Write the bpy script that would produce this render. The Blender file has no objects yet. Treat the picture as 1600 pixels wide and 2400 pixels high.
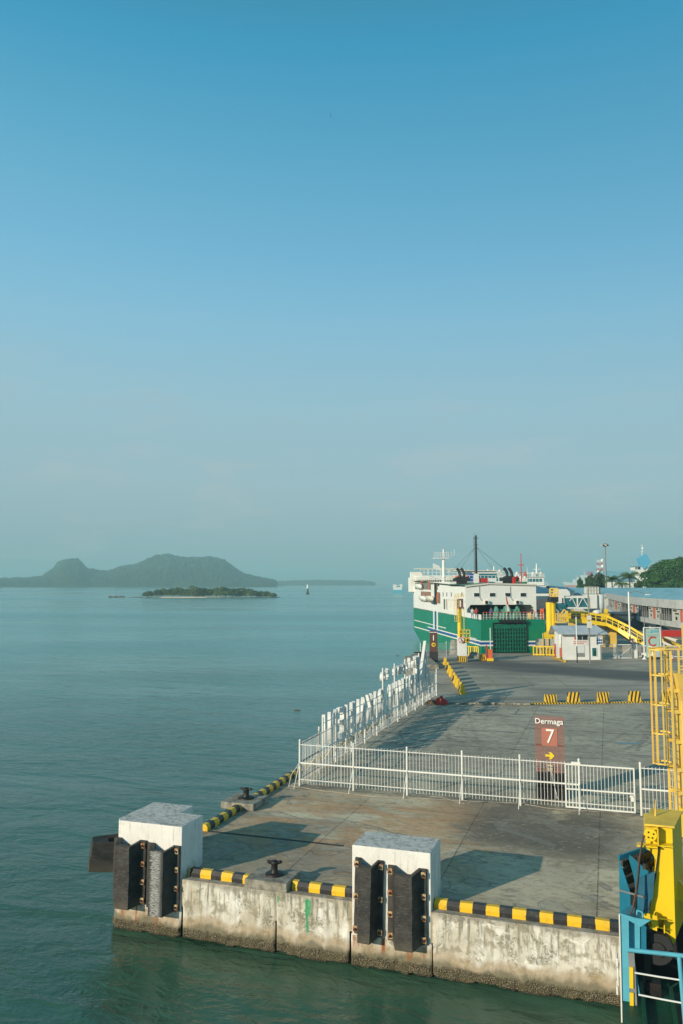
import bpy, bmesh, math, random
from mathutils import Vector, Matrix, noise as mn
R = math.radians
random.seed(7)
sc = bpy.context.scene

# ------------------------------------------------------------------ camera
F = 1867.0; CH = 11.9; D = 1.9            # focal length (photo px), camera height, quay level
PT = math.atan(166 / F)
cam = bpy.data.cameras.new("camera"); camo = bpy.data.objects.new("camera", cam)
sc.collection.objects.link(camo); sc.camera = camo
camo.location = (0, 0, CH); camo.rotation_euler = (math.pi / 2 + PT, 0, 0)
cam.sensor_fit = 'VERTICAL'; cam.sensor_height = 36.0; cam.lens = 36.0 * F / 2400
cam.clip_start = 0.5; cam.clip_end = 60000

# ------------------------------------------------------------------ light and sky
SUN_AZ, SUN_EL = 220.0, 17.5               # direction to the sun: angle from +x, height
sd = Vector((math.cos(R(SUN_AZ)) * math.cos(R(SUN_EL)), math.sin(R(SUN_AZ)) * math.cos(R(SUN_EL)), math.sin(R(SUN_EL))))
sun = bpy.data.lights.new("sun", 'SUN'); suno = bpy.data.objects.new("sun", sun)
sc.collection.objects.link(suno)
sun.energy = 5.0; sun.angle = R(0.5); sun.color = (1.0, 0.86, 0.66)
suno.rotation_euler = (-sd).to_track_quat('-Z', 'Y').to_euler(); suno.location = (-40, -40, 60)
sc.view_settings.view_transform = 'Standard'; sc.view_settings.look = 'None'
sc.view_settings.exposure = 0.0; sc.view_settings.gamma = 1.0

def lin(c):
    return tuple((x / 255 / 12.92) if x / 255 <= 0.04045 else ((x / 255 + 0.055) / 1.055) ** 2.4 for x in c)

w = bpy.data.worlds.new("World"); sc.world = w; w.use_nodes = True
nt = w.node_tree; nt.nodes.clear()
def wn(t, **k):
    n = nt.nodes.new(t)
    for a, b in k.items(): setattr(n, a, b)
    return n
sky = wn('ShaderNodeTexSky', sky_type='NISHITA'); sky.sun_disc = False
sky.sun_elevation = R(SUN_EL); sky.sun_rotation = math.atan2(sd.x, sd.y) % (2 * math.pi)
sky.air_density = 1.0; sky.dust_density = 1.2; sky.ozone_density = 2.0
tc = wn('ShaderNodeTexCoord'); sx = wn('ShaderNodeSeparateXYZ')
nt.links.new(tc.outputs['Generated'], sx.inputs[0])
rp = wn('ShaderNodeValToRGB'); els = rp.color_ramp.elements
# dusty tropical sky: hazy grey at the horizon, clear blue-cyan higher up (by height above the horizon)
stops = [(0.0, (146, 178, 188)), (0.05, (152, 182, 191)), (0.12, (162, 192, 201)), (0.22, (158, 198, 212)), (0.31, (142, 197, 222)), (0.38, (123, 189, 221)),
         (0.47, (101, 177, 211)), (0.58, (63, 159, 199)), (0.66, (62, 132, 160)), (0.8, (70, 112, 128)), (1.0, (66, 100, 112))]
els[0].position = 0; els[0].color = (*lin(stops[0][1]), 1)
els[1].position = 1; els[1].color = (*lin(stops[-1][1]), 1)
for p_, c_ in stops[1:-1]:
    e = els.new(p_); e.color = (*lin(c_), 1)
nt.links.new(sx.outputs['Z'], rp.inputs[0])
# thin cloud wisps low in the sky
mp = wn('ShaderNodeMapping'); mp.inputs['Scale'].default_value = (2.2, 2.2, 9.0)
nt.links.new(tc.outputs['Generated'], mp.inputs[0])
nz = wn('ShaderNodeTexNoise'); nz.inputs['Scale'].default_value = 2.4; nz.inputs['Detail'].default_value = 5; nz.inputs['Roughness'].default_value = 0.55
nt.links.new(mp.outputs[0], nz.inputs['Vector'])
mr = wn('ShaderNodeMapRange'); mr.inputs['From Min'].default_value = 0.52; mr.inputs['From Max'].default_value = 0.75; mr.inputs['To Max'].default_value = 0.8
nt.links.new(nz.outputs['Fac'], mr.inputs['Value'])
mb_ = wn('ShaderNodeMapRange'); mb_.inputs['From Min'].default_value = 0.30; mb_.inputs['From Max'].default_value = 0.12; mb_.inputs['To Max'].default_value = 1.0
nt.links.new(sx.outputs['Z'], mb_.inputs['Value'])
mm = wn('ShaderNodeMath', operation='MULTIPLY'); nt.links.new(mr.outputs[0], mm.inputs[0]); nt.links.new(mb_.outputs[0], mm.inputs[1])
gx = wn('ShaderNodeMapRange'); gx.inputs['From Min'].default_value = -0.35; gx.inputs['From Max'].default_value = 0.5; nt.links.new(sx.outputs['X'], gx.inputs['Value'])
gz = wn('ShaderNodeMapRange'); gz.inputs['From Min'].default_value = 0.12; gz.inputs['From Max'].default_value = 0.5; gz.inputs['To Max'].default_value = 0.34; nt.links.new(sx.outputs['Z'], gz.inputs['Value'])
gm = wn('ShaderNodeMath', operation='MULTIPLY'); nt.links.new(gx.outputs[0], gm.inputs[0]); nt.links.new(gz.outputs[0], gm.inputs[1])
side = wn('ShaderNodeMix', data_type='RGBA'); side.inputs['B'].default_value = (*lin((20, 128, 172)), 1); nt.links.new(gm.outputs[0], side.inputs['Factor']); nt.links.new(rp.outputs[0], side.inputs['A'])
mx = wn('ShaderNodeMix', data_type='RGBA'); mx.inputs['B'].default_value = (*lin((185, 196, 200)), 1)
nt.links.new(mm.outputs[0], mx.inputs['Factor']); nt.links.new(side.outputs['Result'], mx.inputs['A'])
SKY_K = 0.10
sm = wn('ShaderNodeMix', data_type='RGBA', blend_type='MIX'); sm.inputs['Factor'].default_value = 0.92
gain = wn('ShaderNodeVectorMath', operation='SCALE'); gain.inputs['Scale'].default_value = 1 / SKY_K
nt.links.new(mx.outputs['Result'], gain.inputs[0])
nt.links.new(sky.outputs[0], sm.inputs['A']); nt.links.new(gain.outputs[0], sm.inputs['B'])
bg = wn('ShaderNodeBackground'); bg.inputs['Strength'].default_value = SKY_K
nt.links.new(sm.outputs['Result'], bg.inputs[0])
wo = wn('ShaderNodeOutputWorld'); nt.links.new(bg.outputs[0], wo.inputs[0])
sc.cycles.max_bounces = 6; sc.cycles.volume_bounces = 0; sc.cycles.use_denoising = True
sc.cycles.volume_max_steps = 64

# ------------------------------------------------------------------ geometry of the place
cp, sp = math.cos(PT), math.sin(PT)
def ray(px, py):
    a = (px - 800) / F; b = (1200 - py) / F
    return Vector((a, cp - b * sp, sp + b * cp))
def P(px, py, z=D):                        # point of the level z under a photo position
    r = ray(px, py); return Vector((0, 0, CH)) + r * ((z - CH) / r.z)
def at(px, py, y):                         # point at the distance y
    r = ray(px, py); return Vector((0, 0, CH)) + r * (y / r.y)
TH = R(-18.4); OX, OY = 2.66, 25.27
UX, UY = math.cos(TH), math.sin(TH); VX, VY = -UY, UX
def W(u, v, z=D): return Vector((OX + u * UX + v * VX, OY + u * UY + v * VY, z))
def uv(p): dx, dy = p[0] - OX, p[1] - OY; return (dx * UX + dy * UY, dx * VX + dy * VY)
def G(px, py, z=D): return uv(P(px, py, z))
def atv(px, py, v):                        # (u, z) where the line of sight meets the upright plane v
    r = ray(px, py); k = r.x * VX + r.y * VY; t = (v + OX * VX + OY * VY) / k
    p = Vector((0, 0, CH)) + r * t; return (uv(p)[0], p.z)

# ------------------------------------------------------------------ shader helper
class Sh:
    def __init__(s, name):
        s.m = bpy.data.materials.new(name); s.m.use_nodes = True; s.t = s.m.node_tree
        s.b = s.t.nodes['Principled BSDF']
    def n(s, t, **k):
        x = s.t.nodes.new(t)
        for a, b in k.items(): setattr(x, a, b)
        return x
    def put(s, sock, v):
        if isinstance(v, bpy.types.NodeSocket): s.t.links.new(v, sock)
        elif isinstance(v, (tuple, list)):
            sock.default_value = (*v, 1) if len(v) == 3 and len(sock.default_value) == 4 else v
        else: sock.default_value = v
    def obj(s): return s.n('ShaderNodeTexCoord').outputs['Object']
    def pos(s): return s.n('ShaderNodeNewGeometry').outputs['Position']
    def dock(s):                            # world position in the quay's own frame
        mp = s.n('ShaderNodeMapping'); mp.vector_type = 'POINT'
        sb = s.n('ShaderNodeVectorMath', operation='SUBTRACT'); s.put(sb.inputs[0], s.pos()); sb.inputs[1].default_value = (OX, OY, 0)
        mp.inputs['Rotation'].default_value = (0, 0, -TH); s.put(mp.inputs[0], sb.outputs[0]); return mp.outputs[0]
    def map(s, v, scale=(1, 1, 1), loc=(0, 0, 0), rot=(0, 0, 0)):
        x = s.n('ShaderNodeMapping'); s.put(x.inputs[0], v); x.inputs['Scale'].default_value = scale
        x.inputs['Location'].default_value = loc; x.inputs['Rotation'].default_value = rot; return x.outputs[0]
    def noise(s, v, scale, det=4, ro=0.55, dist=0):
        x = s.n('ShaderNodeTexNoise'); s.put(x.inputs['Vector'], v); x.inputs['Scale'].default_value = scale
        x.inputs['Detail'].default_value = det; x.inputs['Roughness'].default_value = ro; x.inputs['Distortion'].default_value = dist
        return x.outputs['Fac']
    def vor(s, v, scale, feat='F1'):
        x = s.n('ShaderNodeTexVoronoi', feature=feat); s.put(x.inputs['Vector'], v); x.inputs['Scale'].default_value = scale
        return x.outputs['Distance']
    def M(s, op, a, b=0.0, c=None, clamp=False):
        x = s.n('ShaderNodeMath', operation=op); x.use_clamp = clamp; s.put(x.inputs[0], a); s.put(x.inputs[1], b)
        if c is not None: s.put(x.inputs[2], c)
        return x.outputs[0]
    def rng(s, v, a, b, c=0.0, d=1.0, smooth=True):
        x = s.n('ShaderNodeMapRange'); x.interpolation_type = 'SMOOTHSTEP' if smooth else 'LINEAR'
        s.put(x.inputs['Value'], v)
        for nme, q in zip(('From Min', 'From Max', 'To Min', 'To Max'), (a, b, c, d)): s.put(x.inputs[nme], q)
        return x.outputs[0]
    def mix(s, f, a, b, bt='MIX'):
        x = s.n('ShaderNodeMix', data_type='RGBA', blend_type=bt); s.put(x.inputs['Factor'], f); s.put(x.inputs['A'], a); s.put(x.inputs['B'], b)
        return x.outputs['Result']
    def xyz(s, v):
        x = s.n('ShaderNodeSeparateXYZ'); s.put(x.inputs[0], v); return x.outputs
    def bump(s, h, st=0.3, dist=0.02, nrm=None):
        x = s.n('ShaderNodeBump'); s.put(x.inputs['Height'], h); x.inputs['Strength'].default_value = st; x.inputs['Distance'].default_value = dist
        if nrm: s.put(x.inputs['Normal'], nrm)
        return x.outputs[0]
    def box(s, U, V, u0, u1, v0, v1, f=0.15):   # soft 0..1 mask of a rectangle
        a = s.rng(U, u0 - f, u0 + f); b = s.rng(U, u1 + f, u1 - f); c = s.rng(V, v0 - f, v0 + f); d = s.rng(V, v1 + f, v1 - f)
        return s.M('MULTIPLY', s.M('MULTIPLY', a, b), s.M('MULTIPLY', c, d))
    def end(s, col, rough=0.7, normal=None, metal=0.0, spec=0.5, **k):
        s.put(s.b.inputs['Base Color'], col); s.put(s.b.inputs['Roughness'], rough); s.put(s.b.inputs['Metallic'], metal)
        s.put(s.b.inputs['Specular IOR Level'], spec)
        if normal: s.put(s.b.inputs['Normal'], normal)
        for a, b in k.items(): s.put(s.b.inputs[a.replace('_', ' ')], b)
        return s.m

def paint(name, c, rough=0.45, var=0.25, rust=0.0, scale=1.5, metal=0.0, bump=0.1):
    s = Sh(name); o = s.pos(); n1 = s.noise(o, scale, 5, 0.6); n2 = s.noise(o, scale * 9, 4, 0.6)
    dk = tuple(x * (1 - var) for x in c)
    col = s.mix(s.rng(n1, 0.35, 0.65), dk, c); col = s.mix(s.M('MULTIPLY', s.rng(n2, 0.5, 0.75), var), col, tuple(x * 0.6 for x in c))
    if rust > 0:
        st = s.noise(s.map(o, (6, 6, 1.2)), 1.6, 5, 0.65)
        col = s.mix(s.M('MULTIPLY', s.rng(st, 0.62, 0.7), rust), col, (0.17, 0.06, 0.02))
    return s.end(col, s.rng(n2, 0.3, 0.7, rough - 0.08, rough + 0.12), s.bump(n2, bump, 0.01), metal)

def stripes(name, c1, c2, width, ang=0.0, axis=0, duty=0.5, wob=0.0, rough=0.5):
    s = Sh(name); o = s.obj(); x = s.xyz(s.map(o, rot=(0, ang, 0)))[axis]
    if wob: x = s.M('ADD', x, s.M('MULTIPLY', s.M('SUBTRACT', s.noise(o, 2.5, 2), 0.5), wob))
    fr = s.M('FRACT', s.M('DIVIDE', x, width)); f = s.M('GREATER_THAN', fr, duty)
    n = s.noise(o, 4, 5, 0.65); n2 = s.noise(o, 30, 4, 0.6)
    col = s.mix(f, c1, c2); col = s.mix(s.rng(n, 0.5, 0.75, 0, 0.45), col, (0.12, 0.11, 0.09))
    col = s.mix(s.rng(n2, 0.62, 0.72, 0, 0.5), col, (0.2, 0.19, 0.16))
    return s.end(col, rough, s.bump(n2, 0.15, 0.01))

YEL = (0.82, 0.50, 0.012); BLK = (0.018, 0.018, 0.02)
m_white = paint("white_paint", (0.76, 0.77, 0.73), 0.45, 0.08, 0.0, 0.8)
m_whiterust = paint("weathered_white_paint", (0.74, 0.75, 0.70), 0.5, 0.1, 0.25, 1.2)
m_yellow = paint("yellow_paint", (0.88, 0.60, 0.015), 0.38, 0.08, 0.12, 1.0)
m_yellow2 = paint("pale_yellow_paint", (0.84, 0.58, 0.12), 0.42, 0.12, 0.15, 1.5)
m_black = paint("black_rubber", (0.022, 0.023, 0.025), 0.62, 0.3, 0, 3, bump=0.4)
m_iron = paint("dark_iron", (0.025, 0.022, 0.02), 0.5, 0.35, 0.5, 5, 0.3, 0.4)
m_blue = paint("blue_steel_paint", (0.012, 0.20, 0.31), 0.4, 0.2, 0.35, 1.4)
m_lblue = paint("light_blue_paint", (0.10, 0.42, 0.55), 0.4, 0.12, 0.15, 2)
m_grey = paint("grey_steel", (0.25, 0.26, 0.26), 0.5, 0.2, 0.2, 2)
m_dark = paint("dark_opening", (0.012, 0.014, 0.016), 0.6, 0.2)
m_green = paint("ferry_green", (0.0, 0.21, 0.11), 0.35, 0.14, 0.10, 0.35); m_shipwhite = paint("ship_white", (0.80, 0.80, 0.76), 0.45, 0.06, 0.14, 0.5)
m_dgreen = paint("dark_green_paint", (0.0, 0.07, 0.035), 0.5, 0.4, 0.35, 2)
m_red = paint("red_paint", (0.55, 0.03, 0.02), 0.5, 0.25, 0, 3)
m_orange = paint("orange_paint", (0.75, 0.14, 0.04), 0.5, 0.15, 0, 2)
m_bluestripe = paint("navy_blue_paint", (0.01, 0.09, 0.32), 0.4, 0.1)
m_glass = paint("dark_glass", (0.02, 0.035, 0.045), 0.15, 0.3)
m_teal = paint("teal_glass", (0.02, 0.16, 0.19), 0.12, 0.3, 0, 0.6)
m_roofblue = paint("blue_roof_sheet", (0.20, 0.42, 0.50), 0.55, 0.2, 0, 0.25)
m_cream = paint("cream_wall_paint", (0.66, 0.64, 0.55), 0.6, 0.12, 0, 0.6)
m_deckgreen = paint("green_deck_paint", (0.13, 0.28, 0.20), 0.6, 0.2, 0.1, 0.7)
m_trunk = paint("tree_bark", (0.13, 0.10, 0.07), 0.9, 0.3, 0, 3, bump=0.5)
m_kerb = stripes("yellow_black_kerb_paint", YEL, (0.022, 0.022, 0.024), 0.79, duty=0.5, wob=0.07)
m_dia = stripes("yellow_black_diagonal_paint", YEL, (0.03, 0.03, 0.025), 0.24, ang=R(7), duty=0.5, wob=0.10)
m_roofgrey = None
def seam_roof(name, c, pitch, axis=0):
    s = Sh(name); o = s.obj(); x = s.xyz(o)[axis]; f = s.M('FRACT', s.M('DIVIDE', x, pitch)); r = s.rng(s.M('ABSOLUTE', s.M('SUBTRACT', f, 0.5)), 0.44, 0.5)
    n = s.noise(o, 0.8, 5, 0.6); col = s.mix(s.rng(n, 0.3, 0.7), tuple(a * 0.8 for a in c), c); col = s.mix(s.M('MULTIPLY', r, 0.45), col, tuple(a * 0.45 for a in c))
    return s.end(col, 0.5, s.bump(r, 0.6, 0.03))
m_roofgrey = seam_roof("grey_metal_roof", (0.50, 0.56, 0.60), 0.9)
m_roofseam = seam_roof("blue_metal_roof", (0.14, 0.45, 0.63), 1.1)
m_fascia = seam_roof("grey_fascia_panels", (0.50, 0.52, 0.50), 1.1)

# ------------------------------------------------------------------ mesh builder
class MB:
    def __init__(s): s.v = []; s.f = []; s.mi = []; s.cur = 0; s.sm = []
    def add(s, vs, fs, smooth=False):
        b = len(s.v); s.v += [tuple(x) for x in vs]; s.f += [tuple(b + i for i in f) for f in fs]
        s.mi += [s.cur] * len(fs); s.sm += [smooth] * len(fs); return s
    def box(s, x0, x1, y0, y1, z0, z1):
        return s.add([(x0, y0, z0), (x1, y0, z0), (x1, y1, z0), (x0, y1, z0), (x0, y0, z1), (x1, y0, z1), (x1, y1, z1), (x0, y1, z1)],
                     [(0, 3, 2, 1), (4, 5, 6, 7), (0, 1, 5, 4), (1, 2, 6, 5), (2, 3, 7, 6), (3, 0, 4, 7)])
    def prism(s, poly, z0, z1, axis='z'):     # poly counter-clockwise
        n = len(poly)
        def q(a, b, c): return {'z': (a, b, c), 'y': (a, c, b), 'x': (c, a, b)}[axis]
        vs = [q(a, b, z0) for a, b in poly] + [q(a, b, z1) for a, b in poly]
        fs = [tuple(range(n))[::-1], tuple(range(n, 2 * n))] + [(i, (i + 1) % n, n + (i + 1) % n, n + i) for i in range(n)]
        return s.add(vs, fs)
    def tube(s, p, q, r, n=8, r2=None, cap=True):
        p, q = Vector(p), Vector(q); d = (q - p)
        if d.length < 1e-6: return s
        d.normalize(); a = d.orthogonal().normalized(); b = d.cross(a); r2 = r if r2 is None else r2
        vs = []
        for c, rr in ((p, r), (q, r2)):
            for i in range(n):
                t = 2 * math.pi * i / n + math.pi / n; vs.append(c + a * (rr * math.cos(t)) + b * (rr * math.sin(t)))
        fs = [(i, (i + 1) % n, n + (i + 1) % n, n + i) for i in range(n)]
        s.add(vs, fs, n > 5)
        if cap: s.add(vs, [tuple(range(n))[::-1], tuple(range(n, 2 * n))])
        return s
    def bar(s, p, q, wd, h=None):
        p, q = Vector(p), Vector(q); d = (q - p).normalized(); up = Vector((0, 0, 1))
        if abs(d.z) > 0.95: up = Vector((0, 1, 0))
        a = d.cross(up).normalized() * wd / 2; b = a.cross(d).normalized() * (h or wd) / 2
        vs = [c + i * a + j * b for c in (p, q) for i, j in ((-1, -1), (1, -1), (1, 1), (-1, 1))]
        return s.add(vs, [(0, 1, 2, 3), (7, 6, 5, 4), (0, 4, 5, 1), (1, 5, 6, 2), (2, 6, 7, 3), (3, 7, 4, 0)])
    def path(s, pts, r, n=6):
        for a, b in zip(pts, pts[1:]): s.tube(a, b, r, n)
        return s
    def lathe(s, prof, n=16, c=(0, 0, 0)):
        vs = [(c[0] + r * math.cos(2 * math.pi * i / n), c[1] + r * math.sin(2 * math.pi * i / n), c[2] + z) for r, z in prof for i in range(n)]
        fs = [(k * n + i, k * n + (i + 1) % n, (k + 1) * n + (i + 1) % n, (k + 1) * n + i) for k in range(len(prof) - 1) for i in range(n)]
        s.add(vs, fs, True)
        return s.add(vs, [tuple(range(n))[::-1], tuple(range(len(vs) - n, len(vs)))])
    def quad(s, a, b, c, d): return s.add([a, b, c, d], [(0, 1, 2, 3)])
    def build(s, name, mat, parent=None, bevel=0.0, loc=None, rotz=None):
        me = bpy.data.meshes.new(name); me.from_pydata(s.v, [], s.f)
        for m in (mat if isinstance(mat, (list, tuple)) else [mat]): me.materials.append(m)
        me.polygons.foreach_set('material_index', s.mi); me.polygons.foreach_set('use_smooth', s.sm)
        bm = bmesh.new(); bm.from_mesh(me)
        if bevel: bmesh.ops.remove_doubles(bm, verts=bm.verts, dist=1e-4)
        if len(bm.faces) < 60000: bmesh.ops.recalc_face_normals(bm, faces=bm.faces)
        if bevel:
            eg = [e for e in bm.edges if len(e.link_faces) == 2 and e.calc_face_angle(0) > 0.6]
            bmesh.ops.bevel(bm, geom=eg, offset=bevel, segments=2, affect='EDGES', profile=0.5, clamp_overlap=True)
        bm.to_mesh(me); bm.free(); me.update()
        o = bpy.data.objects.new(name, me); sc.collection.objects.link(o)
        if parent: o.parent = parent
        if loc is not None: o.location = loc
        if rotz is not None: o.rotation_euler = (0, 0, rotz)
        return o

def tag(o, label, cat, group=None):
    o['label'] = label; o['category'] = cat
    if group: o['group'] = group
    return o
def thing(name, label, cat, loc=(0, 0, 0), rz=0.0, group=None):
    o = bpy.data.objects.new(name, None); sc.collection.objects.link(o); o.empty_display_size = 0.3
    o.location = loc; o.rotation_euler = (0, 0, rz); return tag(o, label, cat, group)
def dthing(name, label, cat, u, v, z=D, group=None, rz=0.0): return thing(name, label, cat, W(u, v, z), TH + rz, group)
def struct(o): o['kind'] = 'structure'; return o
def kids(o): return [c for c in bpy.data.objects if c.parent == o]
def dup(o, loc=None, rz=None, label=None, parent=None):
    c = o.copy(); sc.collection.objects.link(c)
    if parent is not None: c.parent = parent
    if loc is not None: c.location = loc
    if rz is not None: c.rotation_euler = (0, 0, rz)
    if label: c['label'] = label
    for k in kids(o): dup(k, parent=c)
    return c
def text(name, body, mat, parent, loc, size, sx=1.0, ext=0.02, off=0.0, rot=(math.pi / 2, 0, 0), align='CENTER', flip=False):
    cu = bpy.data.curves.new(name, 'FONT'); cu.body = body; cu.size = size; cu.extrude = ext; cu.offset = off; cu.align_x = align; cu.align_y = 'CENTER'
    t = bpy.data.objects.new(name, cu); sc.collection.objects.link(t)
    dg = bpy.context.evaluated_depsgraph_get(); me = bpy.data.meshes.new_from_object(t.evaluated_get(dg))
    bpy.data.objects.remove(t); bpy.data.curves.remove(cu)
    me.materials.clear(); me.materials.append(mat); me.name = name
    for v in me.vertices: v.co.x *= sx
    o = bpy.data.objects.new(name, me); sc.collection.objects.link(o); o.parent = parent; o.location = loc; o.rotation_euler = rot
    return o
# ------------------------------------------------------------------ sea
def m_sea():
    s = Sh("sea_water"); p = s.pos(); o = s.map(p, rot=(0, 0, R(20)))
    swell = s.noise(s.map(o, (0.35, 1.0, 1)), 0.35, 3, 0.5, 0.4)
    rip = s.noise(s.map(o, (0.55, 1.0, 1)), 1.3, 4, 0.55, 0.6)
    fine = s.noise(s.map(o, (0.7, 1.0, 1)), 5.0, 3, 0.6, 0.3)
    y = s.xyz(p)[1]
    wind = s.rng(s.noise(s.map(p, (0.4, 1.0, 1), (7, 3, 0)), 0.045, 4, 0.6, 0.5), 0.38, 0.62, 0.35, 1.25)
    h = s.M('ADD', s.M('MULTIPLY', swell, 1.1), s.M('MULTIPLY', s.M('ADD', s.M('MULTIPLY', rip, 0.42), s.M('MULTIPLY', fine, 0.08)), wind))
    big = s.noise(s.map(p, (0.25, 1.0, 1)), 0.02, 5, 0.6); med = s.noise(s.map(p, (0.3, 1, 1)), 0.15, 4, 0.6)
    far = s.noise(s.map(p, (0.2, 1.0, 1)), 0.006, 5, 0.6)
    col = s.mix(s.rng(big, 0.35, 0.65), (0.020, 0.175, 0.150), (0.040, 0.25, 0.21))
    col = s.mix(s.rng(far, 0.42, 0.6, 0, 0.6), col, (0.055, 0.27, 0.25))
    col = s.mix(s.rng(med, 0.45, 0.75, 0, 0.5), col, (0.055, 0.15, 0.115))
    # base colour turns greener towards the quay wall
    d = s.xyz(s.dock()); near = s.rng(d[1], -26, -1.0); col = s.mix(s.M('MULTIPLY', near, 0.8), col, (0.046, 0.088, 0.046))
    offs = s.rng(y, 26, 170); col = s.mix(s.M('MULTIPLY', offs, 0.75), col, s.mix(s.rng(big, 0.35, 0.65), (0.075, 0.33, 0.32), (0.11, 0.45, 0.44)))  # sky reflection at grazing view painted in: base colour lightens offshore
    rgh = s.rng(far, 0.4, 0.6, 0.10, 0.22)
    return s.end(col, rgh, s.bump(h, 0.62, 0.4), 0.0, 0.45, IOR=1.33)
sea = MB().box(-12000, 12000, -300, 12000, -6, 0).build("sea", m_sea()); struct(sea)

# ------------------------------------------------------------------ quay surface
def m_deck():
    s = Sh("quay_concrete"); p = s.dock(); X, Yc, Z = s.xyz(p)
    st = s.map(p, (0.6, 1.0, 1), rot=(0, 0, R(12)))
    a = s.noise(st, 0.35, 6, 0.62, 0.5); b = s.noise(s.map(p, (1.0, 1.6, 1)), 1.6, 6, 0.68); c = s.noise(p, 16, 5, 0.65); e = s.noise(p, 0.12, 4, 0.6, 0.6)
    col = s.mix(s.rng(a, 0.3, 0.68), (0.31, 0.25, 0.17), (0.74, 0.635, 0.44))
    col = s.mix(s.rng(b, 0.48, 0.72, 0, 0.6), col, (0.17, 0.155, 0.125))
    col = s.mix(s.rng(b, 0.48, 0.30, 0, 0.45), col, (0.60, 0.56, 0.45))
    # rusty run-off around the middle of the apron
    rs = s.M('MULTIPLY', s.box(X, Yc, -9.5, 1.2, 2.2, 12.0, 1.6), s.rng(s.noise(s.map(p, (0.5, 1.4, 1), (3, 1, 0)), 0.6, 5, 0.6, 0.8), 0.38, 0.56))
    col = s.mix(s.M('MULTIPLY', rs, 0.62), col, (0.56, 0.29, 0.12))
    # oil-dark patches
    dk = s.M('MULTIPLY', s.box(X, Yc, -0.6, 5.8, 6.6, 13.2, 1.2), s.rng(s.noise(p, 0.45, 5, 0.6, 0.7), 0.28, 0.50))
    col = s.mix(s.M('MULTIPLY', dk, 0.8), col, (0.10, 0.095, 0.08))
    d2 = s.M('MULTIPLY', s.box(X, Yc, -10.4, -4.5, 0.8, 5.0, 0.8), s.rng(a, 0.3, 0.6)); col = s.mix(s.M('MULTIPLY', d2, 0.5), col, (0.13, 0.125, 0.105))
    # the greyer yard beyond the fence, then asphalt
    yard = s.rng(Yc, 13.5, 22); col = s.mix(s.M('MULTIPLY', yard, 0.75), col, s.mix(s.rng(e, 0.4, 0.6), (0.40, 0.36, 0.285), (0.54, 0.49, 0.385)))
    col = s.mix(s.M('MULTIPLY', yard, s.rng(b, 0.45, 0.7, 0, 0.65)), col, (0.17, 0.165, 0.15))
    sq = s.noise(s.map(p, (0.2, 1.2, 1), rot=(0, 0, R(-18))), 1.1, 5, 0.62); col = s.mix(s.M('MULTIPLY', yard, s.rng(sq, 0.52, 0.66, 0, 0.75)), col, (0.13, 0.128, 0.12))
    # each slab weathered a little differently
    cell = s.n('ShaderNodeTexWhiteNoise', noise_dimensions='2D'); cb = s.n('ShaderNodeCombineXYZ'); s.put(cb.inputs[0], s.M('FLOOR', s.M('DIVIDE', s.M('ADD', X, 5.4), 5.15))); s.put(cb.inputs[1], s.M('FLOOR', s.M('DIVIDE', s.M('ADD', Yc, 0.6), 5.6))); s.put(cell.inputs['Vector'], cb.outputs[0])
    col = s.mix(s.rng(cell.outputs['Value'], 0.0, 1.0, 0.0, 0.24, False), col, (0.14, 0.13, 0.105))
    crk = s.vor(s.map(p, (1, 1, 1), (0, 0, 0)), 0.23, 'DISTANCE_TO_EDGE'); col = s.mix(s.M('MULTIPLY', s.rng(s.M('ADD', crk, s.M('MULTIPLY', s.M('SUBTRACT', b, 0.5), 0.12)), 0.006, 0.0), 0.22), col, (0.06, 0.057, 0.045))
    # worn turning circles of tyres
    for (cx, cy, r0) in ((-1.0, 24.0, 3.2), (-3.2, 29.0, 4.6), (1.6, 31.5, 6.0)):
        r = s.M('POWER', s.M('ADD', s.M('POWER', s.M('SUBTRACT', X, cx), 2.0), s.M('POWER', s.M('SUBTRACT', Yc, cy), 2.0)), 0.5)
        for k in (0, 0.35, 1.5):
            t = s.rng(s.M('ABSOLUTE', s.M('SUBTRACT', r, r0 + k)), 0.16, 0.03); col = s.mix(s.M('MULTIPLY', t, s.rng(a, 0.35, 0.65, 0, 0.4)), col, (0.09, 0.09, 0.085))
    # old spilled cement with a dark rim, and tyre tracks leading to the gate
    sn = s.noise(s.map(p, (0.8, 1.0, 1), (2.3, 0.7, 0)), 0.32, 4, 0.55, 0.9); rim = s.M('MULTIPLY', s.rng(s.M('ABSOLUTE', s.M('SUBTRACT', sn, 0.56)), 0.012, 0.003), s.M('LESS_THAN', Yc, 12.0)); col = s.mix(s.M('MULTIPLY', rim, 0.55), col, (0.12, 0.11, 0.09)); col = s.mix(s.M('MULTIPLY', s.M('GREATER_THAN', sn, 0.56), s.M('MULTIPLY', s.M('LESS_THAN', Yc, 12.0), 0.35)), col, (0.30, 0.285, 0.25))
    for sl, c0 in ((0.32, 2.2), (0.32, 3.9), (-0.22, -3.0), (-0.22, -1.2), (0.12, 6.0), (0.12, 7.7)):
        t = s.rng(s.M('ABSOLUTE', s.M('SUBTRACT', X, s.M('ADD', c0, s.M('MULTIPLY', s.M('SUBTRACT', Yc, 20.0), sl)))), 0.20, 0.08); col = s.mix(s.M('MULTIPLY', s.M('MULTIPLY', t, yard), s.rng(a, 0.4, 0.65, 0, 0.35)), col, (0.10, 0.10, 0.09))
    pz = s.xyz(s.map(p, (1, 1, 1), rot=(0, 0, 0)))
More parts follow.
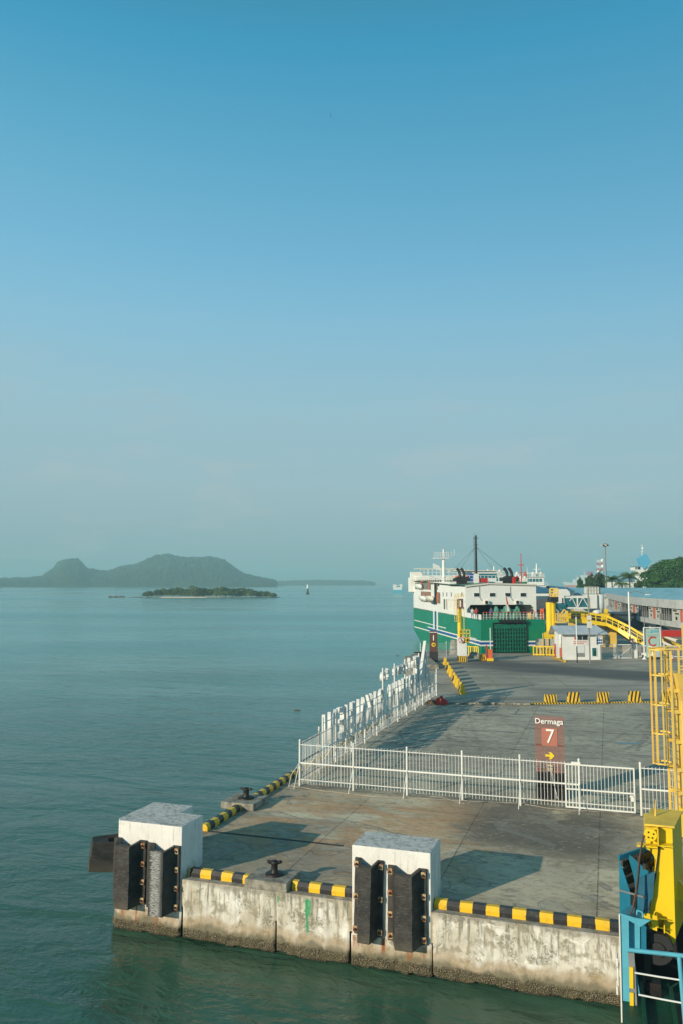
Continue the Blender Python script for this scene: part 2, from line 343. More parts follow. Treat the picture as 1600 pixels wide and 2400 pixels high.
    # darker along the foot of the kerbs and fence, then small speckle
    edge = s.M('MAXIMUM', s.M('MULTIPLY', s.rng(Yc, 1.5, 0.6), s.rng(Yc, 0.2, 0.4)), s.M('MAXIMUM', s.rng(X, -9.1, -9.9), s.rng(s.M('ABSOLUTE', s.M('SUBTRACT', Yc, 12.9)), 0.7, 0.1))); col = s.mix(s.M('MULTIPLY', edge, s.rng(b, 0.35, 0.6, 0.15, 0.7)), col, (0.13, 0.12, 0.095))
    md = s.noise(s.map(p, (0.8, 1.7, 1), rot=(0, 0, R(12))), 4.5, 6, 0.72); col = s.mix(s.rng(md, 0.53, 0.64, 0, 0.5), col, (0.16, 0.145, 0.115)); col = s.mix(s.rng(md, 0.44, 0.34, 0, 0.45), col, (0.66, 0.60, 0.46))
    col = s.mix(s.rng(c, 0.62, 0.72, 0, 0.35), col, (0.40, 0.38, 0.32)); col = s.mix(s.rng(c, 0.36, 0.28, 0, 0.4), col, (0.05, 0.05, 0.045))
    # slab joints
    for u0, v0, v1 in ((-5.4, 0.5, 36), (-0.2, 0.5, 44), (4.85, 0.5, 44), (10.2, 14, 44), (15.4, 14, 44)):
        l = s.M('MULTIPLY', s.rng(s.M('ABSOLUTE', s.M('SUBTRACT', X, u0)), 0.03, 0.01), s.M('MULTIPLY', s.M('GREATER_THAN', Yc, v0), s.M('LESS_THAN', Yc, v1)))
        col = s.mix(s.M('MULTIPLY', l, s.rng(b, 0.35, 0.6, 0.25, 0.75)), col, (0.05, 0.048, 0.04))
    for v0 in (10.6, 27.0):
        l = s.rng(s.M('ABSOLUTE', s.M('SUBTRACT', Yc, v0)), 0.04, 0.015); col = s.mix(s.M('MULTIPLY', l, 0.4), col, (0.03, 0.03, 0.028))
    return s.end(col, s.rng(b, 0.3, 0.7, 0.75, 0.92), s.bump(s.M('ADD', c, b), 0.25, 0.02), 0, 0.3)
M_DECK = m_deck()
pts = [(-8.5, 0.02), (5.6, 0.02), (5.6, 6.0), (70, 6.0), (70, 44.6), (-9.0, 44.6), (-10.6, 40), (-10.6, 5.0), (-10.6, 1.2), (-8.5, 1.2)]
pts = [(-8.5, 0.02), (5.6, 0.02), (5.6, 6.0), (70, 6.0), (70, 60), (-10.6, 60), (-10.6, 1.2), (-8.5, 1.2)]
q = MB().prism(pts, 1.0, D); quay = q.build("quay", M_DECK, loc=(OX, OY, 0), rotz=TH); struct(quay)
MB().prism([(-8.3, .6), (5.4, .6), (5.4, 6.2), (69, 6.2), (69, 59), (-10.4, 59), (-10.4, 1.6), (-8.3, 1.6)], -2.0, 1.0).build('quay_core', paint('wet_dark_concrete', (.05, .045, .035), .6, .3), quay)
# expansion step across the apron
j = MB().box(-10.6, -4.4, 4.93, 5.09, D - 0.02, D + 0.006).build("expansion_joint", paint("joint_filler", (0.05, 0.055, 0.05), 0.9, 0.4, 0, 3), loc=(OX, OY, 0), rotz=TH); struct(j)

# asphalt yard and land behind it, one level
def m_asph():
    s = Sh("yard_asphalt"); p = s.pos(); X, Yc, Z = s.xyz(p)
    a = s.noise(s.map(p, (0.35, 1.0, 1)), 0.25, 6, 0.6, 0.6); b = s.noise(s.map(p, (0.5, 1.6, 1)), 1.4, 5, 0.65); c = s.noise(p, 12, 4, 0.6)
    col = s.mix(s.rng(a, 0.32, 0.66), (0.22, 0.205, 0.17), (0.44, 0.40, 0.32)); col = s.mix(s.rng(b, 0.5, 0.75, 0, 0.6), col, (0.115, 0.115, 0.11))
    # newer dark road sweeping across to the ferry ramp
    r = s.M('ADD', Yc, s.M('MULTIPLY', s.noise(s.map(p, (0.4, 1, 1)), 0.12, 3, 0.5), 8.0)); cx = s.M('ADD', 104.0, s.M('MULTIPLY', s.M('POWER', s.M('MAXIMUM', s.M('SUBTRACT', X, 16.0), 0.0), 1.05), -0.72))
    dd = s.M('ABSOLUTE', s.M('SUBTRACT', r, cx)); road = s.rng(dd, 8.5, 4.0); col = s.mix(s.M('MULTIPLY', road, s.M('MULTIPLY', s.rng(X, 9.0, 20), 0.8)), col, (0.075, 0.077, 0.077))
    col = s.mix(s.rng(c, 0.6, 0.72, 0, 0.3), col, (0.30, 0.29, 0.26))
    return s.end(col, 0.85, s.bump(s.M('ADD', c, b), 0.25, 0.02), 0, 0.3)
M_ASPH = m_asph()
A = [P(1050, 1649), P(1012, 1633), P(985, 1605), P(968, 1592), P(962, 1560), P(960, 1535), P(985, 1526), P(1050, 1524), P(1118, 1532), P(1150, 1531), P(1236, 1531), P(1262, 1532)]
pl = [(p.x, p.y) for p in A] + [(31.5, 123), (36, 170), (45, 240), (66, 262), (95, 330), (140, 400), (420, 640), (900, 700), (900, 100), (120, 62), P(1900, 1648).xy[:]]
pl = pl[::-1]
g = MB().prism(pl, -1.5, D + 0.02).build("yard_ground", M_ASPH); struct(g)

# ------------------------------------------------------------------ quay wall with its tide line
def m_wall():
    s = Sh("quay_wall_concrete"); p = s.dock(); X, Yc, Z = s.xyz(p); pw = s.pos()
    big = s.noise(p, 0.8, 5, 0.6, 0.4); med = s.noise(p, 3.0, 6, 0.65, 0.3); fine = s.noise(p, 14, 5, 0.7)
    run = s.noise(s.map(p, (7, 7, 0.7)), 1.0, 6, 0.65, 0.2); run2 = s.noise(s.map(p, (2.2, 2.2, 0.35), (5, 0, 0)), 1.0, 5, 0.6, 0.3)
    col = s.mix(s.rng(big, 0.35, 0.62), (0.50, 0.46, 0.36), (0.68, 0.65, 0.57))
    col = s.mix(s.rng(run2, 0.5, 0.68, 0, 0.75), col, (0.80, 0.79, 0.74))
    col = s.mix(s.M('MULTIPLY', s.rng(run, 0.48, 0.62), s.rng(Z, 0.7, 1.5, 0.2, 0.92)), col, (0.22, 0.215, 0.17))
    col = s.mix(s.rng(med, 0.50, 0.62, 0, 0.75), col, (0.27, 0.24, 0.17))
    mil = s.M('MULTIPLY', s.rng(s.noise(p, 1.4, 6, 0.7, 0.5), 0.50, 0.62), s.rng(fine, 0.42, 0.58)); col = s.mix(s.M('MULTIPLY', mil, 0.85), col, (0.15, 0.145, 0.105)); col = s.mix(s.rng(s.noise(s.map(p, (1, 1, 1), (9, 3, 2)), 1.1, 4, 0.6, 0.6), 0.56, 0.64, 0, 0.8), col, (0.84, 0.82, 0.75))
    ztop = s.M('ADD', Z, s.M('MULTIPLY', big, 0.5)); col = s.mix(s.rng(ztop, 1.95, 2.15, 0, 0.7), col, (0.24, 0.22, 0.18))
    zz = s.M('ADD', Z, s.M('MULTIPLY', s.M('SUBTRACT', s.noise(s.map(p, (1, 1, 0.4)), 1.1, 5, 0.6), 0.5), 0.9))
    col = s.mix(s.rng(zz, 0.90, 0.62, 0, 0.7), col, (0.36, 0.27, 0.16))
    col = s.mix(s.rng(zz, 0.60, 0.40, 0, 0.8), col, (0.125, 0.118, 0.075))
    # barnacles in the tidal band
    zb = s.M('ADD', Z, s.M('MULTIPLY', s.M('SUBTRACT', med, 0.5), 0.35)); band = s.rng(zb, 0.40, 0.28)
    v = s.vor(p, 26); v2 = s.vor(p, 55)
    bc = s.mix(s.rng(v, 0.14, 0.42), (0.50, 0.44, 0.30), (0.075, 0.062, 0.035)); bc = s.mix(s.rng(v2, 0.3, 0.1, 0, 0.6), bc, (0.72, 0.66, 0.5)); bc = s.mix(s.rng(med, 0.45, 0.6, 0, 0.6), bc, (0.12, 0.10, 0.055))
    col = s.mix(band, col, bc)
    col = s.mix(s.rng(zb, 0.10, 0.02, 0, 0.8), col, (0.05, 0.04, 0.025))
    # rust runs below the fender bolts
    for u0, w0, z0, z1 in ((-2.32, .17, .55, 1.2), (-1.45, .09, .5, 1.2), (-0.62, .13, .42, 1.2), (-2.15, .06, .6, 1.1), (-10.75, .15, .45, 1.1), (-10.2, .06, .3, 1.05), (-9.45, .12, .3, 1.0), (-9.2, .06, .35, 1.0), (-0.15, .07, 0.5, .85)):
        m = s.M('MULTIPLY', s.rng(s.M('ABSOLUTE', s.M('SUBTRACT', s.M('ADD', X, s.M('MULTIPLY', med, 0.1)), u0 + 0.05)), w0, w0 * 0.3), s.M('MULTIPLY', s.rng(Z, z0 - 0.1, z0 + 0.15), s.M('LESS_THAN', Z, z1)))
        col = s.mix(s.M('MULTIPLY', m, s.rng(run, 0.38, 0.55, 0.2, 0.95)), col, (0.30, 0.095, 0.02))
    # spilled green paint
    for u0, w0, z0 in ((-3.92, .13, 1.3), (-3.94, .055, 0.75), (-4.95, .05, 1.55)):
        m = s.M('MULTIPLY', s.rng(s.M('ABSOLUTE', s.M('SUBTRACT', s.M('ADD', X, s.M('MULTIPLY', med, 0.16)), u0 + 0.08)), w0, w0 * 0.5), s.M('MULTIPLY', s.rng(Z, z0 - 0.05, z0 + 0.1), s.rng(s.M('ADD', Z, s.M('MULTIPLY', fine, 0.2)), 1.95, 1.85)))
        col = s.mix(s.M('MULTIPLY', m, s.rng(run, 0.36, 0.5, 0.3, 0.9)), col, (0.03, 0.30, 0.12))
    col = s.mix(s.rng(fine, 0.6, 0.72, 0, 0.35), col, (0.15, 0.14, 0.11))
    h = s.M('ADD', s.M('ADD', med, s.M('MULTIPLY', fine, 0.5)), s.M('MULTIPLY', s.M('MULTIPLY', v, band), -2.5))
    return s.end(col, 0.85, s.bump(h, 0.7, 0.035), 0, 0.3)
M_WALL = m_wall()
def wall_face(mb, u0, u1, z1, v0=0.0, step=0.045, lip=0.0, seed=0.0, z0=-0.35, side=False, bulge=1.0):
    nx = max(2, int((u1 - u0) / step)); nz = int((z1 - z0) / step); vs = []; fs = []
    for k in range(nz + 1):
        z = z0 + (z1 - z0) * k / nz
        for i in range(nx + 1):
            u = u0 + (u1 - u0) * i / nx; q = Vector((u * 1.0 + seed, 3.1 + seed, z))
            d = 0.025 * mn.noise(q * 1.7) + 0.018 * mn.noise(q * 6)
            t = max(0, min(1, (0.62 - z + 0.25 * mn.noise(q * 0.9)) / 0.3)); d += bulge * t * (0.05 + 0.05 * mn.noise(q * 1.3) + 0.045 * mn.noise(q * 4) + 0.03 * mn.noise(q * 14))
            zb = 0.02 + 0.14 * mn.noise(Vector((u * 0.8 + seed, 0, 0))) + 0.05 * mn.noise(Vector((u * 3.1, 5, 0)))   # ragged underside
            if z < zb: d = -0.5
            e = min(i, nx - i)
            if e < 1: d = min(d, 0) - 0.02
            if k == nz: d -= 0.03
            vs.append((u, v0 - d, z) if not side else (v0 - d, u, z))
    for k in range(nz):
        for i in range(nx):
            a = k * (nx + 1) + i; fs.append((a, a + 1, a + nx + 2, a + nx + 1))
    mb.add(vs, fs, True)
wl = thing("quay_wall", "stained concrete quay wall with barnacled tide line and yellow black kerb above", "quay wall", (OX, OY, 0), TH)
for n_, (a, b) in enumerate(((-8.42, -5.05), (-5.0, -2.56), (0.1, 5.62))):
    mb = MB(); wall_face(mb, a, b, D + 0.006, 0.0, seed=a * 0.3 + 2)
    mb.add([(a, 0.03, D + .006), (b, 0.03, D + .006), (b, 0.30, D + .006), (a, 0.30, D + .006)], [(0, 1, 2, 3)])
    mb.build("wall_panel", M_WALL, wl)
mb = MB(); mb.box(-10.6, -10.45, 1.2, 60, -0.3, D - 0.01); mb.build("side_wall", M_WALL, wl)

# ------------------------------------------------------------------ fender blocks
def m_block():
    s = Sh("whitewashed_concrete"); p = s.dock(); X, Yc, Z = s.xyz(p); N = s.xyz(s.n('ShaderNodeNewGeometry').outputs['True Normal'])[2]
    a = s.noise(p, 1.6, 6, 0.65, 0.5); b = s.noise(p, 7, 6, 0.7); c = s.noise(p, 28, 4, 0.7); run = s.noise(s.map(p, (8, 8, 0.8)), 1, 5, 0.6)
    col = s.mix(s.rng(a, 0.3, 0.7), (0.70, 0.69, 0.65), (0.82, 0.81, 0.76)); col = s.mix(s.rng(run, 0.54, 0.7, 0, 0.5), col, (0.40, 0.38, 0.31)); col = s.mix(s.M('MULTIPLY', s.rng(Z, 2.4, 1.9), s.rng(run, 0.4, 0.6, 0.1, 0.7)), col, (0.33, 0.29, 0.21)); col = s.mix(s.rng(b, 0.60, 0.66, 0, 0.55), col, (0.34, 0.33, 0.29))
    top = s.M('GREATER_THAN', N, 0.6); dirt = s.M('ADD', s.rng(b, 0.46, 0.62, 0, 0.9), s.rng(a, 0.5, 0.62, 0, 0.4), clamp=True)
    col = s.mix(s.M('MULTIPLY', top, s.M('ADD', s.M('MULTIPLY', dirt, 0.6), 0.3, clamp=True)), col, (0.27, 0.265, 0.25)); col = s.mix(s.rng(c, 0.64, 0.72, 0, 0.5), col, (0.3, 0.29, 0.26))
    return s.end(col, 0.8, s.bump(s.M('ADD', b, c), 0.35, 0.02), 0, 0.3)
M_BLOCK = m_block()
M_PLATE = stripes("x", (0, 0, 0), (0, 0, 0), 1)
def m_plate():
    s = Sh("rusty_galvanised_plate"); o = s.pos(); n = s.noise(o, 9, 5, 0.6); n2 = s.noise(o, 30, 3, 0.6)
    col = s.mix(s.rng(n, 0.42, 0.58), (0.55, 0.42, 0.24), (0.26, 0.09, 0.03)); col = s.mix(s.rng(n2, 0.55, 0.7), col, (0.10, 0.035, 0.015))
    return s.end(col, 0.7, None, 0.2)
M_PLATE = m_plate()
def m_rub():
    s = Sh("worn_fender_rubber"); o = s.obj(); X, Y2, Z = s.xyz(o); n = s.noise(o, 3, 5, 0.65); f = s.noise(s.map(o, (1, 1, 6)), 5, 5, 0.65); g = s.noise(o, 22, 4, 0.6)
    col = s.mix(s.rng(n, 0.3, 0.7), (0.020, 0.021, 0.021), (0.060, 0.058, 0.053)); col = s.mix(s.M('MULTIPLY', s.rng(f, 0.54, 0.66, 0, 0.5), s.M('LESS_THAN', Y2, -0.45)), col, (0.16, 0.155, 0.14)); col = s.mix(s.rng(g, 0.62, 0.75, 0, 0.4), col, (0.16, 0.15, 0.13)); col = s.mix(s.rng(Z, 0.35, 0.0, 0, 0.5), col, (0.11, 0.095, 0.065))
    return s.end(col, 0.72, s.bump(s.M('ADD', f, g), 0.25, 0.015), 0, 0.35)
M_RUB = m_rub()
def m_rubscuff():
    s = Sh("scuffed_fender_rubber"); o = s.obj(); X, Y2, Z = s.xyz(o); n = s.noise(o, 3, 5, 0.65); f = s.noise(s.map(o, (1.4, 1, 9)), 5, 5, 0.7); g = s.noise(o, 22, 4, 0.6)
    col = s.mix(s.rng(n, 0.3, 0.7), (0.028, 0.030, 0.030), (0.055, 0.054, 0.050))
    m = s.M('MULTIPLY', s.rng(s.M('ABSOLUTE', s.M('ADD', X, s.M('MULTIPLY', s.M('SUBTRACT', f, 0.5), 0.5))), 0.24, 0.12), s.M('MULTIPLY', s.M('LESS_THAN', Y2, -0.48), s.rng(f, 0.36, 0.6)))
    col = s.mix(s.M('MULTIPLY', m, 0.85), col, (0.42, 0.43, 0.42))
    return s.end(col, 0.72, s.bump(s.M('ADD', f, g), 0.3, 0.015), 0, 0.35)
M_SCUFF = m_rubscuff()
def fender(parent, loc, h, wd=1.3, rot=(0, 0, 0), mat=None, label=None, plates=(1, 1), tooth=0.0, nplate=4):
    k = wd / 1.3
    pl = [(-.62 * k, 0), (-.62 * k, -.09), (-.46 * k, -.12), (-.27 * k, -.56), (.27 * k, -.56), (.46 * k, -.12), (.62 * k, -.09), (.62 * k, 0), (.36 * k, 0), (.20 * k, -.33), (-.20 * k, -.33), (-.36 * k, 0)]
    mb = MB(); nn = 10; npt = len(pl)
    vs = []
    for j in range(nn + 1):
        z = h * j / nn
        for i, (a, b) in enumerate(pl):
            wob = 0.012 * mn.noise(Vector((a * 3 + loc[0], b * 3, z * 2.3 + loc[0])))
            zz = z
            if j == nn and b < -0.3: zz = z - 0.10
            if j == 0 and b < -0.3: zz = z - 0.06
            vs.append((a + wob, b + wob, zz))
    fs = [(j * npt + i, j * npt + (i + 1) % npt, (j + 1) * npt + (i + 1) % npt, (j + 1) * npt + i) for j in range(nn) for i in range(npt)]
    fs += [tuple(range(npt))[::-1], tuple(range(nn * npt, (nn + 1) * npt))]
    o = mb.add(vs, fs).build("rubber_fender", mat or M_RUB, parent, 0.0, loc); o.rotation_euler = rot
    if label: o['label'] = label
    for s_, on in ((-1, plates[0]), (1, plates[1])):
        if not on: continue
        for j in range(nplate):
            zc = h * (0.07 + 0.86 * j / (nplate - 1)); b = MB()
            b.box(s_ * .535 * k - .085, s_ * .535 * k + .085, -0.165, -0.10, zc - .09, zc + .09)
            b.build("bolt_plate", M_PLATE, o, 0.02); 
            c = MB(); c.tube((s_ * .535 * k, -0.162, zc), (s_ * .535 * k, -0.215, zc), 0.038, 6); c.build("bolt", m_iron, o)
    return o
def block(label, poly, top, u0, u1):
    t = thing("fender_block", label, "concrete block", (OX, OY, 0), TH, "whitewashed fender blocks on the quay corner and front")
    b = MB(); b.prism(poly, 0.4, top); b.build("concrete_block", M_BLOCK, t, 0.03)
    m = MB(); wall_face(m, u0, u1, 0.95, -0.015, seed=u0 + 9); m.build("tidal_base", M_WALL, t)
    return t
b1 = block("left whitewashed block at the quay corner, notched at the back, with three black rubber fenders",
           [(-11.0, 0.0), (-8.5, 0.0), (-8.5, 1.5), (-9.4, 1.5), (-9.4, 2.45), (-11.1, 2.45), (-11.15, 0.25)], 3.62, -11.1, -8.48)
m = MB(); wall_face(m, 0.05, 2.4, 0.95, -11.12, side=True, seed=4); m.build("tidal_base", M_WALL, b1)
b2 = block("right whitewashed block in the middle of the quay front with two tall black rubber fenders",
           [(-2.47, 0.0), (0.06, 0.0), (0.06, 1.5), (-2.47, 1.5)], 3.64, -2.5, 0.07)
fender(b1, (-10.48, 0, 0.95), 2.1, 1.34, label="dark rubber fender at the block's left corner", nplate=4, plates=(0, 1))
fender(b1, (-9.16, 0, 0.88), 2.12, 1.3, mat=M_SCUFF, label="rubber fender with a white scuffed front", nplate=4, plates=(0, 1))
o = fender(b1, (-11.2, 0.75, 1.75), 1.1, 1.0, rot=(R(-8), R(9), R(-50)), label="short broken rubber fender sticking out over the water", plates=(0, 0), nplate=2); o.scale = (1.0, 2.3, 1)
fender(b2, (-1.93, 0, 1.0), 2.28, 0.95, label="narrow torn rubber fender", plates=(1, 1), nplate=3, rot=(0, R(1.2), 0))
fender(b2, (-0.67, 0, 0.95), 2.22, 1.28, label="wide rubber fender with rusty bolt plates", nplate=4)

# ------------------------------------------------------------------ kerbs
def kerb(u0, v0, u1, v1, label, phase=0.0):
    L = math.hypot(u1 - u0, v1 - v0); a = math.atan2(v1 - v0, u1 - u0)
    t = dthing("kerb_rail", label, "kerb", u0, v0, D, "yellow and black kerbs on the quay edge", a)
    n = max(2, int(L / 0.1)); mb = MB(); pr = [(-.16, 0), (.16, 0), (.17, .14), (.09, .26), (-.09, .26), (-.17, .14)]
    vs = [(x, -y if False else y, z) for x in [L * i / n for i in range(n + 1)] for y, z in pr]
    vs = [(x + phase, y + 0.008 * mn.noise(Vector((x * 2, u0, 0))), z + 0.008 * mn.noise(Vector((x * 2, u0, 7)))) for x, y, z in vs]
    k = len(pr); fs = [(i * k + j, i * k + (j + 1) % k, (i + 1) * k + (j + 1) % k, (i + 1) * k + j) for i in range(n) for j in range(k)]
    fs += [tuple(range(k)), tuple(range(n * k, (n + 1) * k))[::-1]]
    mb.add(vs, fs).build("kerb_beam", m_kerb, t, loc=(-phase, 0, 0))
kerb(-8.38, 0.46, -6.2, 0.46, "striped kerb on the quay front between the corner block and the near bollard", 1.15)
kerb(-4.6, 0.46, -2.5, 0.46, "striped kerb on the quay front between the near bollard and the middle block", 0.2)
kerb(0.09, 0.46, 5.5, 0.46, "striped kerb running right from the middle block to the blue steel frame", 0.0)
kerb(-10.3, 4.95, -10.3, 8.1, "striped kerb on the quay's left edge between the corner block and the far bollard", 0.1)
kerb(-10.3, 9.7, -10.3, 34.0, "striped kerb on the quay's left edge running from the far bollard behind the fence", 0.0)

# ------------------------------------------------------------------ bollards on plinths
def m_plinth():
    s = Sh("rough_concrete"); o = s.pos(); n = s.noise(o, 3, 6, 0.65); c = s.noise(o, 20, 5, 0.7)
    col = s.mix(s.rng(n, 0.35, 0.65), (0.17, 0.16, 0.13), (0.36, 0.34, 0.28)); col = s.mix(s.rng(c, 0.58, 0.7, 0, 0.5), col, (0.09, 0.085, 0.07))
    return s.end(col, 0.9, s.bump(s.M('ADD', n, c), 0.6, 0.03), 0, 0.3)
M_PLINTH = m_plinth()
def bollard(u, v, z, label, rz=0.0, s_=1.0):
    t = dthing("mooring_bollard", label, "bollard", u, v, z, "iron mooring bollards on the quay edge", rz); t.scale = (.84, .84, .84)
    b = MB(); b.lathe([(0.44 * s_, 0), (0.44 * s_, 0.05), (0.38 * s_, 0.09), (0.20 * s_, 0.10)], 20); b.build("base_plate", m_iron, t)
    b = MB(); b.lathe([(0.2 * s_, 0.09), (0.16 * s_, 0.16), (0.15 * s_, 0.36), (0.18 * s_, 0.44), (0.19 * s_, 0.5), (0.13 * s_, 0.55), (0.02, 0.57)], 18); b.build("post", m_iron, t)
    for sg in (-1, 1):
        b = MB(); b.tube((0.1 * sg, 0, 0.46), (0.30 * sg * s_, 0, 0.50), 0.075, 10, 0.065).tube((0.30 * sg * s_, 0, 0.50), (0.36 * sg * s_, 0, 0.52), 0.065, 10, 0.03); b.build("horn", m_iron, t)
def plinth(u0, u1, v0, v1, h, label):
    t = dthing("bollard_plinth", label, "concrete plinth", u0, v0, D, "concrete plinths under the bollards"); b = MB(); b.box(0, u1 - u0, 0, v1 - v0, 0.0, h); b.build("plinth_slab", M_PLINTH, t, 0.03)
plinth(-6.15, -4.65, -0.02, 1.25, 0.30, "chipped concrete plinth on the quay front under the near bollard"); bollard(-5.35, 0.62, D + 0.30, "near iron bollard on the quay front between the two whitewashed blocks", R(15), .84)
plinth(-11.15, -9.55, 8.1, 9.75, 0.30, "square concrete plinth on the quay's left edge under the far bollard"); bollard(-10.3, 8.95, D + 0.30, "iron bollard on the quay's left edge between two striped kerbs", R(0))
p1, p2 = P(958, 1600), P(960, 1545)
t = thing("bollard_plinth", "weathered concrete plinth on the far left quay corner behind the letters", "concrete plinth", P(972, 1560), 0, "concrete plinths under the bollards")
MB().box(-0.9, 2.4, -4, 7, -1.6, 0.5).build("plinth_slab", M_PLINTH, t, 0.06)
pp = P(974, 1549); 
t2 = thing("mooring_bollard", "small dark bollard on the far left quay corner", "bollard", (pp.x + .3, pp.y - 1, pp.z + 0.5), 0, "iron mooring bollards on the quay edge")
MB().lathe([(0.4, 0), (0.2, 0.1), (0.17, 0.5), (0.25, 0.7), (0.1, 0.75)], 12).build("post", m_iron, t2)
for sg in (-1, 1): MB().tube((0.1 * sg, 0, 0.6), (0.7 * sg, 0, 0.7), 0.12, 8, 0.06).build("horn", m_iron, t2)

# ------------------------------------------------------------------ picket fences
def fence_run(t, x0, x1, posts, h=2.2, y=0.0, rmid=1.12, top=2.0, low=0.32, pick=0.155, pr=0.0115, along='x', ptop=0.0, braces=None, br=-1, pmat=None, postr=0.05, posth=None):
    mt = pmat or m_white
    def q(a, b, z): return (a, b, z) if along == 'x' else (b, a, z)
    for i, x in enumerate(posts):
        MB().tube(q(x, y, 0), q(x, y, (posth or h) + 0.02), postr, 10).lathe([(postr + .008, 0), (postr + .008, .02), (0.01, .05)], 10, q(x, y, (posth or h) + .01)).build("post", m_whiterust, t)
        if braces is None or i in braces:
            MB().tube(q(x, y, 1.2), q(x, y + br * 0.75, 0.02), 0.017, 6).build("brace", mt, t)
    for z, r in ((top, 0.016), (rmid, 0.032), (low, 0.016)):
        MB().bar(q(x0, y, z), q(x1, y, z), r * 2).build("rail", mt, t)
    xs = sorted(posts)
    for a, b in zip(xs, xs[1:]):
        if b > x1 + 0.01 or a < x0 - .01: continue
        n = int(round((b - a) / pick)); mb = MB()
        for i in range(1, n):
            x = a + (b - a) * i / n + random.uniform(-.006, .006); mb.tube(q(x, y - 0.02, 0.12), q(x + random.uniform(-.006, .006), y - 0.02, h - 0.12 + random.uniform(-.02, .02)), pr, 5)
        mb.build("picket_panel", mt, t)
ft = dthing("picket_fence", "white picket fence crossing the quay in front of the brown numbered sign", "fence", -9.25, 12.9, D, None, R(-0.6))
fence_run(ft, 0, 13.25, [0, 2.75, 5.42, 8.05, 10.68, 13.25])
fg = dthing("picket_fence", "short white picket fence bay between the sliding gate and the yellow ladder tower", "fence", 6.55, 12.85, D, None, 0)
fence_run(fg, 0, 1.75, [0, 1.75], braces=[])
MB().box(1.7, 1.95, -0.9, 0.35, 0.0, 2.05).build("end_panel", m_white, fg)
# sliding gate
gt = dthing("sliding_gate", "white framed sliding gate of upright bars at the right end of the picket fence", "gate", 3.42, 12.72, D, None, 0)
f = MB()
for a, b in (((-.02, 0, .14), (2.88, 0, .14)), ((-.02, 0, 1.98), (2.88, 0, 1.98)), ((0, 0, .14), (0, 0, 1.98)), ((2.86, 0, .14), (2.86, 0, 1.98)), ((0, 0, .92), (2.86, 0, .92))): f.bar(a, b, .06)
f.bar((0, 0, .34), (2.86, 0, .34), .03); f.build("gate_frame", m_white, gt)
f = MB()
for i in range(1, 19): f.tube((2.86 * i / 19, 0, .14), (2.86 * i / 19, 0, 1.97), .013, 5)
f.build("gate_bars", m_white, gt)
MB().box(2.70, 2.84, -.06, -.03, .6, .85).box(2.66, 2.80, -.09, -.02, .78, .84).build("latch", m_white, gt)
MB().box(0.25, 0.65, -.05, .05, 2.0, 2.10).build("roller_guide", m_white, gt)
# cable lying along the fence foot
def lay(pts, z=0.0, wob=0.06, n=6, seed=1):
    rnd = random.Random(seed); out = []
    for a, b in zip(pts, pts[1:]):
        for i in range(n):
            k = i / n; out.append((a[0] + (b[0] - a[0]) * k + rnd.uniform(-wob, wob), a[1] + (b[1] - a[1]) * k + rnd.uniform(-wob, wob), z))
    out.append((*pts[-1][:2], z)); return out
m_cable = paint("pale_cable", (0.42, 0.38, 0.31), 0.6, 0.3)
ct = dthing("ground_cable", "pale cable snaking over the concrete along the foot of the picket fence", "cable", 0, 0, D)
cpts = [G(680, 1843), G(760, 1855), G(870, 1868), G(950, 1871), G(1060, 1877), G(1120, 1880), G(1215, 1884), G(1290, 1897), G(1400, 1904), G(1500, 1908)]
MB().path(lay(cpts, 0.03, 0.03), 0.016, 5).build("cable", m_cable, ct)
ct = dthing("ground_cable", "second thin cable curving away from the fence foot in the middle bay", "cable", 0, 0, D)
MB().path(lay([G(985, 1860), G(1000, 1868), G(1040, 1873), G(1085, 1886), G(1150, 1880), G(1190, 1872)], 0.05, 0.03, seed=4), 0.012, 5).build("cable", m_cable, ct)
# guy wire of the corner post
ct = dthing("guy_wire", "slack wire stay from the corner fence post down to the kerb", "wire", -9.25, 12.9, D)
MB().path([(0, 0, 1.15), (-.35, -.25, .55), (-.45, -.35, 0)], 0.012, 5).build("wire", m_white, ct)
# side fence
fs_ = dthing("picket_fence", "white picket fence along the quay's left edge in front of the big letters", "fence", -9.25, 12.95, D)
posts = [0] + [2.75 * i for i in range(1, 12)] + [33.0]
fence_run(fs_, 0, 33.0, posts[1:], along='y', braces=None, br=-1, pick=0.17, posth=2.35)
fence_run(fs_, 0, 2.75, [0.02, 2.75], along='y', braces=[], pick=0.17)

# ------------------------------------------------------------------ the two rows of letters, seen from behind
m_letter = paint("letter_sheet_metal", (0.72, 0.73, 0.70), 0.5, 0.1, 0.1, 0.8)
UL = -9.75
lt = dthing("letter_sign", "lower row of tall white letters on poles along the quay edge, seen from behind", "letter sign", UL, 0, D)
def letter_row(t, body, v_far, v_near, z0, size_h, ext, sxk, group):
    # reads from the sea: starts at the far end
    n = len(body); step = (v_far - v_near) / n
    for i, ch in enumerate(body):
        if ch == ' ': continue
        vc = v_far - step * (i + 0.5)
        o = text("letter", ch, m_letter, t, (0, vc, z0 + size_h / 2), size_h / 0.72, sxk, ext, 0.03, rot=(math.pi / 2, 0, -math.pi / 2))
        hs = [v.co.y for v in o.data.vertices]; ws = [v.co.x for v in o.data.vertices]
        ky = size_h / max(1e-3, (max(hs) - min(hs))) if ch.isupper() else 1; c = (max(hs) + min(hs)) / 2 if ch.isupper() else 0
        kx = min(1.0, step * 0.86 / max(1e-3, max(ws) - min(ws))) if ch != 'I' else 1
        for v in o.data.vertices: v.co.y = (v.co.y - c) * ky; v.co.x *= kx
letter_row(lt, "PELABUHAN BAKAUHENI", 44.6, 17.2, 0.95, 1.72, 0.10, 0.95, 0)
